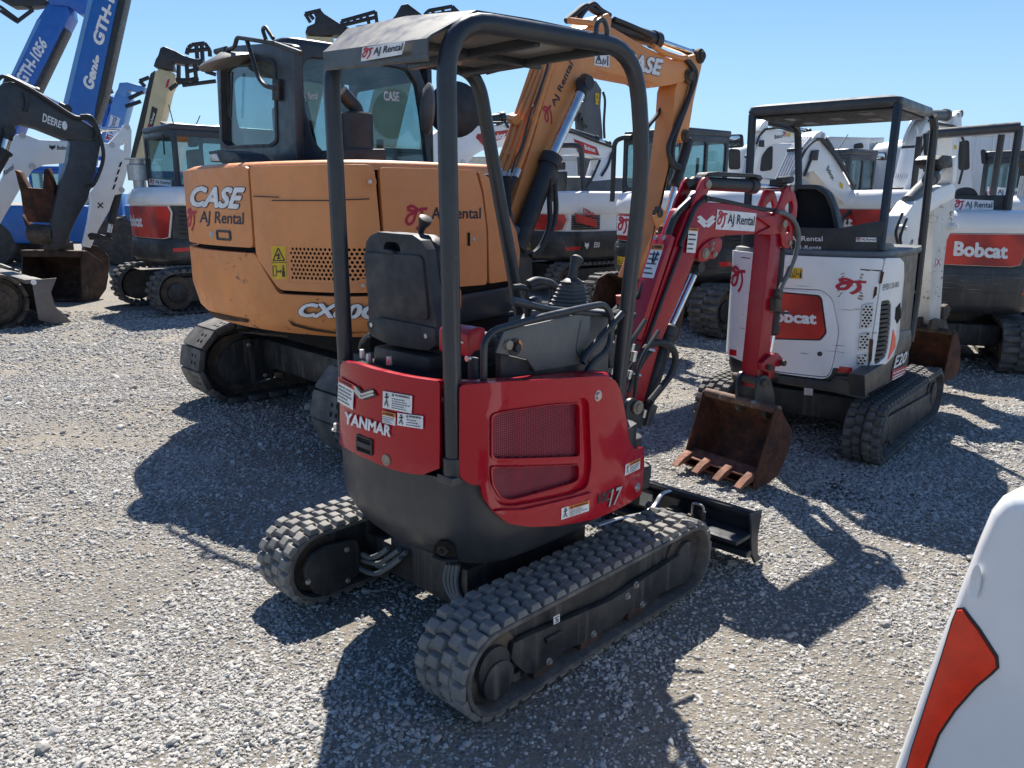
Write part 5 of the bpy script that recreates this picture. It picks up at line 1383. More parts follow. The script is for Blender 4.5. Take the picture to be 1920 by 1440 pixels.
    mb = MB(); mb.plate(W, round_poly(sd, .03), [], .05, -.02); sdo = mb.build("side_door", M['orange'], R_, bevel=.02, seg=3)
    a, b = W.uv(880, 448); mb = MB(); mb.plate(W, [(a - .05, b - .05), (a + .05, b - .05), (a + .05, b + .05), (a - .05, b + .05)], [[(a - .046, b - .045), (a - .02, b - .045), (a - .02, b + .045), (a - .046, b + .045)]], .006, .028); mb.build("door_handle", M['orange'], sdo, bevel=.002)
    mb = MB(); mb.plate(W, [(a - .048, b - .046), (a - .02, b - .046), (a - .02, b + .046), (a - .048, b + .046)], [], .002, .030); mb.build("handle_pocket", M['dark'], sdo)
    mb = MB(); mb.lathe(W.map(a + .01, b, .034), (W.map(a, b, 1) - W.map(a, b, 0)).normalized(), [(0, .016), (.006, .014)], 14); mb.build("door_lock", M['steel'], sdo)
    fp = [W.uv(*q) for q in ((892, 321), (912, 333), (935, 372), (955, 420), (968, 470), (973, 520), (913, 531), (910, 430), (902, 360))]
    mb = MB(); mb.plate(W, round_poly(fp, .02), [], .05, -.02); mb.build("front_panel", M['orange'], R_, bevel=.02, seg=3)
    sk = [W.uv(*q) for q in ((858, 553), (975, 530), (978, 545), (962, 582), (858, 606))]
    mb = MB(); mb.plate(W, sk, [], .04, -.02); mb.build("side_skirt", M['cab'], R_, bevel=.012)
    # hood top
    pl_ = plan[int(len(plan) * .1):]
    hi = int(len(pl_) * .86)
    mb = MB(F); mb.loft([[(x * k, y * k, z) for x, y in pl_[:hi]] + [(-.1, -.6, z), (-.1, .8, z)] for k, z in ((1.012, zt - .03), (1.0, zt + .012), (.97, zt + .03), (.92, zt + .034))]); mb.build("hood_top", M['orange'], R_, smooth=60)
    # left door fittings, lamp
    for q, mt, w, h, nm in (((427, 441), M['plastic'], .10, .035, "door_pull"),):
        a, b = W.uv(*q); mb = MB(); mb.plate(W, round_poly([(a - w, b - h), (a + w, b - h), (a + w, b + h), (a - w, b + h)], .02), [round_poly([(a - w * .75, b - h * .55), (a + w * .75, b - h * .55), (a + w * .75, b + h * .55), (a - w * .75, b + h * .55)], .01)], .012, .025); mb.build(nm, mt, R_, bevel=.004)
        mb = MB(); mb.plate(W, [(a - w * .8, b - h * .6), (a + w * .8, b - h * .6), (a + w * .8, b + h * .6), (a - w * .8, b + h * .6)], [], .002, .026); mb.build("pull_pocket", M['dark'], R_)
    a, b = W.uv(405, 440); mb = MB(); mb.lathe(W.map(a, b, .03), (W.map(a, b, 1) - W.map(a, b, 0)).normalized(), [(0, .026), (.005, .024), (.006, .016), (.01, .015)], 16); mb.build("door_lock", M['steel'], R_)
    Lm = Plane(F, 0, -1.18, -1)
    slab(R_, Lm, ((391, 284), (410, 281), (440, 287), (460, 304), (396, 304)), .22, M['plastic'], "rear_lamp", .012, rnd=.01)
    slab(R_, Lm, ((393, 290), (407, 288), (413, 302), (398, 302)), .01, M['p_silver'], "lamp_lens", .003, base=.005)
    # --- cab
    yc = .12; xr = -.80
    o = uvs(Plane(F, 0, xr, -1), ((404, 104), (430, 86), (525, 79), (552, 84), (556, 308), (414, 308)))
    h = round_poly(uvs(Plane(F, 0, xr, -1), ((415, 131), (424, 124), (505, 116), (514, 124), (518, 262), (508, 270), (426, 274), (418, 266))), .03)
    S0 = Plane(F, 0, xr, -1)
    mb = MB(); mb.plate(S0, round_poly(o, .05), [h], .06, -.06); rf = mb.build("cab_rear", M['cab'], R_, bevel=.02, seg=3)
    mb = MB(); mb.plate(S0, scale_poly(h, 1.04), [], .006, -.04); mb.build("pane", M['glass'], rf)
    mb = MB(); mb.plate(S0, scale_poly(h, 1.07), [scale_poly(h, .99)], .012, -.004); mb.build("window_seal", M['plastic'], rf, bevel=.004)
    yl = max(p[0] for p in o)
    S1 = Plane(F, 1, yc, -1)
    o1 = round_poly(uvs(S1, ((549, 92), (560, 80), (590, 84), (760, 104), (784, 122), (798, 160), (806, 220), (815, 322), (556, 322))), .03)
    h1 = round_poly(uvs(S1, ((568, 122), (580, 108), (700, 118), (764, 130), (782, 158), (792, 220), (802, 310), (630, 312), (588, 262), (572, 200))), .04)
    mb = MB(); mb.plate(S1, o1, [h1], .06, -.06); sf = mb.build("cab_side", M['cab'], R_, bevel=.02, seg=3)
    mb = MB(); mb.plate(S1, scale_poly(h1, 1.03), [], .006, -.035); mb.build("pane", M['glass'], sf)
    # far side and windscreen
    S2 = Plane(F, 1, yl, 1)
    mb = MB(); mb.plate(S2, o1, [h1], .06, -.06); sf2 = mb.build("cab_side", M['cab'], R_, bevel=.02)
    mb = MB(); mb.plate(S2, scale_poly(h1, 1.03), [], .006, -.035); mb.build("pane", M['glass'], sf2)
    x1 = max(p[0] for p in o1); zr = max(p[1] for p in o1)
    S3 = Plane(F, 0, x1, 1)
    o3 = [(yc, 1.5), (yl, 1.5), (yl, zr - .06), (yc, zr - .06)]; h3 = round_poly([(yc + .07, 1.6), (yl - .07, 1.6), (yl - .07, zr - .15), (yc + .07, zr - .15)], .06)
    mb = MB(); mb.plate(S3, o3, [h3], .05, -.05); ff = mb.build("cab_front", M['cab'], R_, bevel=.015)
    mb = MB(); mb.plate(S3, scale_poly(h3, 1.02), [], .006, -.03); mb.build("pane", M['glass'], ff)
    mb = MB(F); mb.prism([(x, y, zr - .09) for x, y in round_poly([(xr + .02, yc + .01), (x1 + .02, yc + .01), (x1 + .02, yl - .01), (xr + .02, yl - .01)], .14)], (0, 0, .11)); mb.build("cab_roof", M['cab'], R_, bevel=.045, seg=3)
    block(R_, F, xr + .06, x1, yc + .06, yl - .06, 1.35, 1.80, M['dark'], "cab_floor", .02)
    seat_in(R_, F, xr + .58, (yc + yl) / 2, 1.78, 1.0)
    mb = MB(F); mb.tube([(xr + .95, yc + .30, 1.8), (xr + 1.0, yc + .32, 2.15)], .03, 8).tube([(xr + .95, yl - .3, 1.8), (xr + 1.0, yl - .32, 2.15)], .03, 8); mb.build("control_levers", M['plastic'], R_)
    mb = MB(); mb.tube([on(S1, (594, 170), -.2), on(S1, (622, 300), -.2)], .018, 8, world=True); mb.build("handrail", M['plastic'], R_)
    lettering(R_, quad(S1, ((722, 188), (752, 190), (752, 172), (722, 170)), -.02), "CASE", M['p_white'], .03, -.1)
    lettering(R_, quad(S1, ((570, 190), (598, 190), (598, 172), (570, 172)), -.02), "AJ Rental", M['p_white'], .01)
    # exhaust
    a = F.l(on(Plane(F, 1, -.25, -1), (680, 307))); z0 = a.z
    slab(R_, Plane(F, 1, -.40, -1), ((640, 279), (725, 279), (725, 309), (640, 309)), .30, M['plastic'], "exhaust_base", .015)
    PX = Plane(F, 1, -.25, -1)
    b0, b1 = F.l(on(PX, (671, 282))), F.l(on(PX, (670, 215)))
    mb = MB(F); hh = b1.z - b0.z; mb.lathe((b0.x, -.25, b0.z), (0, 0, 1), [(0, .115), (hh, .115), (hh + .012, .105), (hh + .012, .05)], 28); mb.build("exhaust_muffler", M['plastic'], R_)
    mb = MB(); mb.tube([on(PX, (670, 222)), on(PX, (668, 203)), on(PX, (640, 172))], .05, 16, bend=.03, world=True); mb.build("exhaust_pipe", M['plastic'], R_)
    # mirrors and arms
    PMr = Plane(F, 0, -.95, -1)
    c0 = F.l(on(PMr, (425, 116))); nrm = Vector((-.25, .1, .95)).normalized()
    mb = MB(F); mb.lathe(tuple(c0), tuple(nrm), [(-.02, .05), (-.02, .20), (0, .212), (.018, .19), (.05, .08), (.07, .03)], 32); mb.build("round_mirror", M['greyplastic'], R_, smooth=60)
    mb = MB(); mb.tube([on(PMr, q) for q in ((424, 108), (424, 92), (405, 97))], .022, 10, world=True); mb.build("mirror_mount", M['plastic'], R_)
    mb = MB(); mb.tube([on(PMr, q) for q in ((420, 96), (440, 90), (444, 70), (510, 80), (565, 100))], .016, 10, bend=.08, world=True); mb.build("mirror_arm", M['plastic'], R_)
    mb = MB(); mb.tube([on(PMr, q) for q in ((462, 72), (488, 158), (516, 166))], .016, 10, bend=.12, world=True); mb.build("mirror_arm", M['plastic'], R_)
    mb = MB(); mb.tube([on(PMr, q) for q in ((499, 75), (492, 55), (498, 50), (512, 72))], .014, 10, bend=.05, world=True); mb.build("roof_handle", M['plastic'], R_)
    slab(R_, Plane(F, 0, xr - .03, -1), ((510, 148), (522, 148), (522, 188), (510, 188)), .03, M['plastic'], "hinge_bracket", .004)
    mb = MB(); mb.tube([on(Plane(F, 0, xr - .012, -1), (436, 135)), on(Plane(F, 0, xr - .012, -1), (433, 220))], .008, 6, world=True); mb.build("wiper_arm", M['plastic'], R_)
    PE = Plane(F, 1, -.1, -1)
    e0 = F.l(on(PE, (806, 205))); mb = MB(F); mb.lathe((e0.x, e0.y, e0.z), (-.90, .42, .05), [(0, .05), (.0, .19), (.02, .20), (.05, .16), (.07, .05)], 28); mm_ = mb.build("round_mirror", M['greyplastic'], R_, smooth=60)
    e1 = F.l(on(PE, (853, 206))); mb = MB(F); mb.lathe((e1.x, e1.y, e1.z), (-.6, -.75, .0), [(0, .05), (0, .215), (.02, .22), (.05, .18), (.06, .03)], 28); mb.build("round_mirror", M['plastic'], R_, smooth=60)
    # --- print on the house
    case_word(R_, quad(W, ((363, 389), (459, 394), (470, 350), (366, 347)), .032), "CASE")
    ml = quad(W, ((360, 432), (464, 428), (464, 396), (360, 392)), .032)
    strokes(R_, sub_map(ml, .0, .0, .16, 1), SWIRL, .13, M['p_red']); lettering(R_, quad(W, ((382, 424), (464, 428), (465, 398), (384, 395)), .032), "AJ Rental", M['p_navy'], .016)
    ml = quad(W, ((756, 430), (897, 418), (897, 388), (756, 388)), .032)
    strokes(R_, quad(W, ((756, 431), (796, 429), (796, 386), (756, 386)), .032), SWIRL, .13, M['p_red']); lettering(R_, quad(W, ((803, 418), (896, 416), (896, 389), (805, 388)), .032), "AJ Rental", M['p_navy'], .016)
    case_word(R_, quad(W, ((562, 594), (712, 600), (716, 568), (568, 566)), .033), "CX80C")
    yellow_pair(R_, quad(W, ((518, 523), (544, 522), (542, 461), (515, 461)), .032))
    # deep scrapes
    for pts in (((368, 576), (376, 581), (420, 588), (474, 598), (475, 604), (462, 602), (400, 592), (372, 586)), ((395, 610), (440, 616), (520, 624), (548, 628), (546, 631), (470, 623), (410, 616)), ((547, 597), (560, 606), (590, 614), (640, 622), (690, 621), (640, 625), (590, 618), (556, 609))):
        o = [W.uv(*q) for q in pts]; mb = MB(); mb.plate(W, o, [], .0008, .040); mb.build("scrape", M['rustdark'], R_)
    for pts in (((484, 367), (530, 369), (532, 371), (484, 369)), ((518, 375), (620, 375), (690, 372), (690, 374), (620, 377), (518, 377))):
        o = [W.uv(*q) for q in pts]; mb = MB(); mb.plate(W, o, [], .0008, .040); mb.build("scratch", M['p_black'], R_)
    case_boom(F, R_)
    return F, R_

def case_boom(F, R_):
    P = Plane(F, 1, -.16, -1); hw = .16
    k = Z(800, 0, 3.5556)
    lower = k((555, 1420), (640, 1160), (720, 900), (790, 640), (860, 410), (900, 310), (1100, 150), (1240, 180), (1480, 320), (1640, 395), (1760, 370), (1830, 350), (1842, 400), (1800, 470), (1750, 535), (1640, 565), (1540, 580), (1490, 545), (1300, 508), (1140, 465), (1100, 480), (1080, 520), (1085, 560), (1060, 605), (1010, 605), (985, 640), (930, 770), (860, 960), (760, 1230), (685, 1400), (620, 1560), (520, 1560))
    o = uvs(P, lower)
    mb = MB(); mb.plate(P, o, [], 2 * hw, -2 * hw); bo = mb.build("boom", M['orangeboom'], R_, bevel=.02, seg=2)
    for q, r in zip(k((1055, 555), (1745, 510), (1820, 375)), (.055, .05, .05)):
        a, b = P.uv(*q); mb = MB(F); mb.lathe((a, -.16, b), (0, -1, 0), [(-.01, r * 1.5), (.02, r * 1.5), (.02, r), (.05, r * .9)], 18); mb.build("boom_pin", M['castiron'], bo)
    # steel pipes and clamps along the back of the boom
    Pb = [Plane(F, 1, -.16 + .055 * i, -1) for i in range(7)]
    base = k((830, 400), (700, 830), (600, 1150))
    for i, (ps) in enumerate((((850, 380), (720, 800), (660, 1000), (610, 1130)), ((825, 380), (690, 780), (640, 960), (575, 1140)), ((800, 385), (650, 770), (600, 950), (530, 1150)), ((765, 400), (610, 790), (560, 960), (495, 1130)), ((720, 410), (590, 790), (520, 990), (480, 1100)))):
        mb = MB(); mb.tube([on(Pb[i], q) for q in k(*ps)], .024, 10, bend=.1, world=True); mb.build("steel_pipe", M['orangeboom'], bo)
        q0 = k(ps[-1])[0]; d = (k(ps[-1])[0][0] - k(ps[-2])[0][0], k(ps[-1])[0][1] - k(ps[-2])[0][1]); L = hypot(*d); d = (d[0] / L, d[1] / L)
        p0, p1 = on(Pb[i], q0), on(Pb[i], (q0[0] + d[0] * 16, q0[1] + d[1] * 16))
        mb = MB(); mb.cyl(p0, p1, .036, 12, world=True); mb.build("pipe_fitting", M['steel'], R_)
        mb = MB(); mb.curve([p1, on(Pb[i], (q0[0] + d[0] * 30 - 6, q0[1] + d[1] * 30 + 8)), on(Pb[i], (q0[0] - 26 + 4 * i, q0[1] + 62)), on(Pb[i], (q0[0] - 40, q0[1] + 78))], .03, 9, 5, world=True); mb.build("boom_hose", M['hose'], R_)
    for qs in (((560, 790), (600, 800)), ((690, 785), (725, 800)), ((525, 1020), (580, 1030)), ((590, 1060), (655, 1075))):
        a, b = k(*qs); mb = MB(); mb.tube([on(Pb[4 if qs[0][0] < 600 else 1], a), on(Pb[2 if qs[0][0] < 600 else 0], b)], .045, 8, world=True); mb.build("pipe_clamp", M['orangeboom'], bo)
    Pc = Plane(F, 1, -.15, -1)
    mb = MB(); mb.curve([on(Pc, q, .01) for q in k((805, 410), (790, 480), (720, 680), (690, 740), (640, 940), (620, 1000), (590, 1060), (560, 1150))], .010, 6, 5, world=True); mb.build("cable", M['hose'], R_)
    # boom cylinder
    C = Plane(F, 1, -.26, -1)
    q0, q1, q2 = (F.l(on(C, q)) for q in k((600, 1660), (840, 1030), (1055, 555)))
    cylinder(R_, F, q0, q1, q2, .085, .048, M['plastic'], M['chrome'], "boom_cylinder")
    slab(R_, Plane(F, 1, -.30, -1), ((955, 470), (965, 420), (985, 432), (998, 470), (1000, 540), (975, 560), (955, 540)), .10, M['cab'], "boom_foot_bracket", .015)
    slab(R_, Plane(F, 1, -.50, -1), ((934, 395), (940, 375), (955, 378), (962, 400), (965, 430), (938, 430)), .10, M['cab'], "front_lamp_bracket", .02, rnd=.03)
    yellow_pair(R_, quad(Plane(F, 1, -.30, -1), ((973, 468), (993, 468), (993, 449), (971, 449)), .004), vertical=False)
    for ps in (((1040, 345), (1042, 400), (1030, 440), (1005, 480)), ((1030, 370), (1030, 420), (1015, 460), (995, 480))):
        mb = MB(); mb.curve([on(Plane(F, 1, -.36, -1), q) for q in ps], .024, 8, 6, world=True); mb.build("loose_hose", M['hose'], R_)
    slab(R_, Plane(F, 1, -.36, -1), ((1034, 335), (1046, 335), (1046, 378), (1034, 378)), .06, M['castiron'], "valve_block", .01)
    # arm cylinder over the boom
    q0, q1, q2 = (F.l(on(Plane(F, 1, 0, -1), q)) for q in k((1180, 160), (1545, 275), (1800, 365)))
    cylinder(R_, F, q0, q1, q2, .075, .036, M['plastic'], M['chrome'], "arm_cylinder")
    slab(R_, P, k((1110, 150), (1160, 105), (1215, 85), (1235, 130), (1225, 200), (1120, 190)), .32, M['orangeboom'], "cylinder_bracket", .015, base=.003)
    for ps in (((930, 140), (990, 90), (1060, 40), (1120, 75), (1180, 100)), ((1010, 130), (1060, 60), (1110, 28), (1160, 70), (1220, 105)), ((1250, 130), (1350, 170), (1450, 215), (1500, 250))):
        mb = MB(); mb.curve([on(Plane(F, 1, -.08, -1), q) for q in k(*ps)], .028, 9, 6, world=True); mb.build("boom_hose", M['hose'], R_)
    for ps in (((1500, 310), (1560, 350), (1680, 390), (1720, 385)), ((940, 140), (1100, 160), (1130, 165))):
        mb = MB(); mb.tube([on(P, q, .02) for q in k(*ps)], .028, 9, bend=.1, world=True); mb.build("steel_pipe", M['orangeboom'], bo)
    # arm
    A = Plane(F, 1, -.135, -1)
    slab(R_, A, ((1266, 170), (1272, 150), (1300, 108), (1313, 97), (1319, 106), (1316, 125), (1301, 190), (1293, 240), (1287, 262), (1280, 268), (1272, 262), (1262, 290), (1246, 350), (1238, 400), (1228, 450), (1205, 525), (1190, 522), (1222, 440), (1240, 380), (1250, 320), (1262, 230)), .24, M['orangeboom'], "arm", .015)
    for q, r in (((1284, 255), .045), ((1233, 400), .05), ((1308, 104), .045)):
        a, b = A.uv(*q); mb = MB(F); mb.lathe((a, -.135, b), (0, -1, 0), [(-.01, r * 1.5), (.02, r * 1.5), (.02, r), (.04, r * .9)], 16); mb.build("arm_pin", M['castiron'], R_)
    for ps in (((1285, 110), (1298, 130), (1296, 170), (1262, 250), (1253, 280), (1262, 310), (1275, 316)), ((1290, 112), (1305, 140), (1290, 190), (1265, 260), (1262, 300), (1274, 312))):
        mb = MB(); mb.curve([on(Plane(F, 1, -.18, -1), q) for q in ps], .026, 8, 6, world=True); mb.build("arm_hose", M['hose'], R_)
    mb = MB(); mb.curve([on(Plane(F, 1, .05, -1), q) for q in ((1247, 180), (1236, 210), (1216, 236), (1214, 245))], .022, 8, 6, world=True); mb.build("arm_hose", M['hose'], R_)
    q0, q1, q2 = (F.l(on(Plane(F, 1, -.10, -1), q)) for q in ((1288, 262), (1262, 350), (1238, 440)))
    cylinder(R_, F, q0 + Vector((.03, 0, 0)), q1 + Vector((.03, 0, 0)), q2, .06, .035, M['plastic'], M['chrome'], "bucket_cylinder")
    slab(R_, A, ((1222, 405), (1236, 390), (1248, 398), (1240, 418), (1228, 428)), .02, M['orangeboom'], "link_bracket", .006, base=.03)
    # bucket, low behind the red machine
    K = F.sub(F.l(on(Plane(F, 1, 0, -1), (1200, 520))).x - .15, 0, 0, 0)
    bz = F.l(on(Plane(F, 1, 0, -1), (1200, 515))).z
    side = [(-.35, .03), (-.28, .35), (-.10, bz - .05), (.05, bz), (.25, bz - .1), (.45, bz * .6), (.35, .2), (.05, .02), (-.30, .0)]
    bucket(R_, K, .8, side, 0, M['rustdark'], M['rustdark'], top=3, nteeth=4, tl=.16, wall=.025)
    # print on the boom
    strokes(R_, quad(P, k((800, 840), (855, 815), (825, 690), (770, 720)), .004), [[(y, x) for x, y in L] for L in SWIRL] and SWIRL, .13, M['p_red'])
    lettering(R_, quad(P, k((860, 720), (985, 440), (950, 400), (825, 690)), .004), "AJ Rental", M['p_navy'], .02)
    case_word(R_, quad(P, k((1300, 455), (1560, 515), (1582, 392), (1320, 340)), .004), "CASE")
    patch(R_, quad(P, k((1115, 435), (1215, 450), (1218, 350), (1118, 358)), .004), M['p_white'], "warning_label")
    strokes(R_, quad(P, k((1120, 435), (1210, 445), (1212, 355), (1122, 362)), .006), [[(.05, .2), (.45, .2)], [(.45, .2), (.25, .9)], [(.25, .9), (.05, .2)], [(.25, .4), (.25, .65)], [(.55, .1), (.6, .6)], [(.7, .15), (.75, .5)], [(.92, .05), (.92, .8)]], .08, M['p_black'], "pictogram")
orange_excavator()
# ------------------------------------------------------------------ the white mini excavator on the right
Z8 = Z(1280, 420, 3); Z9 = Z(1640, 380, 4)
def white_mini():
    F = Frame(2.36, 5.73, 0, radians(50.5))
    R_ = thing("mini_excavator", F, "scuffed white mini excavator with open canopy and torn stickers, behind the red bucket", "excavator")
    for y0, y1, sd in ((-.635, -.40, -1), (.40, .635, 1)):
        track(R_, F, -.90, .90, .20, y0, y1, .075, .024, M['rubber2'])
        track_inside(R_, F, -.90, .90, .20, y0, y1, sd)
    PT = Plane(F, 1, -.60, -1)
    slab(R_, PT, Z8((1120, 1130), (1150, 1090), (1425, 935), (1428, 990), (1400, 1060), (1250, 1170), (1150, 1230), (1130, 1200)), .05, M['under'], "track_side_plate", .008)
    block(R_, F, -.45, .45, -.42, .42, .16, .34, M['under'], "cross_frame", .02)
    mb = MB(F); mb.cyl((0, 0, .34), (0, 0, .46), .28, 32); mb.build("slew_ring", M['castiron'], R_)
    plan = smooth_plan([(.45, .47), (-.3, .50), (-.62, .49), (-.735, .43), (-.80, .24), (-.82, 0), (-.81, -.22), (-.775, -.40), (-.70, -.495), (-.5, -.53), (-.1, -.535), (.12, -.52)], 5)
    W = Wall(F, plan)
    rings = [[(x * k, y * k, z) for x, y in plan] + [(.50, -.42, z), (.52, .40, z)] for z, k in ((.44, .93), (.46, .97), (.52, 1.0), (.60, 1.0), (.66, .985), (1.30, .97))]
    mb = MB(F); mb.loft(rings); mb.build("house_base", M['bdark'], R_, smooth=45)
    # white rear tailgate panel and corner panel
    r1 = [W.uv(*q) for q in Z8((296, 146), (700, 180), (1117, 192), (1098, 300), (1080, 430), (1050, 640), (1028, 835), (960, 832), (850, 800), (835, 850), (800, 868), (560, 838), (400, 790), (262, 720), (255, 600), (272, 400), (300, 240))]
    door_o = round_poly([W.uv(*q) for q in Z8((440, 348), (790, 368), (850, 420), (885, 600), (868, 700), (850, 790), (820, 862), (540, 832), (440, 800))], .03)
    logo_o = round_poly([W.uv(*q) for q in Z8((470, 378), (765, 404), (782, 420), (806, 605), (775, 645), (470, 636))], .015)
    mb = MB(); mb.plate(W, round_poly(r1, .02), [door_o], .035, -.01); tp = mb.build("rear_panel", M['white'], R_, bevel=.014, seg=2)
    mb = MB(); mb.plate(W, scale_poly(door_o, .985), [], .03, -.012); td = mb.build("tailgate", M['white'], R_, bevel=.010, seg=2)
    ring_i = scale_poly(logo_o, 1.06)
    mb = MB(); mb.plate(W, scale_poly(logo_o, 1.18), [ring_i], .014, .012); mb.build("logo_surround", M['white'], td, bevel=.007, seg=2)
    mb = MB(); mb.plate(W, logo_o, [], .004, .026); mb.build("logo_panel", M['bred'], td)
    mb = MB(); mb.plate(W, ring_i, [], .003, .0205); mb.build("logo_recess", M['p_black'], td)
    lettering(R_, quad(W, Z8((470, 545), (760, 562), (762, 495), (470, 478)), .033), "Bobcat", M['p_white'], .045)
    a, b = W.uv(*Z8((775, 728))[0]); mb = MB(); mb.lathe(W.map(a, b, .015), (W.map(a, b, 1) - W.map(a, b, 0)).normalized(), [(0, .016), (.008, .015), (.009, .009)], 16); mb.build("tailgate_lock", M['plastic'], td)
    for q in (((872, 830), (952, 834), (952, 803), (885, 797)), ((282, 735), (318, 740), (318, 708), (284, 702))):
        mb = MB(); mb.plate(W, [W.uv(*p) for p in Z8(*q)], [], .006, .024); mb.build("reflector", M['flat_red'], R_, bevel=.002)
    # side corner panel with vents
    r2 = [W.uv(*q) for q in Z8((1124, 190), (1200, 190), (1222, 215), (1224, 300), (1205, 480), (1195, 640), (1165, 740), (1050, 828), (1035, 828), (1056, 640), (1086, 430), (1104, 300))]
    vh = round_poly([W.uv(*q) for q in Z8((1100, 430), (1140, 425), (1152, 450), (1148, 560), (1132, 700), (1118, 745), (1068, 788), (1060, 770), (1085, 600))], .015)
    vent2 = [W.uv(*q) for q in Z8((1175, 470), (1200, 440), (1205, 520), (1182, 560), (1170, 530))]
    mb = MB(); mb.plate(W, round_poly(r2, .015), [vh], .035, -.01); sp_ = mb.build("side_panel", M['white'], R_, bevel=.012, seg=2)
    mb = MB(); mb.plate(W, scale_poly(vh, 1.04), [], .003, -.002); mb.build("vent_back", M['dark'], sp_)
    z0, z1 = min(p[1] for p in vh), max(p[1] for p in vh); n = 14
    for i in range(n):
        z = z0 + (z1 - z0) * (i + .5) / n; xs = [p[0] for p in vh if abs(p[1] - z) < (z1 - z0) * .35]
        cr = [x for x in np.linspace(min(p[0] for p in vh), max(p[0] for p in vh), 40) if in_poly(x, z, vh)]
        if len(cr) < 2: continue
        mb = MB(); mb.plate(W, [(cr[0], z - .012), (cr[-1], z - .012), (cr[-1], z + .010), (cr[0], z + .010)], [], .016, .004); mb.build("slat", M['plastic'], sp_, bevel=.002, seg=1)
    mb = MB(); mb.plate(W, vent2, [], .003, .024); mb.build("vent_hole", M['dark'], sp_)
    for ps in (((1160, 588), (1174, 640), (1172, 690), (1150, 728), (1130, 760), (1145, 690)), ):
        mb = MB(); mb.plate(W, [W.uv(*p) for p in Z8(*ps)], [], .003, .0245); mb.build("chevron_reflector", M['red_org'], sp_)
    for ps in (((1010, 455), (1062, 440), (1050, 575), (995, 585)), ((995, 615), (1046, 605), (1030, 700), (985, 705)), ((983, 735), (1030, 725), (1015, 795), (975, 790))):
        o = [W.uv(*p) for p in Z8(*ps)]
        mb = MB(); mb.plate(W, o, [], .002, .0255); mb.build("vent_slot", M['dark'], tp)
        hs = []; st = .020; y = min(p[1] for p in o); j = 0
        while y < max(p[1] for p in o):
            x = min(p[0] for p in o) + (st / 2 if j % 2 else 0)
            while x < max(p[0] for p in o):
                if in_poly(x, y, scale_poly(o, .86)): hs.append([(x + .007 * cos(t), y + .007 * sin(t)) for t in np.linspace(0, 2 * pi, 7)[:-1]])
                x += st
            y += st * .87; j += 1
        mb = MB(); mb.plate(W, o, hs, .002, .0285); mb.build("vent_mesh", M['p_silver'], tp)
    # chassis step and corner bumper
    stp = [W.uv(*q) for q in Z8((1195, 650), (1290, 630), (1292, 660), (1262, 760), (1250, 850), (1050, 945), (1030, 980), (1020, 850), (1160, 770))]
    slab(R_, Plane(F, 1, -.545, -1), Z8((1180, 665), (1292, 625), (1288, 680), (1262, 760), (1250, 850), (1050, 955), (1030, 975), (1025, 850), (1165, 765)), .10, M['bdark'], "step_panel", .015)
    slab(R_, Plane(F, 1, -.54, -1), Z8((1200, 606), (1285, 596), (1290, 628), (1200, 668)), .30, M['greyplastic'], "step_plate", .01)
    mb = MB(); bp = [W.uv(*q) for q in Z8((545, 845), (830, 882), (860, 848), (1022, 850), (1030, 975), (990, 980), (860, 945), (540, 890))]
    mb.plate(W, bp, [], .035, -.005); mb.build("rear_bumper", M['bdark'], R_, bevel=.012)
    lettering(R_, quad(Plane(F, 1, -.548, -1), Z8((1182, 815), (1252, 775), (1264, 712), (1195, 742)), .004), "E20", M['p_white'], .03, .15)
    patch(R_, quad(Plane(F, 1, -.548, -1), Z8((1172, 880), (1250, 840), (1252, 795), (1178, 822)), .003), M['p_red'])
    strokes(R_, quad(Plane(F, 1, -.548, -1), Z8((1172, 880), (1250, 840), (1252, 795), (1178, 822)), .005), [[(.05, .3), (.95, .3)], [(.05, .65), (.9, .65)], [(.05, .05), (.8, .05)]], .12, M['p_white'], "small_print")
    patch(R_, quad(W, Z8((690, 955), (738, 960), (740, 922), (692, 916)), .032), M['p_silver']); patch(R_, quad(W, Z8((1052, 868), (1085, 852), (1085, 832), (1052, 846)), .032), M['p_silver'])
    lettering(R_, quad(W, Z8((1108, 372), (1192, 352), (1192, 322), (1110, 338)), .026), "EMEX120-003", M['p_black'])
    # stickers on the rear
    yellow_pair(R_, quad(W, Z8((590, 303), (680, 308), (684, 248), (594, 240)), .028), vertical=False)
    m = quad(W, Z8((868, 408), (1020, 430), (1034, 276), (880, 268)), .026)
    mb = MB(); n_ = 9
    for i in range(n_):
        a = RNG.uniform(0, .12); b = RNG.uniform(.82, 1.0); mb.add([m(a, i / n_ + .01), m(b, i / n_ + .02), m(b - RNG.uniform(0, .1), (i + .86) / n_), m(a + RNG.uniform(0, .1), (i + .8) / n_)], [(0, 1, 2, 3)], True)
    o = mb.build("torn_sticker", M['tan'], R_, flat=True)
    strokes(R_, sub_map(m, .0, .2, 1, .75), SWIRL, .17, M['p_red'])
    m = quad(W, Z8((292, 372), (364, 388), (368, 250), (296, 238)), .026); strokes(R_, m, SWIRL, .13, M['p_red'])
    for ps in (((996, 250), (1106, 258), (1104, 264), (1040, 262), (998, 256)), ((1072, 350), (1082, 352), (1078, 395), (1060, 420), (1066, 380)), ((342, 183), (396, 190), (390, 195), (350, 190))):
        mb = MB(); mb.plate(W, [W.uv(*p) for p in Z8(*ps)], [], .0006, .0255); mb.build("scrape", M['rust'], R_)
    lo_, hi_ = W.uv(*Z8((330, 500))[0])[0], W.uv(*Z8((1080, 500))[0])[0]
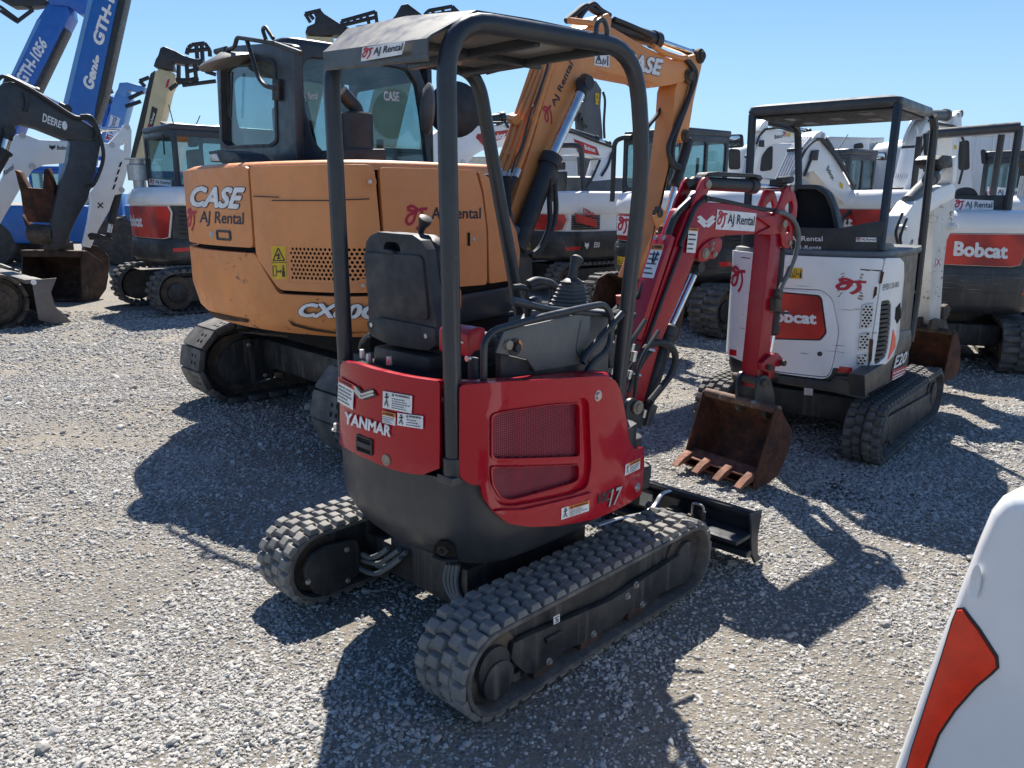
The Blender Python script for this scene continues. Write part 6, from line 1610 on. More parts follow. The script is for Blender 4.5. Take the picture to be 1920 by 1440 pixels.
    for i in range(26):                                   # scuffs and rubbed edges across the tail
        a = RNG.uniform(lo_, hi_); z = RNG.uniform(.66, 1.28); L_ = RNG.uniform(.02, .13); h_ = RNG.uniform(.0010, .0035)
        if in_poly(a, z, scale_poly(logo_o, 1.25)): continue
        mb = MB(); mb.plate(W, [(a, z), (a + L_ * .5, z - h_ * .6), (a + L_, z + h_ * .2), (a + L_ * .55, z + h_)], [], .0006, .0258); mb.build("scuff", M['rustdark'] if i % 3 else M['tan'], R_)
    for ps in (((1098, 262), (1112, 268), (1100, 330), (1088, 335)), ((1040, 640), (1056, 645), (1046, 760), (1030, 800)), ((860, 868), (1010, 862), (1020, 880), (950, 876)), ((1000, 900), (1022, 870), (1028, 930), (1012, 940))):
        mb = MB(); mb.plate(W, [W.uv(*p) for p in Z8(*ps)], [], .0006, .0315); mb.build("rust_patch", M['rust'], R_)
    # upper deck, back board, seat
    mb = MB(F); mb.loft([[(x * k, y * k, z) for x, y in plan] + [(.2, -.5, z), (.45, .4, z)] for z, k in ((1.305, .99), (1.325, 1.01), (1.345, 1.0), (1.35, .96))]); mb.build("deck_rim", M['greyplastic'], R_)
    Wi = Wall(F, [(x * .93, y * .93) for x, y in plan])
    bb = [Wi.uv(*q) for q in Z8((300, 135), (320, 0), (540, 15), (880, 25), (1030, -5), (1120, -20), (1122, 172), (700, 172), (400, 150))]
    mb = MB(); mb.plate(Wi, bb, [], .02, 0); mb.build("back_board", M['plastic'], R_, bevel=.005)
    lettering(R_, quad(Wi, Z8((612, 103), (793, 105), (793, 68), (615, 66)), .024), "AJ Rental", M['p_white'], .01)
    lettering(R_, quad(Wi, Z8((612, 150), (785, 147), (785, 120), (615, 120)), .024), ") AJ-Rents", M['p_white'], .01)
    logo_aj(R_, quad(Wi, Z8((975, 98), (1080, 100), (1080, 76), (977, 74)), .024))
    S = Plane(F, 0, -.50, -1)
    so = round_poly(uvs(S, ((1478, 460), (1478, 360), (1485, 346), (1530, 346), (1552, 360), (1566, 395), (1580, 462))), .03)
    mb = MB(); mb.plate(S, so, [round_poly(scale_poly(so, .80), .03)], .10, -.10); mb.build("seat_back", M['plastic'], R_, bevel=.02, seg=3)
    mb = MB(); mb.plate(S, scale_poly(so, .84), [], .04, -.09); mb.build("seat_cushion", M['dark'], R_, bevel=.015)
    mb = MB(F); mb.box(-.50, .0, -.26, .26, 1.30, 1.42).box(.0, .45, -.35, .35, .60, .66); mb.build("seat_base", M['plastic'], R_, bevel=.03)
    slab(R_, Plane(F, 1, -.47, -1), Z8((1125, 130), (1150, 105), (1190, 110), (1222, 180), (1222, 215), (1195, 190), (1125, 190)), .25, M['greyplastic'], "console", .02)
    # canopy
    zc = 2.25
    A = [(-.52, .53, zc), (-.52, -.44, zc), (.30, -.44, zc), (.30, .53, zc)]
    fr = F.l(on(Plane(F, 1, -.445, -1), (1750, 222))); A[2] = (fr.x, -.445, zc); A[3] = (fr.x, .53, zc)
    o = round_poly([(p[0], p[1]) for p in A], .07, 4)
    mb = MB(F); mb.loft([[(x * k, (y - .045) * k + .045, z) for x, y in o] for k, z in ((.97, zc - .03), (1.0, zc - .028), (1.02, zc), (1.0, zc + .028), (.9, zc + .045), (.6, zc + .052))]); mb.build("canopy_roof", M['canopy'], R_, smooth=45)
    mb = MB(F); mb.box(-.48, fr.x - .02, -.40, .49, zc - .045, zc - .031); ln = mb.build("canopy_liner", M['plastic'], R_, bevel=.006)
    mb = MB(F)
    for x, y in ((-.3, -.2), (-.1, .05), (.1, .3), (.1, -.15), (-.25, .3)): mb.box(x - .10, x + .06, y - .04, y + .04, zc - .048, zc - .044)
    mb.build("liner_opening", M['sealed'], R_)
    PRr = Plane(F, 1, -.445, -1)
    def post(pts, nm="canopy_post", bend=.12):
        mb = MB(); mb.tube(pts, .028, 8, bend=bend, world=True); return mb.build(nm, M['frame'], R_)
    post([F.w(-.50, -.43, zc - .02), on(Plane(F, 1, -.46, -1), (1650, 470))])
    post([F.w(-.50, .50, zc - .02), on(Plane(F, 1, .47, -1), (1397, 480))])
    post([F.w(fr.x - .02, -.445, zc - .02), on(PRr, (1752, 240)), on(PRr, (1718, 560)), on(PRr, (1706, 640))], bend=.03)
    b = F.l(on(Plane(F, 1, .45, -1), (1498, 345)))
    post([F.w(fr.x - .12, .50, zc - .03), F.w(fr.x - .0, .50, zc - .06), F.w(b.x, .45, b.z), F.w(b.x, .45, .9)], bend=.14)
    mb = MB(); mb.tube([on(PRr, q) for q in Z8((1335, 135), (1255, 175), (1238, 200), (1240, 290), (1300, 385))], .013, 8, bend=.03, world=True); mb.build("grab_rail", M['frame'], R_)
    # boom, cylinder, arm, bucket
    B = F.sub(.75, 0, 0, radians(-13)); hw = .075
    P = Plane(B, 1, -hw, -1)
    slab(R_, P, ((1706, 560), (1696, 500), (1690, 440), (1698, 405), (1716, 378), (1738, 366), (1762, 352), (1786, 344), (1793, 352), (1790, 372), (1762, 386), (1744, 398), (1728, 420), (1722, 450), (1722, 520), (1722, 560)), 2 * hw, M['white'], "boom", .012)
    mb = MB(B); mb.cyl((0, 0, .5), (0, 0, .95), .10, 24).box(-.2, .05, -.12, .12, .55, .9); mb.build("swing_post", M['bdark'], R_, bevel=.01)
    C = Plane(B, 1, 0, -1)
    q0, q1, q2 = (B.l(on(C, q)) for q in ((1702, 378), (1750, 330), (1778, 303))); cylinder(R_, B, q0, q1, q2, .055, .035, M['greyplastic'], M['chrome'], "arm_cylinder")
    slab(R_, Plane(B, 1, -.10, -1), ((1760, 298), (1768, 290), (1786, 292), (1787, 314), (1770, 316), (1760, 308)), .2, M['plastic'], "cylinder_bracket", .015)
    slab(R_, Plane(B, 1, -.085, -1), ((1788, 296), (1794, 292), (1796, 300), (1793, 340), (1786, 344)), .17, M['white'], "arm_top_plate", .006)
    slab(R_, Plane(B, 1, -.06, -1), ((1764, 352), (1792, 338), (1790, 395), (1786, 430), (1776, 450), (1770, 500), (1766, 560), (1764, 612), (1743, 610), (1745, 540), (1748, 470), (1750, 430), (1752, 395)), .12, M['whiteworn'], "arm", .010)
    for q in ((1786, 425), (1690, 428)):
        p = B.l(on(P, q)); mb = MB(B); mb.lathe(tuple(p), (0, -1, 0), [(-.02, .03), (.03, .03), (.03, .02), (.05, .018)], 14); mb.build("pin_boss", M['white'], R_)
    patch(R_, quad(Plane(B, 1, -.063, -1), ((1754, 499), (1763, 499), (1764, 484), (1755, 484)), .002), M['p_white']); strokes(R_, quad(Plane(B, 1, -.063, -1), ((1755, 498), (1762, 498), (1763, 485), (1756, 485)), .004), [[(0, 0), (1, 1)], [(0, 1), (1, 0)]], .18, M['p_red'], "pictogram")
    mb = MB(); mb.plate(P, uvs(P, ((1768, 575), (1776, 570), (1782, 578), (1778, 590), (1772, 600), (1766, 598))), [], .05, -.04); mb.build("bucket_link", M['castiron'], R_, bevel=.006)
    lettering(R_, quad(P, ((1700, 470), (1712, 500), (1722, 478), (1710, 448)), .006), "Bobcat", M['p_black'], .01)
    for ps in (((1688, 470), (1680, 440), (1684, 420), (1692, 400)), ((1694, 480), (1688, 450), (1692, 430), (1700, 410))):
        mb = MB(); mb.curve([on(Plane(B, 1, -.11, -1), q) for q in ps], .012, 8, 5, world=True); mb.build("boom_hose", M['hose'], R_)
    K = Frame(4.0, 7.16, 0, radians(38)); PK = Plane(K, 1, -.26, -1)
    side = uvs(PK, Z9((500, 1345), (535, 1230), (585, 990), (600, 968), (618, 975), (642, 1085), (638, 1200), (620, 1280), (575, 1320), (520, 1345)))
    bucket(R_, K, .53, side, 0, M['rust'], M['tooth'], top=4, nteeth=4, tl=.08)
    t = side[3]; mb = MB(K); mb.cyl((t[0] + .01, -.255, t[1] - .01), (t[0] + .01, .255, t[1] - .01), .026, 14); mb.build("bucket_bar", M['castiron'], R_)
    for y0 in (-.10, .06):
        mb = MB(); PE = Plane(K, 1, y0, -1); mb.plate(PE, uvs(Plane(K, 1, -.1, -1), ((1738, 616), (1742, 600), (1752, 596), (1768, 600), (1774, 620))), [], .03, 0); mb.build("bucket_ear", M['castiron'], R_, bevel=.004)
white_mini()

# ------------------------------------------------------------------ compact excavators behind
def bob_plan(w, t, f=.9):
    return smooth_plan([(f, w), (-.25 * t, w), (-.60 * t, w * .99), (-.80 * t, w * .88), (-.94 * t, w * .58), (-.99 * t, w * .2), (-.99 * t, -w * .2), (-.94 * t, -w * .58), (-.80 * t, -w * .88), (-.60 * t, -w * .99), (-.25 * t, -w), (f, -w * .96)], 4)
def bob(name, F, label, core='bdark', w=.9, t=1.0, zs=(.60, 1.02, 1.38, 1.58), tr=(1.25, .29, .55, .93), body='white', low='bdark', cab=None, band='bred', up=0.0, logo=None, vents=(True, True), group=None, trackmat=None, tail_text=True, singles=False, blade=True, hood_round=.10, f=.8):
    R_ = thing(name, F, label, "excavator", group)
    L, Rr, ya, yb = tr
    for y0, y1, sd in ((-yb, -ya, -1), (ya, yb, 1)):
        track(R_, F, -L, L, Rr, y0, y1, .11, .035, trackmat or M['rubber2'], singles)
        track_inside(R_, F, -L, L, Rr, y0, y1, sd)
    block(R_, F, -.5 * L, .5 * L, -ya - .05, ya + .05, Rr * .8, Rr * 1.7, M['under'], "cross_frame", .03)
    mb = MB(F); mb.cyl((0, 0, Rr * 1.6), (0, 0, zs[0] + .03), w * .45, 28); mb.build("slew_ring", M['castiron'], R_)
    if blade:
        prof = [(L + .25, .42), (L + .34, .40), (L + .33, .2), (L + .40, .03), (L + .36, .02), (L + .29, .2)]
        mb = MB(F); mb.prism([(x, -yb, z) for x, z in prof], (0, 2 * yb, 0)); mb.build("dozer_blade", M['bladegrey'], R_, bevel=.006)
        block(R_, F, L * .4, L + .3, -.5 * ya - .06, -.5 * ya + .06, .16, .30, M['under'], "blade_arm", .02); block(R_, F, L * .4, L + .3, .5 * ya - .06, .5 * ya + .06, .16, .30, M['under'], "blade_arm", .02)
    U = F.sub(0, 0, 0, radians(up))
    plan = bob_plan(w, t, f); W = Wall(U, plan)
    ext = [(f + .05, -w * .5), (f + .05, w * .5)]
    def ringset(zk): return [[(x * k, y * k, z) for x, y in plan] + [(x * k, y, z) for x, y in ext] for z, k in zk]
    mb = MB(U); mb.loft(ringset(((zs[0], .90), (zs[0] + .03, .965), (zs[0] + .10, 1.0), (zs[1] - .05, 1.0), (zs[1], .985)))); mb.build("lower_house", M[low], R_, smooth=45)
    mb = MB(U); mb.loft(ringset(((zs[1], .955), (zs[2], .955)))); mb.build("house_core", M[core], R_, smooth=45)
    mb = MB(U); mb.loft(ringset(((zs[2] - .01, .985), (zs[2] + .02, 1.005), (zs[2] + (zs[3] - zs[2]) * .55, .99), (zs[3] - .03, .95), (zs[3], .88), (zs[3] + .01, .5)))); mb.build("hood", M[body], R_, smooth=50)
    # red band across the tail, framed in white, and slatted vents on the corners
    n = len(plan); S = W.s[-1]
    sm = S * .5; hb = w * .80
    z0, z1 = zs[1] + .015, zs[2] - .02
    bo = [(sm - hb, z0 + .02), (sm - hb, z1), (sm + hb, z1), (sm + hb * 1.06, z1 - .09), (sm + hb * .96, z0 + .02), (sm + hb * .8, z0)]
    if band:
        mb = MB(); mb.plate(W, scale_poly(bo, 1.03), [], .03, -.05); mb.build("band_frame", M[body], R_, bevel=.004)
        mb = MB(); mb.plate(W, bo, [], .006, -.018); mb.build("red_band", M[band], R_)
    for sgn, onv in zip((-1, 1), vents):
        if not onv: continue
        a = sm + sgn * hb * 1.16; b = sm + sgn * (hb + w * .75); k = 7
        for i in range(k):
            z = zs[1] + .03 + (zs[2] - zs[1] - .06) * (i + .5) / k; h = (zs[2] - zs[1]) / k * .30
            mb = MB(); mb.plate(W, [(a, z - h), (b, z - h), (b, z + h), (a, z + h)], [], .03, -.05); mb.build("slat", M['plastic'], R_, bevel=.004, seg=1)
    mb = MB(); mb.plate(W, [(sm - hb * 1.1, zs[1] - .24), (sm + hb * 1.1, zs[1] - .24), (sm + hb, zs[1] - .06), (sm - hb, zs[1] - .06)], [], .012, -.004); mb.build("counterweight_panel", M[low], R_, bevel=.006)
    mb = MB(); mb.plate(W, [(sm + hb * 1.05, zs[0] + .20), (sm + hb * 1.35, zs[0] + .22), (sm + hb * 1.4, zs[0] + .27), (sm + hb * 1.05, zs[0] + .26)], [], .004, .001); mb.build("reflector", M['flat_red'], R_)
    def wm(a, b, c, d, off=.0): return lambda u, v, e=0.0: W.map(sm + hb * (a + (c - a) * u), zs[1] + (zs[2] - zs[1]) * (b + (d - b) * v), off + e)
    if tail_text and band:
        lettering(R_, wm(-.62, .34, .18, .70, -.010), "Bobcat", M['p_white'], .045)
        patch(R_, wm(-.86, .36, -.70, .70, -.010), M['p_white'], "emblem", outline=CATHEAD)
    if low == 'bdark':
        for i in range(16):                               # pale rub marks on the dark counterweight
            a = RNG.uniform(sm - hb, sm + hb * 1.3); z = RNG.uniform(zs[0] + .12, zs[1] - .06); L_ = RNG.uniform(.05, .28); h_ = RNG.uniform(.002, .007)
            mb = MB(); mb.plate(W, [(a, z), (a + L_ * .5, z - h_ * .6), (a + L_, z + h_ * .2), (a + L_ * .55, z + h_)], [], .0006, .012); mb.build("rub_mark", M['greyplastic'], R_)
    yellow_pair(R_, lambda u, v, e=0.0: W.map(sm - hb * .9 + hb * .3 * u, zs[1] - .30 + .11 * v, .012 + e), vertical=False)
    if cab:
        x0, x1, y0, y1, z0_, z1_ = cab
        box_cab(R_, U, x0, x1, y0, y1, z0_, z1_, M['cab'], post=.055, sill=.30, rear_sill=.36)
    return R_, U, W, (sm, hb, zs)
def pipes(root, F, ys, px, r=.02, mat='p_silver', clamps=(), bend=.1):
    """parallel steel lines over a boom; px = path in photo pixels, spread over lateral positions"""
    P = Plane(F, 1, min(ys) - r, -1); pts = [Vector(P.uv(*q)) for q in px]; off = []
    for i, p in enumerate(pts):
        t = (pts[min(i + 1, len(pts) - 1)] - pts[max(i - 1, 0)]).normalized(); n = Vector((-t.y, t.x))
        if n.x > 0: n = -n
        off.append(p + n * r * 1.3)
    for y in ys:
        mb = MB(F); mb.tube([(p.x, y, p.y) for p in off], r, 8, bend=bend); mb.build("steel_pipe", M[mat], root)
    for c in clamps:
        i = int(c * (len(off) - 1)); p = off[i].lerp(off[min(i + 1, len(off) - 1)], c * (len(off) - 1) - i)
        mb = MB(F); mb.tube([(p.x, min(ys) - r, p.y), (p.x, max(ys) + r, p.y)], r * 1.6, 8); mb.build("pipe_clamp", M['plastic'], root)
def hit(F, axis, val, q): return F.l(on(Plane(F, axis, val, -1), q))
def pins(root, P, qs, r=.05, mat='p_silver'):
    for q in qs:
        p = P.F.l(on(P, q)); mb = MB(P.F); n = [0, 0, 0]; n[P.axis] = P.side; mb.lathe(tuple(p), tuple(n), [(-.02, r * .95), (.012, r * .95), (.012, r * .6), (.025, r * .55)], 14); mb.build("pin", M[mat], root)
def hose(root, P, ps, r=.025, mat='hose', off=0.0):
    mb = MB(); mb.curve([on(P, q, off) for q in ps], r, 8, 5, world=True); return mb.build("boom_hose", M[mat], root)

# --- left: cab machine beside the orange one
F = Frame(-4.77, 12.97, 0, radians(43))
Ra, Ua, Wa, ia = bob("compact_excavator", F, "white and black excavator with closed cab, left of the orange excavator", w=1.02, t=1.25, zs=(.72, 1.10, 1.60, 1.86), tr=(1.45, .34, .62, 1.05), f=.9)
zr = hit(F, 1, .12, (300, 243)).z
Pr = Plane(F, 0, -.72, -1)
a = Pr.uv(272, 300)[0]; b = Pr.uv(327, 300)[0]
box_cab(Ra, F, -.72, 1.05, b, a, 1.66, zr, M['cab'], post=.07, sill=.22, rear_sill=.30)
logo_aj(Ra, quad(Pr, ((280, 346), (322, 350), (322, 338), (280, 335)), .005))
mb = MB(); mb.tube([on(Pr, (308, 252), .02), on(Pr, (311, 290), .02)], .012, 6, world=True); mb.build("wiper_arm", M['plastic'], Ra)
Pe = Plane(F, 0, -.80, -1); q0 = F.l(on(Pe, (263, 352))); q1 = F.l(on(Pe, (263, 300)))
mb = MB(F); hh = q1.z - q0.z; mb.lathe((q0.x, q0.y, q0.z - .1), (0, 0, 1), [(0, .10), (hh * .5, .10), (hh * .5, .17), (hh * 1.05, .17), (hh * 1.1, .12), (hh * 1.25, .12), (hh * 1.25, .19), (hh * 1.3, .19)], 20); mb.build("air_precleaner", M['p_silver'], Ra)
mb = MB(); mb.tube([on(Plane(F, 1, .5, -1), q) for q in ((328, 243), (316, 196))], .008, 5, world=True); mb.tube([on(Plane(F, 1, .5, -1), q) for q in ((365, 240), (375, 217))], .008, 5, world=True); mb.build("aerial", M['plastic'], Ra)
slab(Ra, Plane(F, 0, .9, -1), ((298, 227), (322, 236), (325, 242), (303, 242)), .5, M['plastic'], "roof_lamp", .02)
slab(Ra, Plane(F, 0, .7, -1), ((345, 242), (352, 237), (405, 234), (410, 242)), .4, M['cream'], "air_unit", .03)

# --- centre: cab machine with its boom, seen through the red canopy
F = Frame(2.74, 11.02, 0, radians(39))
Rc, Uc, Wc_, ic = bob("compact_excavator", F, "white and black excavator with closed cab behind the red boom", w=1.06, t=1.14, zs=(.66, 1.10, 1.50, 1.78), tr=(1.35, .33, .74, 1.15), tail_text=False, f=.9)
zr = hit(F, 1, .05, (1290, 240)).z
Pr = Plane(F, 0, -.55, -1)
a = Pr.uv(1168, 300)[0]; b = Pr.uv(1278, 300)[0]
box_cab(Rc, F, -.55, hit(F, 1, b, (1366, 300)).x, b, a, 1.62, zr - .05, M['cab'], post=.06, sill=.18, rear_sill=.25)
m = quad(Wc_, ((1166, 432), (1176, 434), (1178, 408), (1167, 406)), -.010); mm = quad(Wc_, ((1155, 440), (1180, 442), (1180, 406), (1156, 404)), -.011)
patch(Rc, mm, M['p_white']); strokes(Rc, sub_map(mm, .1, .08, .9, .92), SWIRL, .16, M['p_red'])
Pm_ = Plane(F, 0, .9, -1)
slab(Rc, Pm_, ((1363, 252), (1390, 251), (1392, 276), (1364, 278)), .05, M['plastic'], "wing_mirror", .015, rnd=.04); slab(Rc, Pm_, ((1366, 255), (1388, 254), (1389, 273), (1367, 275)), .01, M['mirror'], "mirror_glass", .002, base=.006, rnd=.03)
mb = MB(); mb.tube([on(Plane(F, 0, -.62, -1), q) for q in ((1148, 378), (1152, 265), (1170, 257), (1184, 257))], .035, 8, bend=.12, world=True); mb.build("guard_rail", M['plastic'], Rc)
B = F.sub(1.1, 0, 0, radians(-6)); P = Plane(B, 1, -.14, -1)
slab(Rc, P, ((1440, 440), (1452, 400), (1480, 340), (1506, 282), (1522, 262), (1536, 258), (1548, 265), (1560, 285), (1590, 340), (1604, 370), (1600, 382), (1585, 384), (1550, 350), (1525, 320), (1510, 325), (1500, 345), (1480, 400), (1465, 450)), .28, M['white'], "boom", .02)
slab(Rc, P, ((1522, 262), (1530, 250), (1540, 245), (1546, 250), (1546, 268), (1536, 268)), .28, M['white'], "cylinder_ear", .01, base=.004)
pins(Rc, P, ((1543, 254), (1515, 328), (1600, 372)), .045)
pipes(Rc, B, (.11, .06, .01, -.04, -.09), ((1440, 430), (1480, 340), (1506, 282), (1524, 260)), .022, 'p_silver', (.3, .66), .15)
slab(Rc, P, ((1514, 300), (1519, 282), (1531, 281), (1528, 301)), .03, M['plastic'], "work_lamp", .006, base=.05)
lettering(Rc, quad(P, ((1478, 340), (1494, 322), (1490, 312), (1474, 332)), .005), "Rental", M['p_navy'], .005)
lettering(Rc, quad(P, ((1549, 318), (1561, 339), (1564, 332), (1553, 309)), .005), "Bobcat", M['p_black'], .015)
patch(Rc, quad(P, ((1574, 350), (1580, 355), (1580, 345), (1574, 340)), .005), M['p_yellow'])
q0, q1, q2 = (B.l(on(Plane(B, 1, 0, -1), q)) for q in ((1545, 262), (1580, 318), (1598, 350))); cylinder(Rc, B, q0, q1, q2, .06, .035, name="arm_cylinder")
slab(Rc, Plane(B, 1, -.12, -1), ((1600, 368), (1612, 365), (1610, 385), (1590, 430), (1570, 500), (1555, 500), (1575, 430), (1592, 390)), .24, M['white'], "arm", .015)
hose(Rc, P, ((1600, 360), (1604, 380), (1590, 395), (1575, 410), (1572, 430)), .03, off=.05)

# --- centre: canopy machine further back
F = Frame(1.25, 14.9, 0, radians(36))
Rb, Ub, Wb_, ib = bob("compact_excavator", F, "open white excavator with a red stripe and cat head emblem, behind the orange boom", w=.98, t=1.15, zs=(.62, 1.14, 1.45, 1.82), tr=(1.3, .31, .6, .98), band='bred', f=.62, core='white')
PS = Plane(F, 1, -.98, -1)
patch(Rb, quad(Plane(F, 1, -.985, -1), ((1078, 417), (1120, 427), (1116, 412), (1076, 399)), .02), M['bred'], "side_stripe")
lettering(Rb, quad(Plane(F, 1, -.985, -1), ((1092, 402), (1114, 410), (1114, 399), (1092, 388)), .02), "KS9M44", M['p_red'], .03)
lettering(Rb, quad(Plane(F, 1, -.985, -1), ((1112, 464), (1123, 464), (1123, 454), (1112, 454)), .02), "E50", M['p_white'], .03, .2)
patch(Rb, quad(Plane(F, 1, -.985, -1), ((1095, 467), (1103, 467), (1103, 453), (1095, 453)), .02), M['p_white'], "emblem", outline=CATHEAD)
PG = Plane(F, 1, -.35, -1)
mb = MB(); mb.tube([on(PG, q) for q in ((1042, 272), (1090, 272), (1094, 370))], .05, 8, bend=.2, world=True); mb.build("canopy_frame", M['frame'], Rb)
mb = MB(); mb.tube([on(Plane(F, 1, .6, -1), q) for q in ((1030, 272), (1042, 272), (1042, 372))], .05, 8, bend=.2, world=True); mb.build("canopy_frame", M['frame'], Rb)
seat_in(Rb, F, -.1, .2, 1.75, .7)
B = F.sub(1.4, .0, 0, radians(-4)); P = Plane(B, 1, -.14, -1)
slab(Rb, P, ((1040, 270), (1042, 250), (1052, 240), (1066, 246), (1100, 258), (1150, 276), (1150, 300), (1120, 296), (1085, 290), (1058, 290), (1048, 300), (1040, 300)), .28, M['white'], "boom", .02)
patch(Rb, quad(P, ((1082, 285), (1124, 292), (1118, 276), (1075, 260)), .006), M['bred'], "boom_decal"); lettering(Rb, quad(P, ((1096, 280), (1116, 286), (1115, 278), (1095, 271)), .009), "Bobcat", M['p_white'], .04)
q0, q1, q2 = (B.l(on(Plane(B, 1, 0, -1), q)) for q in ((1068, 247), (1120, 263), (1140, 270))); cylinder(Rb, B, q0, q1, q2, .07, .04, name="arm_cylinder")
slab(Rb, P, ((1122, 300), (1150, 288), (1150, 330), (1125, 390), (1108, 440), (1090, 440), (1100, 380), (1110, 340)), .26, M['white'], "lower_boom", .02)
pipes(Rb, B, (.08, .03, -.02, -.07), ((1105, 390), (1112, 350), (1122, 305)), .022, 'p_silver', (.3, .7), .1)
pins(Rb, P, ((1054, 250), (1112, 325)), .05)

# --- right: machine with the big red tail band
F = Frame(4.72, 8.45, 0, radians(68))
Rf, Uf, Wf, i_f = bob("compact_excavator", F, "white excavator with wide red tail band and bent canopy bar at the right edge", w=.66, t=.82, zs=(.56, 1.02, 1.36, 1.56), tr=(.95, .25, .40, .68), body='whiteclean', f=.6, vents=(False, True), trackmat=M['rubber2'], tail_text=False)
lettering(Rf, quad(Wf, ((1787, 480), (1890, 486), (1892, 458), (1790, 452)), -.008), "Bobcat", M['p_white'], .045)
Pb = Plane(F, 0, -.42, -1)
slab(Rf, Pb, ((1745, 400), (1745, 372), (1790, 366), (1895, 366), (1896, 398)), .04, M['plastic'], "back_board", .006)
logo_aj(Rf, quad(Pb, ((1788, 394), (1862, 396), (1863, 376), (1789, 373)), .004))
slab(Rf, Plane(F, 0, -.35, -1), ((1790, 372), (1793, 355), (1812, 350), (1828, 354), (1838, 372)), .12, M['plastic'], "seat_back", .03, rnd=.05)
mb = MB(); mb.tube([on(Pb, q) for q in ((1740, 252), (1800, 247), (1912, 238))], .05, 12, world=True); mb.build("canopy_bar", M['canopy'], Rf)
mb = MB(); mb.tube([on(Pb, q) for q in ((1912, 236), (1888, 398))], .038, 8, world=True); mb.build("canopy_post", M['frame'], Rf)
mb = MB(); mb.tube([on(Pb, q) for q in ((1738, 250), (1744, 400))], .038, 8, world=True); mb.build("canopy_post", M['frame'], Rf)
pr = F.l(on(Pb, (1912, 238))); pl_ = F.l(on(Pb, (1740, 250)))
mb = MB(F); mb.prism([(pr.x + .0, pr.y, pr.z), (pl_.x, pl_.y, pl_.z), (pl_.x + .95, pl_.y, pl_.z + .02), (pr.x + .95, pr.y, pr.z + .02)], (0, 0, .03)); mb.build("canopy_roof", M['canopy'], Rf, bevel=.01)
for y in (pr.y, pl_.y):
    mb = MB(F); mb.tube([(pr.x + .92, y, pr.z), (pr.x + 1.0, y, .9)], .035, 8); mb.build("canopy_post", M['frame'], Rf)

# --- right, behind: cab machine with pipes on its boom
F = Frame(6.15, 13.3, 0, radians(36))
Rg, Ug, Wg, ig = bob("compact_excavator", F, "white excavator with closed cab and grey boom pipes, between the two canopies on the right", w=.95, t=1.1, zs=(.66, 1.10, 1.55, 1.82), tr=(1.35, .33, .6, 1.0), f=.9)
zr = hit(F, 1, .1, (1590, 277)).z
Pr = Plane(F, 0, -.55, -1)
a = Pr.uv(1556, 320)[0]; b = Pr.uv(1592, 320)[0]
box_cab(Rg, F, -.55, hit(F, 1, b, (1642, 320)).x, b, a, 1.66, zr - .05, M['cab'], post=.06, sill=.12, rear_sill=.2)
Pm_ = Plane(F, 0, .9, -1)
slab(Rg, Pm_, ((1638, 285), (1661, 285), (1661, 301), (1639, 300)), .05, M['plastic'], "wing_mirror", .015, rnd=.04); slab(Rg, Pm_, ((1640, 287), (1659, 287), (1659, 299), (1641, 298)), .01, M['mirror'], "mirror_glass", .002, base=.006, rnd=.03)
mb = MB(); mb.tube([on(Plane(F, 1, .4, -1), q) for q in ((1572, 280), (1590, 252))], .008, 5, world=True); mb.build("aerial", M['plastic'], Rg)
B = F.sub(1.2, 0, 0, radians(-4)); P = Plane(B, 1, -.14, -1)
slab(Rg, P, ((1690, 370), (1706, 330), (1720, 270), (1735, 235), (1744, 222), (1760, 228), (1790, 235), (1798, 250), (1792, 262), (1770, 258), (1748, 265), (1740, 290), (1728, 330), (1712, 375)), .28, M['white'], "boom", .02)
pipes(Rg, B, (.11, .07, .03, -.01, -.05, -.09), ((1692, 366), (1706, 330), (1720, 270)), .02, 'p_silver', (.15, .95), .1)
for i in range(5): hose(Rg, Plane(B, 1, .12 - .05 * i, -1), ((1694, 268), (1702, 245), (1712, 226), (1728, 217), (1738, 222)), .03, 'p_silver')
q0, q1, q2 = (B.l(on(Plane(B, 1, 0, -1), q)) for q in ((1735, 217), (1775, 216), (1796, 214))); cylinder(Rg, B, q0, q1, q2, .09, .04, M['greyplastic'], name="arm_cylinder")
slab(Rg, P, ((1787, 236), (1790, 218), (1797, 209), (1803, 210), (1804, 236), (1800, 260), (1796, 300), (1792, 345), (1784, 360), (1782, 330), (1784, 290), (1786, 260)), .26, M['white'], "arm", .015)
pins(Rg, P, ((1730, 281), (1798, 215)), .045)
patch(Rg, quad(P, ((1788, 280), (1793, 280), (1793, 272), (1788, 272)), .006), M['p_yellow'])

# --- far right: cab machine cut by the frame
F = Frame(7.55, 11.2, 0, radians(40))
Rh, Uh, Wh_, ih = bob("compact_excavator", F, "white excavator with grey closed cab at the far right, behind the bent canopy bar", w=.95, t=1.1, zs=(.66, 1.10, 1.50, 1.72), tr=(1.35, .33, .6, 1.0), f=.9)
zr = hit(F, 1, .1, (1860, 272)).z
Pr = Plane(F, 0, -.55, -1)
a = Pr.uv(1842, 320)[0]
box_cab(Rh, F, -.55, 1.0, a - 1.05, a, 1.55, zr - .05, M['cab'], post=.06, sill=.15, rear_sill=.30)
logo_aj(Rh, quad(Pr, ((1852, 368), (1918, 372), (1918, 354), (1852, 350)), .005))
Pm_ = Plane(F, 0, -.6, -1)
slab(Rh, Pm_, ((1838, 281), (1846, 279), (1848, 306), (1840, 308)), .05, M['plastic'], "wing_mirror", .012, rnd=.03)
B = F.sub(1.2, 0, 0, 0)
for i in range(3): hose(Rh, Plane(F, 0, -1.0, -1), ((1905 + 5 * i, 400), (1912 + 5 * i, 360), (1918 + 6 * i, 330)), .03, 'p_silver')

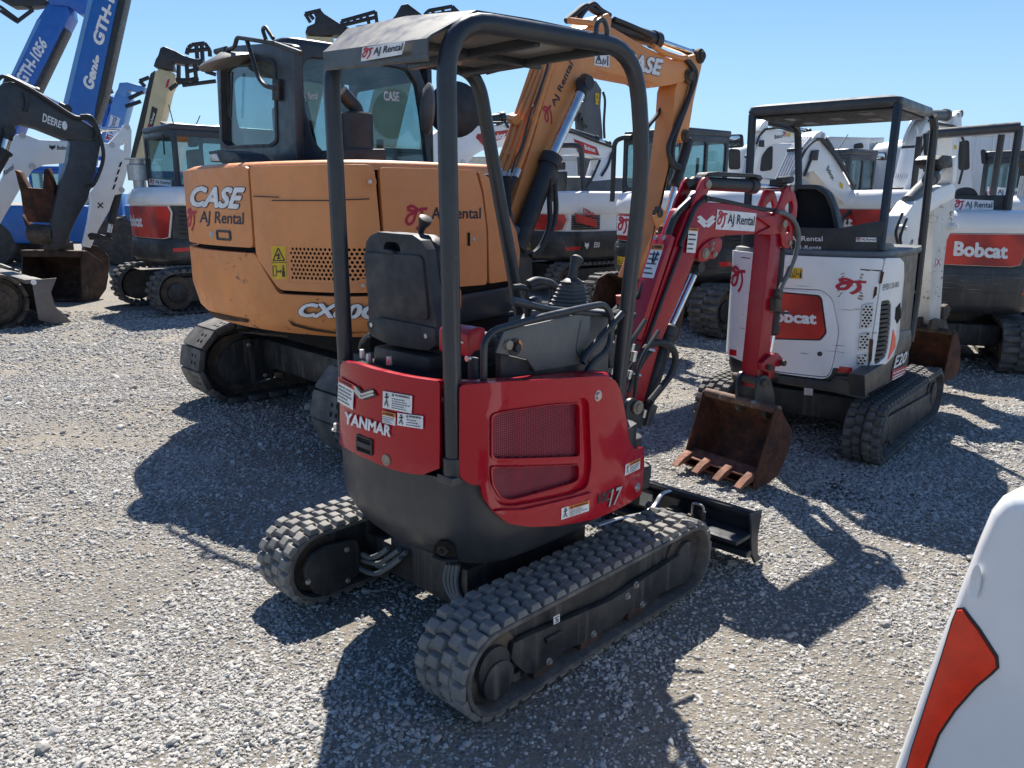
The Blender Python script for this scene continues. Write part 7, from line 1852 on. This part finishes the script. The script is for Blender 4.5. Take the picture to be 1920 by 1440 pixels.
# --- boom of a further machine, left of the white pipes
F = Frame(3.6, 16.5, 0, radians(36))
Ri, Ui, Wi_, ii = bob("compact_excavator", F, "far white excavator with lettered boom above the black seat", w=.95, t=1.1, zs=(.66, 1.10, 1.5, 1.8), tr=(1.35, .33, .6, 1.0), f=.9)
B = F.sub(1.2, 0, 0, radians(-6)); P = Plane(B, 1, -.15, -1)
slab(Ri, P, ((1395, 385), (1408, 330), (1418, 285), (1430, 250), (1436, 241), (1440, 240), (1470, 244), (1500, 248), (1504, 262), (1480, 266), (1455, 270), (1432, 275), (1422, 300), (1410, 350), (1400, 390)), .30, M['white'], "boom", .02)
slab(Ri, P, ((1422, 245), (1430, 230), (1438, 223), (1440, 228), (1440, 245)), .30, M['white'], "cylinder_ear", .01, base=.004)
pipes(Ri, B, (.10, .05, 0, -.05, -.10), ((1395, 380), (1408, 330), (1418, 285), (1432, 250)), .024, 'p_silver', (.6,), .2)
q0, q1, q2 = (B.l(on(Plane(B, 1, 0, -1), q)) for q in ((1436, 228), (1490, 240), (1515, 246))); cylinder(Ri, B, q0, q1, q2, .08, .04, name="arm_cylinder")
slab(Ri, P, ((1420, 275), (1422, 263), (1430, 263), (1430, 276)), .03, M['plastic'], "work_lamp", .006, base=.05)
lettering(Ri, quad(P, ((1452, 261), (1467, 258), (1467, 251), (1452, 253)), .006), "Bobcat", M['p_black'], .02); strokes(Ri, quad(P, ((1468, 258), (1474, 257), (1474, 247), (1468, 247)), .006), SWIRL, .14, M['p_red']); patch(Ri, quad(P, ((1475, 257), (1482, 256), (1482, 250), (1475, 250)), .006), M['p_yellow'])

# --- machine behind the orange one, its boom over the counterweight
F = Frame(-2.3, 14.2, 0, radians(36))
Rj, Uj, Wj, ij = bob("compact_excavator", F, "white excavator with red boom badge seen above the orange side door", w=.95, t=1.1, zs=(.66, 1.10, 1.5, 1.8), tr=(1.35, .33, .6, 1.0), f=.9, cab=(-.5, 1.0, .0, .88, 1.3, 2.5))
B = F.sub(1.15, 0, 0, radians(-6)); P = Plane(B, 1, -.15, -1)
slab(Rj, P, ((795, 330), (800, 262), (825, 242), (860, 238), (965, 232), (1000, 240), (1000, 262), (950, 274), (905, 282), (888, 292), (880, 304), (866, 314), (850, 316), (838, 325), (820, 345)), .30, M['white'], "boom", .02)
patch(Rj, quad(P, ((897, 275), (955, 262), (955, 243), (890, 252)), .006), M['bred'], "boom_decal", outline=[(0, .75), (.08, 1), (1, 1), (1, .35), (.15, 0)])
lettering(Rj, quad(P, ((922, 264), (948, 258), (948, 247), (922, 252)), .009), "Bobcat", M['p_white'], .04)
q0, q1, q2 = (B.l(on(Plane(B, 1, 0, -1), q)) for q in ((868, 232), (946, 220), (968, 216))); cylinder(Rj, B, q0, q1, q2, .09, .045, name="arm_cylinder")
pins(Rj, P, ((868, 304), (885, 240)), .05)
for i, ps in enumerate((((830, 250), (850, 240), (862, 240)), ((930, 234), (945, 230), (952, 240)))): hose(Rj, P, ps, .025, off=.03)
# grey arm far behind
F = Frame(.75, 19.0, 0, radians(30))
Rv = thing("crawler_excavator", F, "dark grey arm and boom of a tall excavator against the sky", "excavator")
P = Plane(F, 1, -.2, -1)
slab(Rv, P, ((1040, 220), (1068, 205), (1100, 185), (1112, 192), (1115, 205), (1090, 222), (1064, 232), (1040, 245)), .4, M['volvo'], "boom", .03)
slab(Rv, P, ((1098, 190), (1102, 160), (1112, 150), (1118, 152), (1128, 168), (1126, 200), (1130, 250), (1130, 300), (1128, 380), (1100, 380), (1098, 320), (1094, 250), (1092, 210)), .36, M['volvo'], "arm", .03, base=.01)
lettering(Rv, quad(P, ((1056, 218), (1082, 212), (1081, 203), (1057, 208)), .012), "VOLVO", M['p_silver'], .02)
yellow_pair(Rv, quad(P, ((1115, 196), (1122, 196), (1122, 175), (1115, 175)), .03))
slab(Rv, Plane(F, 0, -1.6, -1), ((1020, 330), (1090, 330), (1095, 420), (1015, 420)), 3.0, M['volvo'], "house", .1)
for y0, y1, sd in ((-1.3, -.8, -1), (.8, 1.3, 1)): track(Rv, F, -2.0, 2.0, .42, y0, y1, .17, .03, M['rubber'], False)
block(Rv, F, -1.2, 1.2, -1.0, 1.0, .4, 1.0, M['under'], "cross_frame", .05)
for q in (((1086, 212), (1084, 225), (1090, 235), (1098, 238)), ((1128, 172), (1132, 190), (1130, 230), (1131, 260))): hose(Rv, P, q, .03, off=.05)

# hydraulic lines and hoses over the far booms
for root, Fr, y, lines in (
    (Rc, Frame(2.74, 11.02, 0, radians(39)).sub(1.1, 0, 0, radians(-6)), -.17, (((1500, 300), (1512, 278), (1530, 262), (1545, 262)), ((1540, 262), (1565, 292), (1590, 330), (1600, 350)), ((1596, 372), (1606, 380), (1596, 400), (1588, 420)), ((1508, 330), (1520, 300), (1525, 290)))),
    (Rg, Frame(6.15, 13.3, 0, radians(36)).sub(1.2, 0, 0, radians(-4)), -.17, (((1742, 226), (1760, 232), (1785, 236), (1795, 240)), ((1796, 240), (1808, 270), (1806, 310), (1798, 345)), ((1715, 330), (1724, 290), (1740, 262)), ((1786, 300), (1780, 330), (1784, 360)))),
    (Ri, Frame(3.6, 16.5, 0, radians(36)).sub(1.2, 0, 0, radians(-6)), -.18, (((1438, 242), (1460, 240), (1485, 246), (1502, 250)), ((1418, 270), (1424, 255), (1436, 242)))),
    (Rj, Frame(-2.3, 14.2, 0, radians(36)).sub(1.15, 0, 0, radians(-6)), -.18, (((860, 236), (890, 232), (920, 230), (960, 230)), ((960, 232), (975, 250), (965, 280)))),
    (Rb, Frame(1.25, 14.9, 0, radians(36)).sub(1.4, 0, 0, radians(-4)), -.17, (((1056, 244), (1080, 250), (1110, 262), (1150, 276)), ((1125, 300), (1112, 330), (1100, 350), (1095, 365)), ((1148, 285), (1140, 310), (1128, 330))))):
    for ps in lines: hose(root, Plane(Fr, 1, y, -1), ps, .022)
# ------------------------------------------------------------------ left edge: charcoal excavator with its bucket down
F = Frame(-8.34, 10.27, 0, radians(43))
Rd = thing("excavator", F, "charcoal excavator at the left edge, its wide empty bucket lowered on the gravel", "excavator")
for y0, y1, sd in ((-1.12, -.72, -1), (.72, 1.12, 1)):
    steel_track(Rd, F, -2.3, 1.50, .36, y0, y1, .20, M['castiron']); track_inside(Rd, F, -2.3, 1.50, .36, y0, y1, sd, M['castiron'])
block(Rd, F, -1.6, .8, -.8, .8, .3, .62, M['under'], "cross_frame", .04)
mb = MB(F); mb.cyl((-.5, 0, .6), (-.5, 0, .85), .5, 28); mb.build("slew_ring", M['castiron'], Rd)
mb = MB(F.sub(-.5, 0)); mb.loft([[(x * k, y * k, z) for x, y in bob_plan(1.1, 1.4, 1.1)] for z, k in ((.85, .95), (.95, 1), (1.7, 1.0), (1.9, .93))]); mb.build("house", M['deere'], Rd, smooth=45)
box_cab(Rd, F, -.7, .75, .1, 1.0, 1.2, 2.75, M['cab'])
# blade
bx = 1.62
pr = [(bx, .62), (bx + .14, .60), (bx + .10, .45), (bx + .12, .25), (bx + .26, .04), (bx + .22, .03), (bx + .04, .25), (bx + .03, .45), (bx + .05, .56), (bx, .58)]
mb = MB(F); mb.prism([(x, -1.2, z) for x, z in pr], (0, 2.4, 0)); mb.build("dozer_blade", M['bladegrey'], Rd, bevel=.006)
ep = [(bx - .08, .63), (bx + .22, .64), (bx + .13, .45), (bx + .16, .25), (bx + .34, .02), (bx + .10, .02), (bx - .06, .10)]
for y in (-1.215, 1.195):
    mb = MB(F); mb.prism([(x, y, z) for x, z in ep], (0, .02, 0)); mb.build("blade_end_plate", M['bladegrey'], Rd, bevel=.004)
mb = MB(F); mb.box(bx - .16, bx + .03, -1.18, 1.18, .58, .64); mb.build("blade_top_tube", M['bladegrey'], Rd, bevel=.02)
mb = MB(F); mb.lathe((bx - .06, -1.218, .60), (0, -1, 0), [(0, .035), (.006, .035)], 14); mb.build("tube_end", M['p_white'], Rd)
for y in (-.5, .5): block(Rd, F, .5, bx + .02, y - .07, y + .07, .18, .36, M['under'], "blade_arm", .02)
# boom and arm in their own plane, swung to the right
B = Frame(-7.75, 13.0, 0, radians(38)); P = Plane(B, 1, -.20, -1)
slab(Rd, P, ((-70, 330), (-60, 240), (-20, 180), (5, 155), (20, 152), (45, 160), (130, 210), (175, 238), (186, 250), (180, 262), (165, 266), (120, 260), (70, 240), (40, 232), (22, 240), (12, 262), (0, 310), (-20, 360)), .38, M['deere'], "boom", .03)
slab(Rd, P, ((135, 250), (170, 245), (186, 252), (190, 270), (180, 320), (165, 375), (150, 400), (138, 425), (122, 465), (100, 465), (98, 420), (112, 350), (128, 300)), .34, M['deere'], "arm", .03, base=-.02)
q0, q1, q2 = (B.l(on(Plane(B, 1, 0, -1), q)) for q in ((10, 150), (70, 178), (125, 205))); cylinder(Rd, B, q0, q1, q2, .10, .055, name="arm_cylinder")
q0, q1, q2 = (B.l(on(Plane(B, 1, -.3, -1), q)) for q in ((-20, 330), (8, 280), (18, 245))); cylinder(Rd, B, q0, q1, q2, .11, .06, name="boom_cylinder")
lettering(Rd, quad(P, ((79, 228), (114, 241), (116, 228), (81, 212)), .006), "DEERE", M['p_white'], .03)
patch(Rd, quad(P, ((116, 243), (126, 245), (126, 228), (116, 226)), .006), M['p_white'], "emblem", outline=[(.5 + .5 * cos(t), .5 + .5 * sin(t)) for t in np.linspace(0, 2 * pi, 17)[:-1]])
for ps in (((-5, 150), (10, 145), (60, 170), (130, 215), (150, 222)), ((145, 222), (165, 225), (180, 245), (178, 262)), ((150, 218), (172, 222), (188, 262), (192, 300), (175, 345), (160, 350)), ((45, 172), (50, 190), (47, 208))):
    hose(Rd, P, ps, .03, off=.05)
slab(Rd, P, ((42, 203), (52, 203), (52, 209), (42, 209)), .05, M['plastic'], "hose_clamp", .005, base=.06)
# thumb plate and coupler
K = Frame(-7.82, 13.15, 0, radians(80)); PK0 = Plane(K, 0, .12, -1)
slab(Rd, PK0, ((27, 318), (36, 322), (52, 352), (80, 354), (82, 320), (88, 315), (100, 350), (104, 412), (100, 418), (52, 416), (43, 396), (38, 360)), .10, M['rust'], "thumb_plate", .012)
slab(Rd, PK0, ((40, 402), (50, 416), (62, 440), (66, 458), (58, 458), (50, 430)), .12, M['rust'], "thumb_arm", .01); slab(Rd, PK0, ((104, 402), (112, 412), (124, 465), (112, 468), (106, 440)), .12, M['castiron'], "thumb_arm", .01)
pa, pb_ = K.l(on(PK0, (80, 420))), K.l(on(PK0, (90, 465)))
mb = MB(K); a, b = K.l(on(PK0, (66, 438))), K.l(on(PK0, (112, 440))); mb.cyl((a.x - .05, a.y, a.z), (b.x - .05, b.y, b.z), .16, 20); mb.build("coupler_drum", M['castiron'], Rd)
slab(Rd, PK0, ((78, 455), (110, 455), (112, 472), (82, 472)), .35, M['plastic'], "coupler_base", .02)
# wide clean-up bucket, mouth towards the camera
c = [K.l(on(PK0, q)) for q in ((38, 470), (152, 468), (150, 562), (38, 560))]
yL, yR = c[0].y, c[1].y; zt = c[0].z
side = [(0, .02), (.06, zt * .5), (.13, zt - .05), (.14, zt), (.26, zt), (.62, zt * .74), (.72, zt * .45), (.62, .16), (.40, .0), (.05, .0)]
KB = K.sub(0, (yL + yR) / 2, 0)
bucket(Rd, KB, abs(yL - yR), side, 0, M['rustdark'], M['rustdark'], top=4, nteeth=2, tl=.02, wall=.03)
mb = MB(KB); hw_ = abs(yL - yR) / 2; mb.box(.10, .26, -hw_ + .01, hw_ - .01, zt - .10, zt + .012); mb.build("bucket_top_bar", M['rustdark'], Rd, bevel=.02)

# ------------------------------------------------------------------ white boom behind it
F = Frame(-11.2, 14.3, 0, radians(40))
Rw, Uw, Ww, iw = bob("compact_excavator", F, "white excavator whose boom and long arm stand behind the charcoal boom", w=1.0, t=1.2, zs=(.7, 1.1, 1.55, 1.85), tr=(1.45, .34, .62, 1.05), f=.9, cab=(-.5, 1.0, .0, .9, 1.3, 2.6))
B = F.sub(1.2, -.3, 0, radians(-5)); P = Plane(B, 1, -.15, -1)
slab(Rw, P, ((-40, 420), (5, 330), (18, 270), (30, 252), (48, 252), (75, 262), (135, 265), (200, 268), (225, 275), (215, 290), (150, 295), (125, 305), (85, 308), (62, 318), (40, 350), (0, 420)), .30, M['white'], "boom", .02)
slab(Rw, P, ((205, 268), (222, 250), (232, 234), (243, 234), (247, 245), (246, 285), (236, 330), (230, 350), (232, 362), (215, 366), (205, 395), (185, 430), (170, 465), (155, 462), (165, 420), (172, 375), (168, 362), (182, 345), (190, 310)), .28, M['white'], "arm", .02, holes=(((224, 278), (232, 262), (237, 270), (234, 284)),), base=.01)
q0, q1, q2 = (B.l(on(Plane(B, 1, 0, -1), q)) for q in ((120, 245), (190, 243), (238, 240))); cylinder(Rw, B, q0, q1, q2, .07, .045, M['chrome'], name="arm_cylinder")
q0, q1, q2 = (B.l(on(Plane(B, 1, -.05, -1), q)) for q in ((222, 358), (208, 420), (204, 445))); cylinder(Rw, B, q0, q1, q2, .075, .045, name="bucket_cylinder")
pins(Rw, P, ((42, 254), (60, 312), (210, 272), (238, 238), (228, 356)), .06)
lettering(Rw, quad(P, ((107, 281), (131, 281), (131, 273), (107, 273)), .006), "Bobcat", M['p_black'], .02); patch(Rw, quad(P, ((92, 281), (104, 281), (104, 271), (92, 271)), .006), M['p_black'], "emblem", outline=CATHEAD)
lettering(Rw, quad(P, ((8, 330), (26, 316), (24, 306), (6, 320)), .006), "Rental", M['p_navy'], .01)
for i in range(4): slab(Rw, P, ((225 - 4 * i, 305 + 14 * i), (229 - 4 * i, 303 + 14 * i), (226 - 4 * i, 312 + 14 * i), (222 - 4 * i, 314 + 14 * i)), .01, M['dark'], "arm_slot", .001, base=.018)
strokes(Rw, quad(P, ((183, 390), (193, 390), (193, 380), (183, 380)), .016), [[(0, 0), (1, 1)], [(0, 1), (1, 0)], [(.3, .5), (.7, .5)]], .25, M['p_black'], "emblem")
slab(Rw, P, ((160, 462), (168, 458), (190, 464), (204, 480), (206, 500), (202, 520), (190, 526), (175, 520), (165, 500), (158, 480)), .5, M['rustdark'], "bucket", .02)
slab(Rw, P, ((163, 440), (170, 436), (185, 438), (205, 444), (212, 448), (205, 452), (185, 450), (168, 450)), .2, M['plastic'], "bucket_link", .02, base=.02)

# ------------------------------------------------------------------ telehandlers with raised booms
def wheel(root, F, x, y, r, w, mat='blue'):
    mb = MB(F); mb.lathe((x, y - w / 2, r), (0, 1, 0), [(0, r * .55), (0, r * .92), (w * .12, r), (w * .88, r), (w, r * .92), (w, r * .55)], 24); t = mb.build("tyre", M['tyre'], root)
    mb = MB(F); mb.lathe((x, y - w * .46, r), (0, 1, 0), [(0, r * .2), (0, r * .55), (w * .92, r * .55), (w * .92, r * .2)], 18); mb.build("rim", M[mat], t)
def telehandler(F, label, mat, boom_px, width, strip=None, strip_mat='plastic', pale=None, s=1.0, wheels=True, cabpos=True, group="telehandlers with raised booms"):
    T_ = thing("telehandler", F, label, "telehandler", group)
    block(T_, F, -2.4 * s, 2.2 * s, -.55 * s, .55 * s, .55 * s, 1.15 * s, M[mat], "chassis", .05)
    block(T_, F, -1.4 * s, .9 * s, -1.15 * s, -.56 * s, .60 * s, 1.55 * s, M[mat], "engine_pod", .08)
    block(T_, F, -2.6 * s, -1.6 * s, -.5 * s, .5 * s, 1.1 * s, 1.9 * s, M[mat], "boom_tower", .06)
    if cabpos: box_cab(T_, F, -.9 * s, .8 * s, .35 * s, 1.2 * s, 1.0 * s, 2.5 * s, M[mat])
    for x in (-1.5, 1.5):
        for y in (-.95, .95): wheel(T_, F, x * s, y * s, .62 * s, .42 * s, mat)
    P = Plane(F, 1, 0.0, -1)
    slab(T_, P, boom_px, width, M[mat], "boom", .04)
    if strip: slab(T_, P, strip, width * .7, M[strip_mat], "boom_rail", .02, base=.01)
    if pale: slab(T_, P, pale, .06, M['bluepale'], "boom_edge", .01, base=.008)
    return T_, P
def forks(root, F, P, px_head, px_bars, r=.05):
    if px_head: slab(root, P, px_head, .5, M['plastic'], "boom_head", .03, base=.05)
    for ps in px_bars:
        mb = MB(); mb.tube([on(P, q) for q in ps], r, 6, world=True); mb.build("fork_frame_bar", M['plastic'], root)
F = Frame(-12.0, 21.5, 0, radians(12))
Tg, P = telehandler(F, "blue telehandler with the steepest boom, lettered in white beside the charcoal boom", 'blue', ((108, 345), (118, 195), (172, -30), (228, -30), (180, 200), (172, 262), (166, 345)), .75, strip=((172, 262), (180, 200), (228, -30), (242, -30), (196, 180), (178, 235), (176, 262)), pale=((108, 345), (118, 195), (172, -30), (181, -30), (128, 195), (120, 345)))
lettering(Tg, quad(P, ((175, 172), (187, 108), (180, 98), (152, 158)), .012), "Genie", M['p_white'], .05, .1)
lettering(Tg, quad(P, ((192, 90), (222, -20), (205, -30), (172, 75)), .012), "GTH-10", M['p_white'], .05)
F = Frame(-16.4, 22.5, 0, radians(12))
Th, P = telehandler(F, "blue telehandler with a lower boom lettered with its number at the left edge", 'blue', ((-40, 300), (17, 148), (70, 35), (100, -10), (128, 5), (131, 30), (122, 48), (62, 168), (10, 300)), .75, strip=((60, 170), (120, 50), (124, 58), (66, 178)), pale=((-40, 300), (17, 148), (70, 35), (78, 35), (24, 148), (-30, 300)))
lettering(Th, quad(P, ((50, 160), (90, 85), (75, 66), (28, 146)), .012), "GTH-1056", M['p_white'], .04)
slab(Th, P, ((95, 10), (80, -20), (120, -40), (170, -10), (165, 28), (150, 28), (130, 12)), .6, M['blue'], "boom_head", .03, base=.06)
forks(Th, F, P, ((0, 0), (60, -10), (100, 5), (60, 12), (20, 12)), (((0, 12), (35, 38)), ((0, 20), (30, 40)), ((30, 42), (62, 18)), ((62, 18), (40, 5))))
F = Frame(-10.3, 25.0, 0, radians(12))
Tj, P = telehandler(F, "pale blue telehandler with a white company sticker up its boom, beyond the steep blue boom", 'bluepale', ((186, 270), (214, 178), (220, 166), (240, 172), (244, 186), (222, 270)), .6)
logo_aj(Tj, quad(P, ((214, 266), (226, 222), (208, 215), (196, 262)), .012))
slab(Tj, P, ((219, 176), (224, 155), (240, 154), (272, 163), (271, 172), (262, 174), (240, 168), (236, 184)), .5, M['bluepale'], "boom_head", .03, base=.04)
forks(Tj, F, P, None, (((262, 152), (280, 145)), ((262, 152), (272, 162)), ((242, 185), (268, 172)), ((236, 200), (264, 190))), .06)
F = Frame(-8.6, 25.5, 0, radians(12))
Tr_, P = telehandler(F, "blue and red telehandler far off, only its fork head showing between two blue booms", 'blue', ((176, 300), (190, 190), (200, 176), (210, 180), (205, 200), (192, 300)), .5)
forks(Tr_, F, P, ((190, 180), (205, 176), (210, 192), (192, 198)), (((193, 172), (205, 164)), ((205, 164), (210, 175)), ((195, 168), (200, 178))), .06)
F = Frame(-7.0, 22.5, 0, radians(12))
Tc, P = telehandler(F, "cream telehandler with black boom head and a dark sticker, left of the grey cab", 'cream', ((246, 310), (266, 250), (290, 134), (300, 128), (325, 136), (327, 148), (316, 170), (306, 215), (270, 315)), .7, strip=((240, 312), (258, 240), (282, 138), (290, 132), (290, 140), (268, 240), (250, 312)))
patch(Tc, quad(P, ((277, 244), (287, 238), (296, 204), (285, 199)), .012), M['p_black']); lettering(Tc, quad(P, ((286, 234), (292, 214), (287, 211), (281, 232)), .016), "AJ Rental", M['p_white'], .02)
strokes(Tc, quad(P, ((276, 242), (282, 242), (283, 234), (277, 234)), .016), SWIRL, .18, M['p_red']); patch(Tc, quad(P, ((310, 165), (315, 163), (319, 147), (314, 150)), .012), M['p_red'])
slab(Tc, P, ((288, 125), (292, 112), (297, 104), (301, 90), (308, 87), (330, 96), (346, 105), (372, 112), (380, 108), (382, 124), (370, 122), (340, 120), (322, 116), (326, 132), (300, 128)), .5, M['plastic'], "boom_head", .03, base=.05)
forks(Tc, F, P, None, (((350, 102), (353, 90)), ((353, 90), (360, 84)), ((360, 84), (384, 81)), ((384, 81), (393, 93)), ((393, 93), (394, 106)), ((353, 96), (390, 92)), ((368, 83), (370, 110)), ((378, 82), (380, 112)), ((352, 134), (394, 124)), ((330, 150), (372, 150)), ((332, 156), (372, 146)), ((342, 160), (405, 152)), ((350, 120), (352, 150)), ((365, 118), (368, 150)), ((335, 122), (335, 155)), ((318, 168), (332, 158)), ((385, 134), (405, 140))), .055)
# heads of two more booms above the grey cab
for (xx, yy, lab, head, bars, base) in (
    (-3.6, 22.0, "telehandler with black boom head and fork grid above the grey cab roof", ((572, 62), (576, 50), (590, 44), (592, 26), (602, 19), (608, 26), (636, 44), (662, 56), (670, 62), (660, 68), (625, 66), (600, 68), (580, 66)), (((572, 26), (602, 19)), ((572, 26), (582, 42)), ((578, 24), (588, 36)), ((590, 22), (594, 30)), ((640, 40), (704, 22)), ((640, 48), (706, 32)), ((640, 40), (646, 56)), ((652, 37), (654, 45)), ((664, 34), (666, 42)), ((676, 31), (678, 39)), ((688, 28), (690, 36)), ((704, 22), (709, 58)), ((668, 52), (709, 46)), ((690, 34), (694, 58))), ((565, 90), (568, 72), (580, 67), (625, 69), (626, 84))),
    (-1.6, 22.0, "telehandler with black boom head above the red canopy's corner", ((725, 54), (732, 40), (742, 28), (752, 10), (764, 7), (776, 16), (800, 34), (830, 44), (760, 54)), (((796, 28), (804, 20)), ((804, 20), (848, 12)), ((848, 12), (862, 26)), ((812, 20), (812, 32)), ((830, 16), (832, 30)), ((848, 12), (850, 24)), ((800, 30), (850, 22))), ((722, 80), (726, 54), (760, 54), (790, 80)))):
    F = Frame(xx, yy, 0, radians(12))
    T_, P = telehandler(F, lab, 'cream', tuple((x, y) for x, y in base) + (((base[-1][0] - 60), 330), (base[0][0] - 60, 330)), .6)
    forks(T_, F, P, head, bars, .05)
# ------------------------------------------------------------------ white lorries along the back
def lorry(F, label, L=9.0, W_=2.5, zt=3.05, ribs=True, cabside=-1):
    T_ = thing("box_lorry", F, label, "lorry", "white lorries along the back")
    mb = MB(F); mb.box(0, L, -W_ / 2, W_ / 2, .95, zt); mb.build("cargo_box", M['truckwhite'], T_, bevel=.02)
    mb = MB(F)
    n = int(L / .38)
    for i in range(n):
        x = .2 + (L - .4) * i / (n - 1)
        for y in (-W_ / 2, W_ / 2): mb.box(x - .045, x + .045, y - .016, y + .016, 1.05, zt - .12)
    for i in range(7):
        y = -W_ / 2 + .2 + (W_ - .4) * i / 6; mb.box(-.018, .0, y - .03, y + .03, 1.05, zt - .12)
    r = mb.build("side_ribs", M['truckwhite'], T_, bevel=.006, seg=1); r["kind"] = "stuff"
    mb = MB(F); mb.box(-.02, L + .02, -W_ / 2 - .02, W_ / 2 + .02, zt - .12, zt + .03); mb.build("top_rail", M['p_silver'], T_, bevel=.01)
    mb = MB(F); mb.box(.3, L + 2.2, -.45, .45, .6, .95); mb.build("chassis", M['under'], T_, bevel=.02)
    for x in (1.0, 2.2, L + 1.0):
        for y in (-W_ / 2 + .2, W_ / 2 - .2): wheel(T_, F, x, y, .5, .3, 'p_silver')
    x0 = L + .25
    o = round_poly([(x0, .7), (x0 + 2.0, .7), (x0 + 2.05, 1.6), (x0 + 1.6, zt - .5), (x0 + 1.1, zt - .15), (x0, zt - .12)], .12)
    mb = MB(F); mb.prism([(x, -1.15, z) for x, z in o], (0, 2.3, 0)); c = mb.build("cab", M['truckwhite'], T_, bevel=.05, seg=3)
    for y, sd in ((-1.15, -1), (1.15, 1)):
        P = Plane(F, 1, y, sd)
        mb = MB(); mb.plate(P, round_poly([(x0 + .75, 1.55), (x0 + 1.75, 1.55), (x0 + 1.45, zt - .62), (x0 + .75, zt - .62)], .08), [], .006, .002); mb.build("side_window", M['p_black'], c)
        mb = MB(); mb.plate(P, round_poly([(x0 + .12, 1.7), (x0 + .6, 1.7), (x0 + .6, zt - .62), (x0 + .12, zt - .5)], .08), [], .006, .002); mb.build("sleeper_window", M['p_black'], c)
    mb = MB(F); mb.prism([(x0 + 2.06, -1.0, 1.62), (x0 + 1.66, -.95, zt - .56), (x0 + 1.66, .95, zt - .56), (x0 + 2.06, 1.0, 1.62)], (.012, 0, .01)); mb.build("windscreen", M['p_black'], c)
    return T_
lorry(Frame(8.2, 21.0, 0, radians(78)), "white box lorry with ribbed sides right of the cab with the wing mirror", 8, zt=3.2)
lorry(Frame(12.0, 19.0, 0, radians(74)), "longest ribbed white box lorry at the right edge", 10, zt=3.25)
def lorry_front(Y, body, windows, label, rail=None):
    a = at_y(*body[0], Y); F = Frame(a.x, Y, 0, radians(90))
    T_ = thing("box_lorry", F, label, "lorry", "white lorries along the back"); P = Plane(F, 0, 0.0, -1)
    slab(T_, P, body, 2.2, M['truckwhite'], "cab", .06, seg=3)
    for w in windows: slab(T_, P, w, .02, M['p_black'], "window", .004, base=.012, rnd=.08)
    if rail: slab(T_, P, rail, 2.0, M['p_silver'], "roof_rail", .01, base=.02)
    l = [F.l(on(P, q)) for q in body]; y0, y1 = min(p.y for p in l), max(p.y for p in l)
    block(T_, F, .1, 6.0, y0 + .15, y1 - .15, .5, .95, M['under'], "chassis", .03)
    for x in (.9, 4.6):
        for y in (y0 + .25, y1 - .25): wheel(T_, F, x, y, .5, .3, 'p_silver')
lorry_front(20.5, ((1546, 410), (1548, 262), (1553, 258), (1630, 260), (1634, 410)), (((1551, 268), (1560, 268), (1562, 279), (1552, 279)), ((1601, 270), (1617, 267), (1620, 278), (1600, 279))), "white lorry cab with two small dark windows above the grey excavator cab", ((1547, 261), (1552, 256), (1631, 258), (1632, 262)))
lorry_front(18.5, ((1706, 410), (1712, 270), (1726, 256), (1822, 252), (1826, 410)), (((1715, 320), (1722, 302), (1738, 285), (1743, 322)), ((1796, 266), (1817, 262), (1818, 318), (1797, 320))), "white lorry cab with tall dark windows behind the steeper grey boom pipes")
lorry_front(19.5, ((1398, 410), (1402, 275), (1412, 268), (1500, 268), (1502, 410)), (((1424, 322), (1428, 292), (1440, 276), (1449, 273), (1448, 319)), ((1366, 318), (1366, 278), (1388, 280), (1388, 318))), "white lorry cab with one curved dark window under the lettered white boom")
lorry(Frame(2.3, 25.5, 0, radians(172)), "white ribbed box lorry behind the orange boom", 6, zt=2.95)

# ------------------------------------------------------------------ the white hood in the near corner
F = Frame(1.30, 1.10, 0, radians(50))
Rn = thing("compact_excavator", F, "shiny white hood corner with orange red reflector, cut off by the photo's lower right corner", "excavator")
FN = Frame(1.02, 1.18, 0, radians(33)); P = Plane(FN, 0, 0.0, -1)
hp = ((1575, 1705), (1667, 1440), (1706, 1325), (1748, 1207), (1790, 1098), (1823, 1012), (1845, 960), (1866, 934), (1890, 922), (1930, 922), (2050, 933), (2200, 960), (2200, 1700))
slab(Rn, P, hp, .55, M['whiteclean'], "hood", .045, seg=4)
slab(Rn, P, ((1702, 1440), (1712, 1405), (1740, 1320), (1768, 1232), (1788, 1165), (1797, 1143), (1806, 1142), (1835, 1180), (1868, 1232), (1870, 1250), (1858, 1262), (1830, 1285), (1790, 1330), (1760, 1375), (1735, 1440), (1715, 1500), (1690, 1500)), .006, M['red_org'], "reflector", .002, base=.007)
slab(Rn, P, ((1699, 1440), (1709, 1403), (1737, 1318), (1765, 1230), (1785, 1163), (1795, 1139), (1807, 1138), (1838, 1177), (1872, 1230), (1874, 1252), (1861, 1265), (1833, 1288), (1793, 1333), (1763, 1378), (1738, 1443), (1718, 1503), (1687, 1503)), .004, M['p_black'], "reflector_gasket", .001, base=.003)
a = on(P, (1832, 1090)); n = FN.M.to_3x3() @ Vector((-1, 0, 0))
mb = MB(FN); p = FN.l(a); mb.add([(p.x - .006, p.y + .010 * cos(t), p.z + .036 * sin(t)) for t in np.linspace(0, 2 * pi, 21)[:-1]] + [(p.x + .004, p.y, p.z)], [(i, (i + 1) % 20, 20) for i in range(20)]); mb.build("dimple", M['whiteclean'], Rn)
mb = MB(FN); b = FN.l(on(P, (1640, 1560)))
mb.box(.02, .9, b.y - 1.2, b.y - .02, .40, b.z + .12); mb.build("lower_house", M['bdark'], Rn, bevel=.05)
for dy in (.55, 1.3):
    track(Rn, FN.sub(.75, 0, 0), -.55, .7, .18, b.y - dy - .24, b.y - dy, .075, .024, M['rubber2'], False)
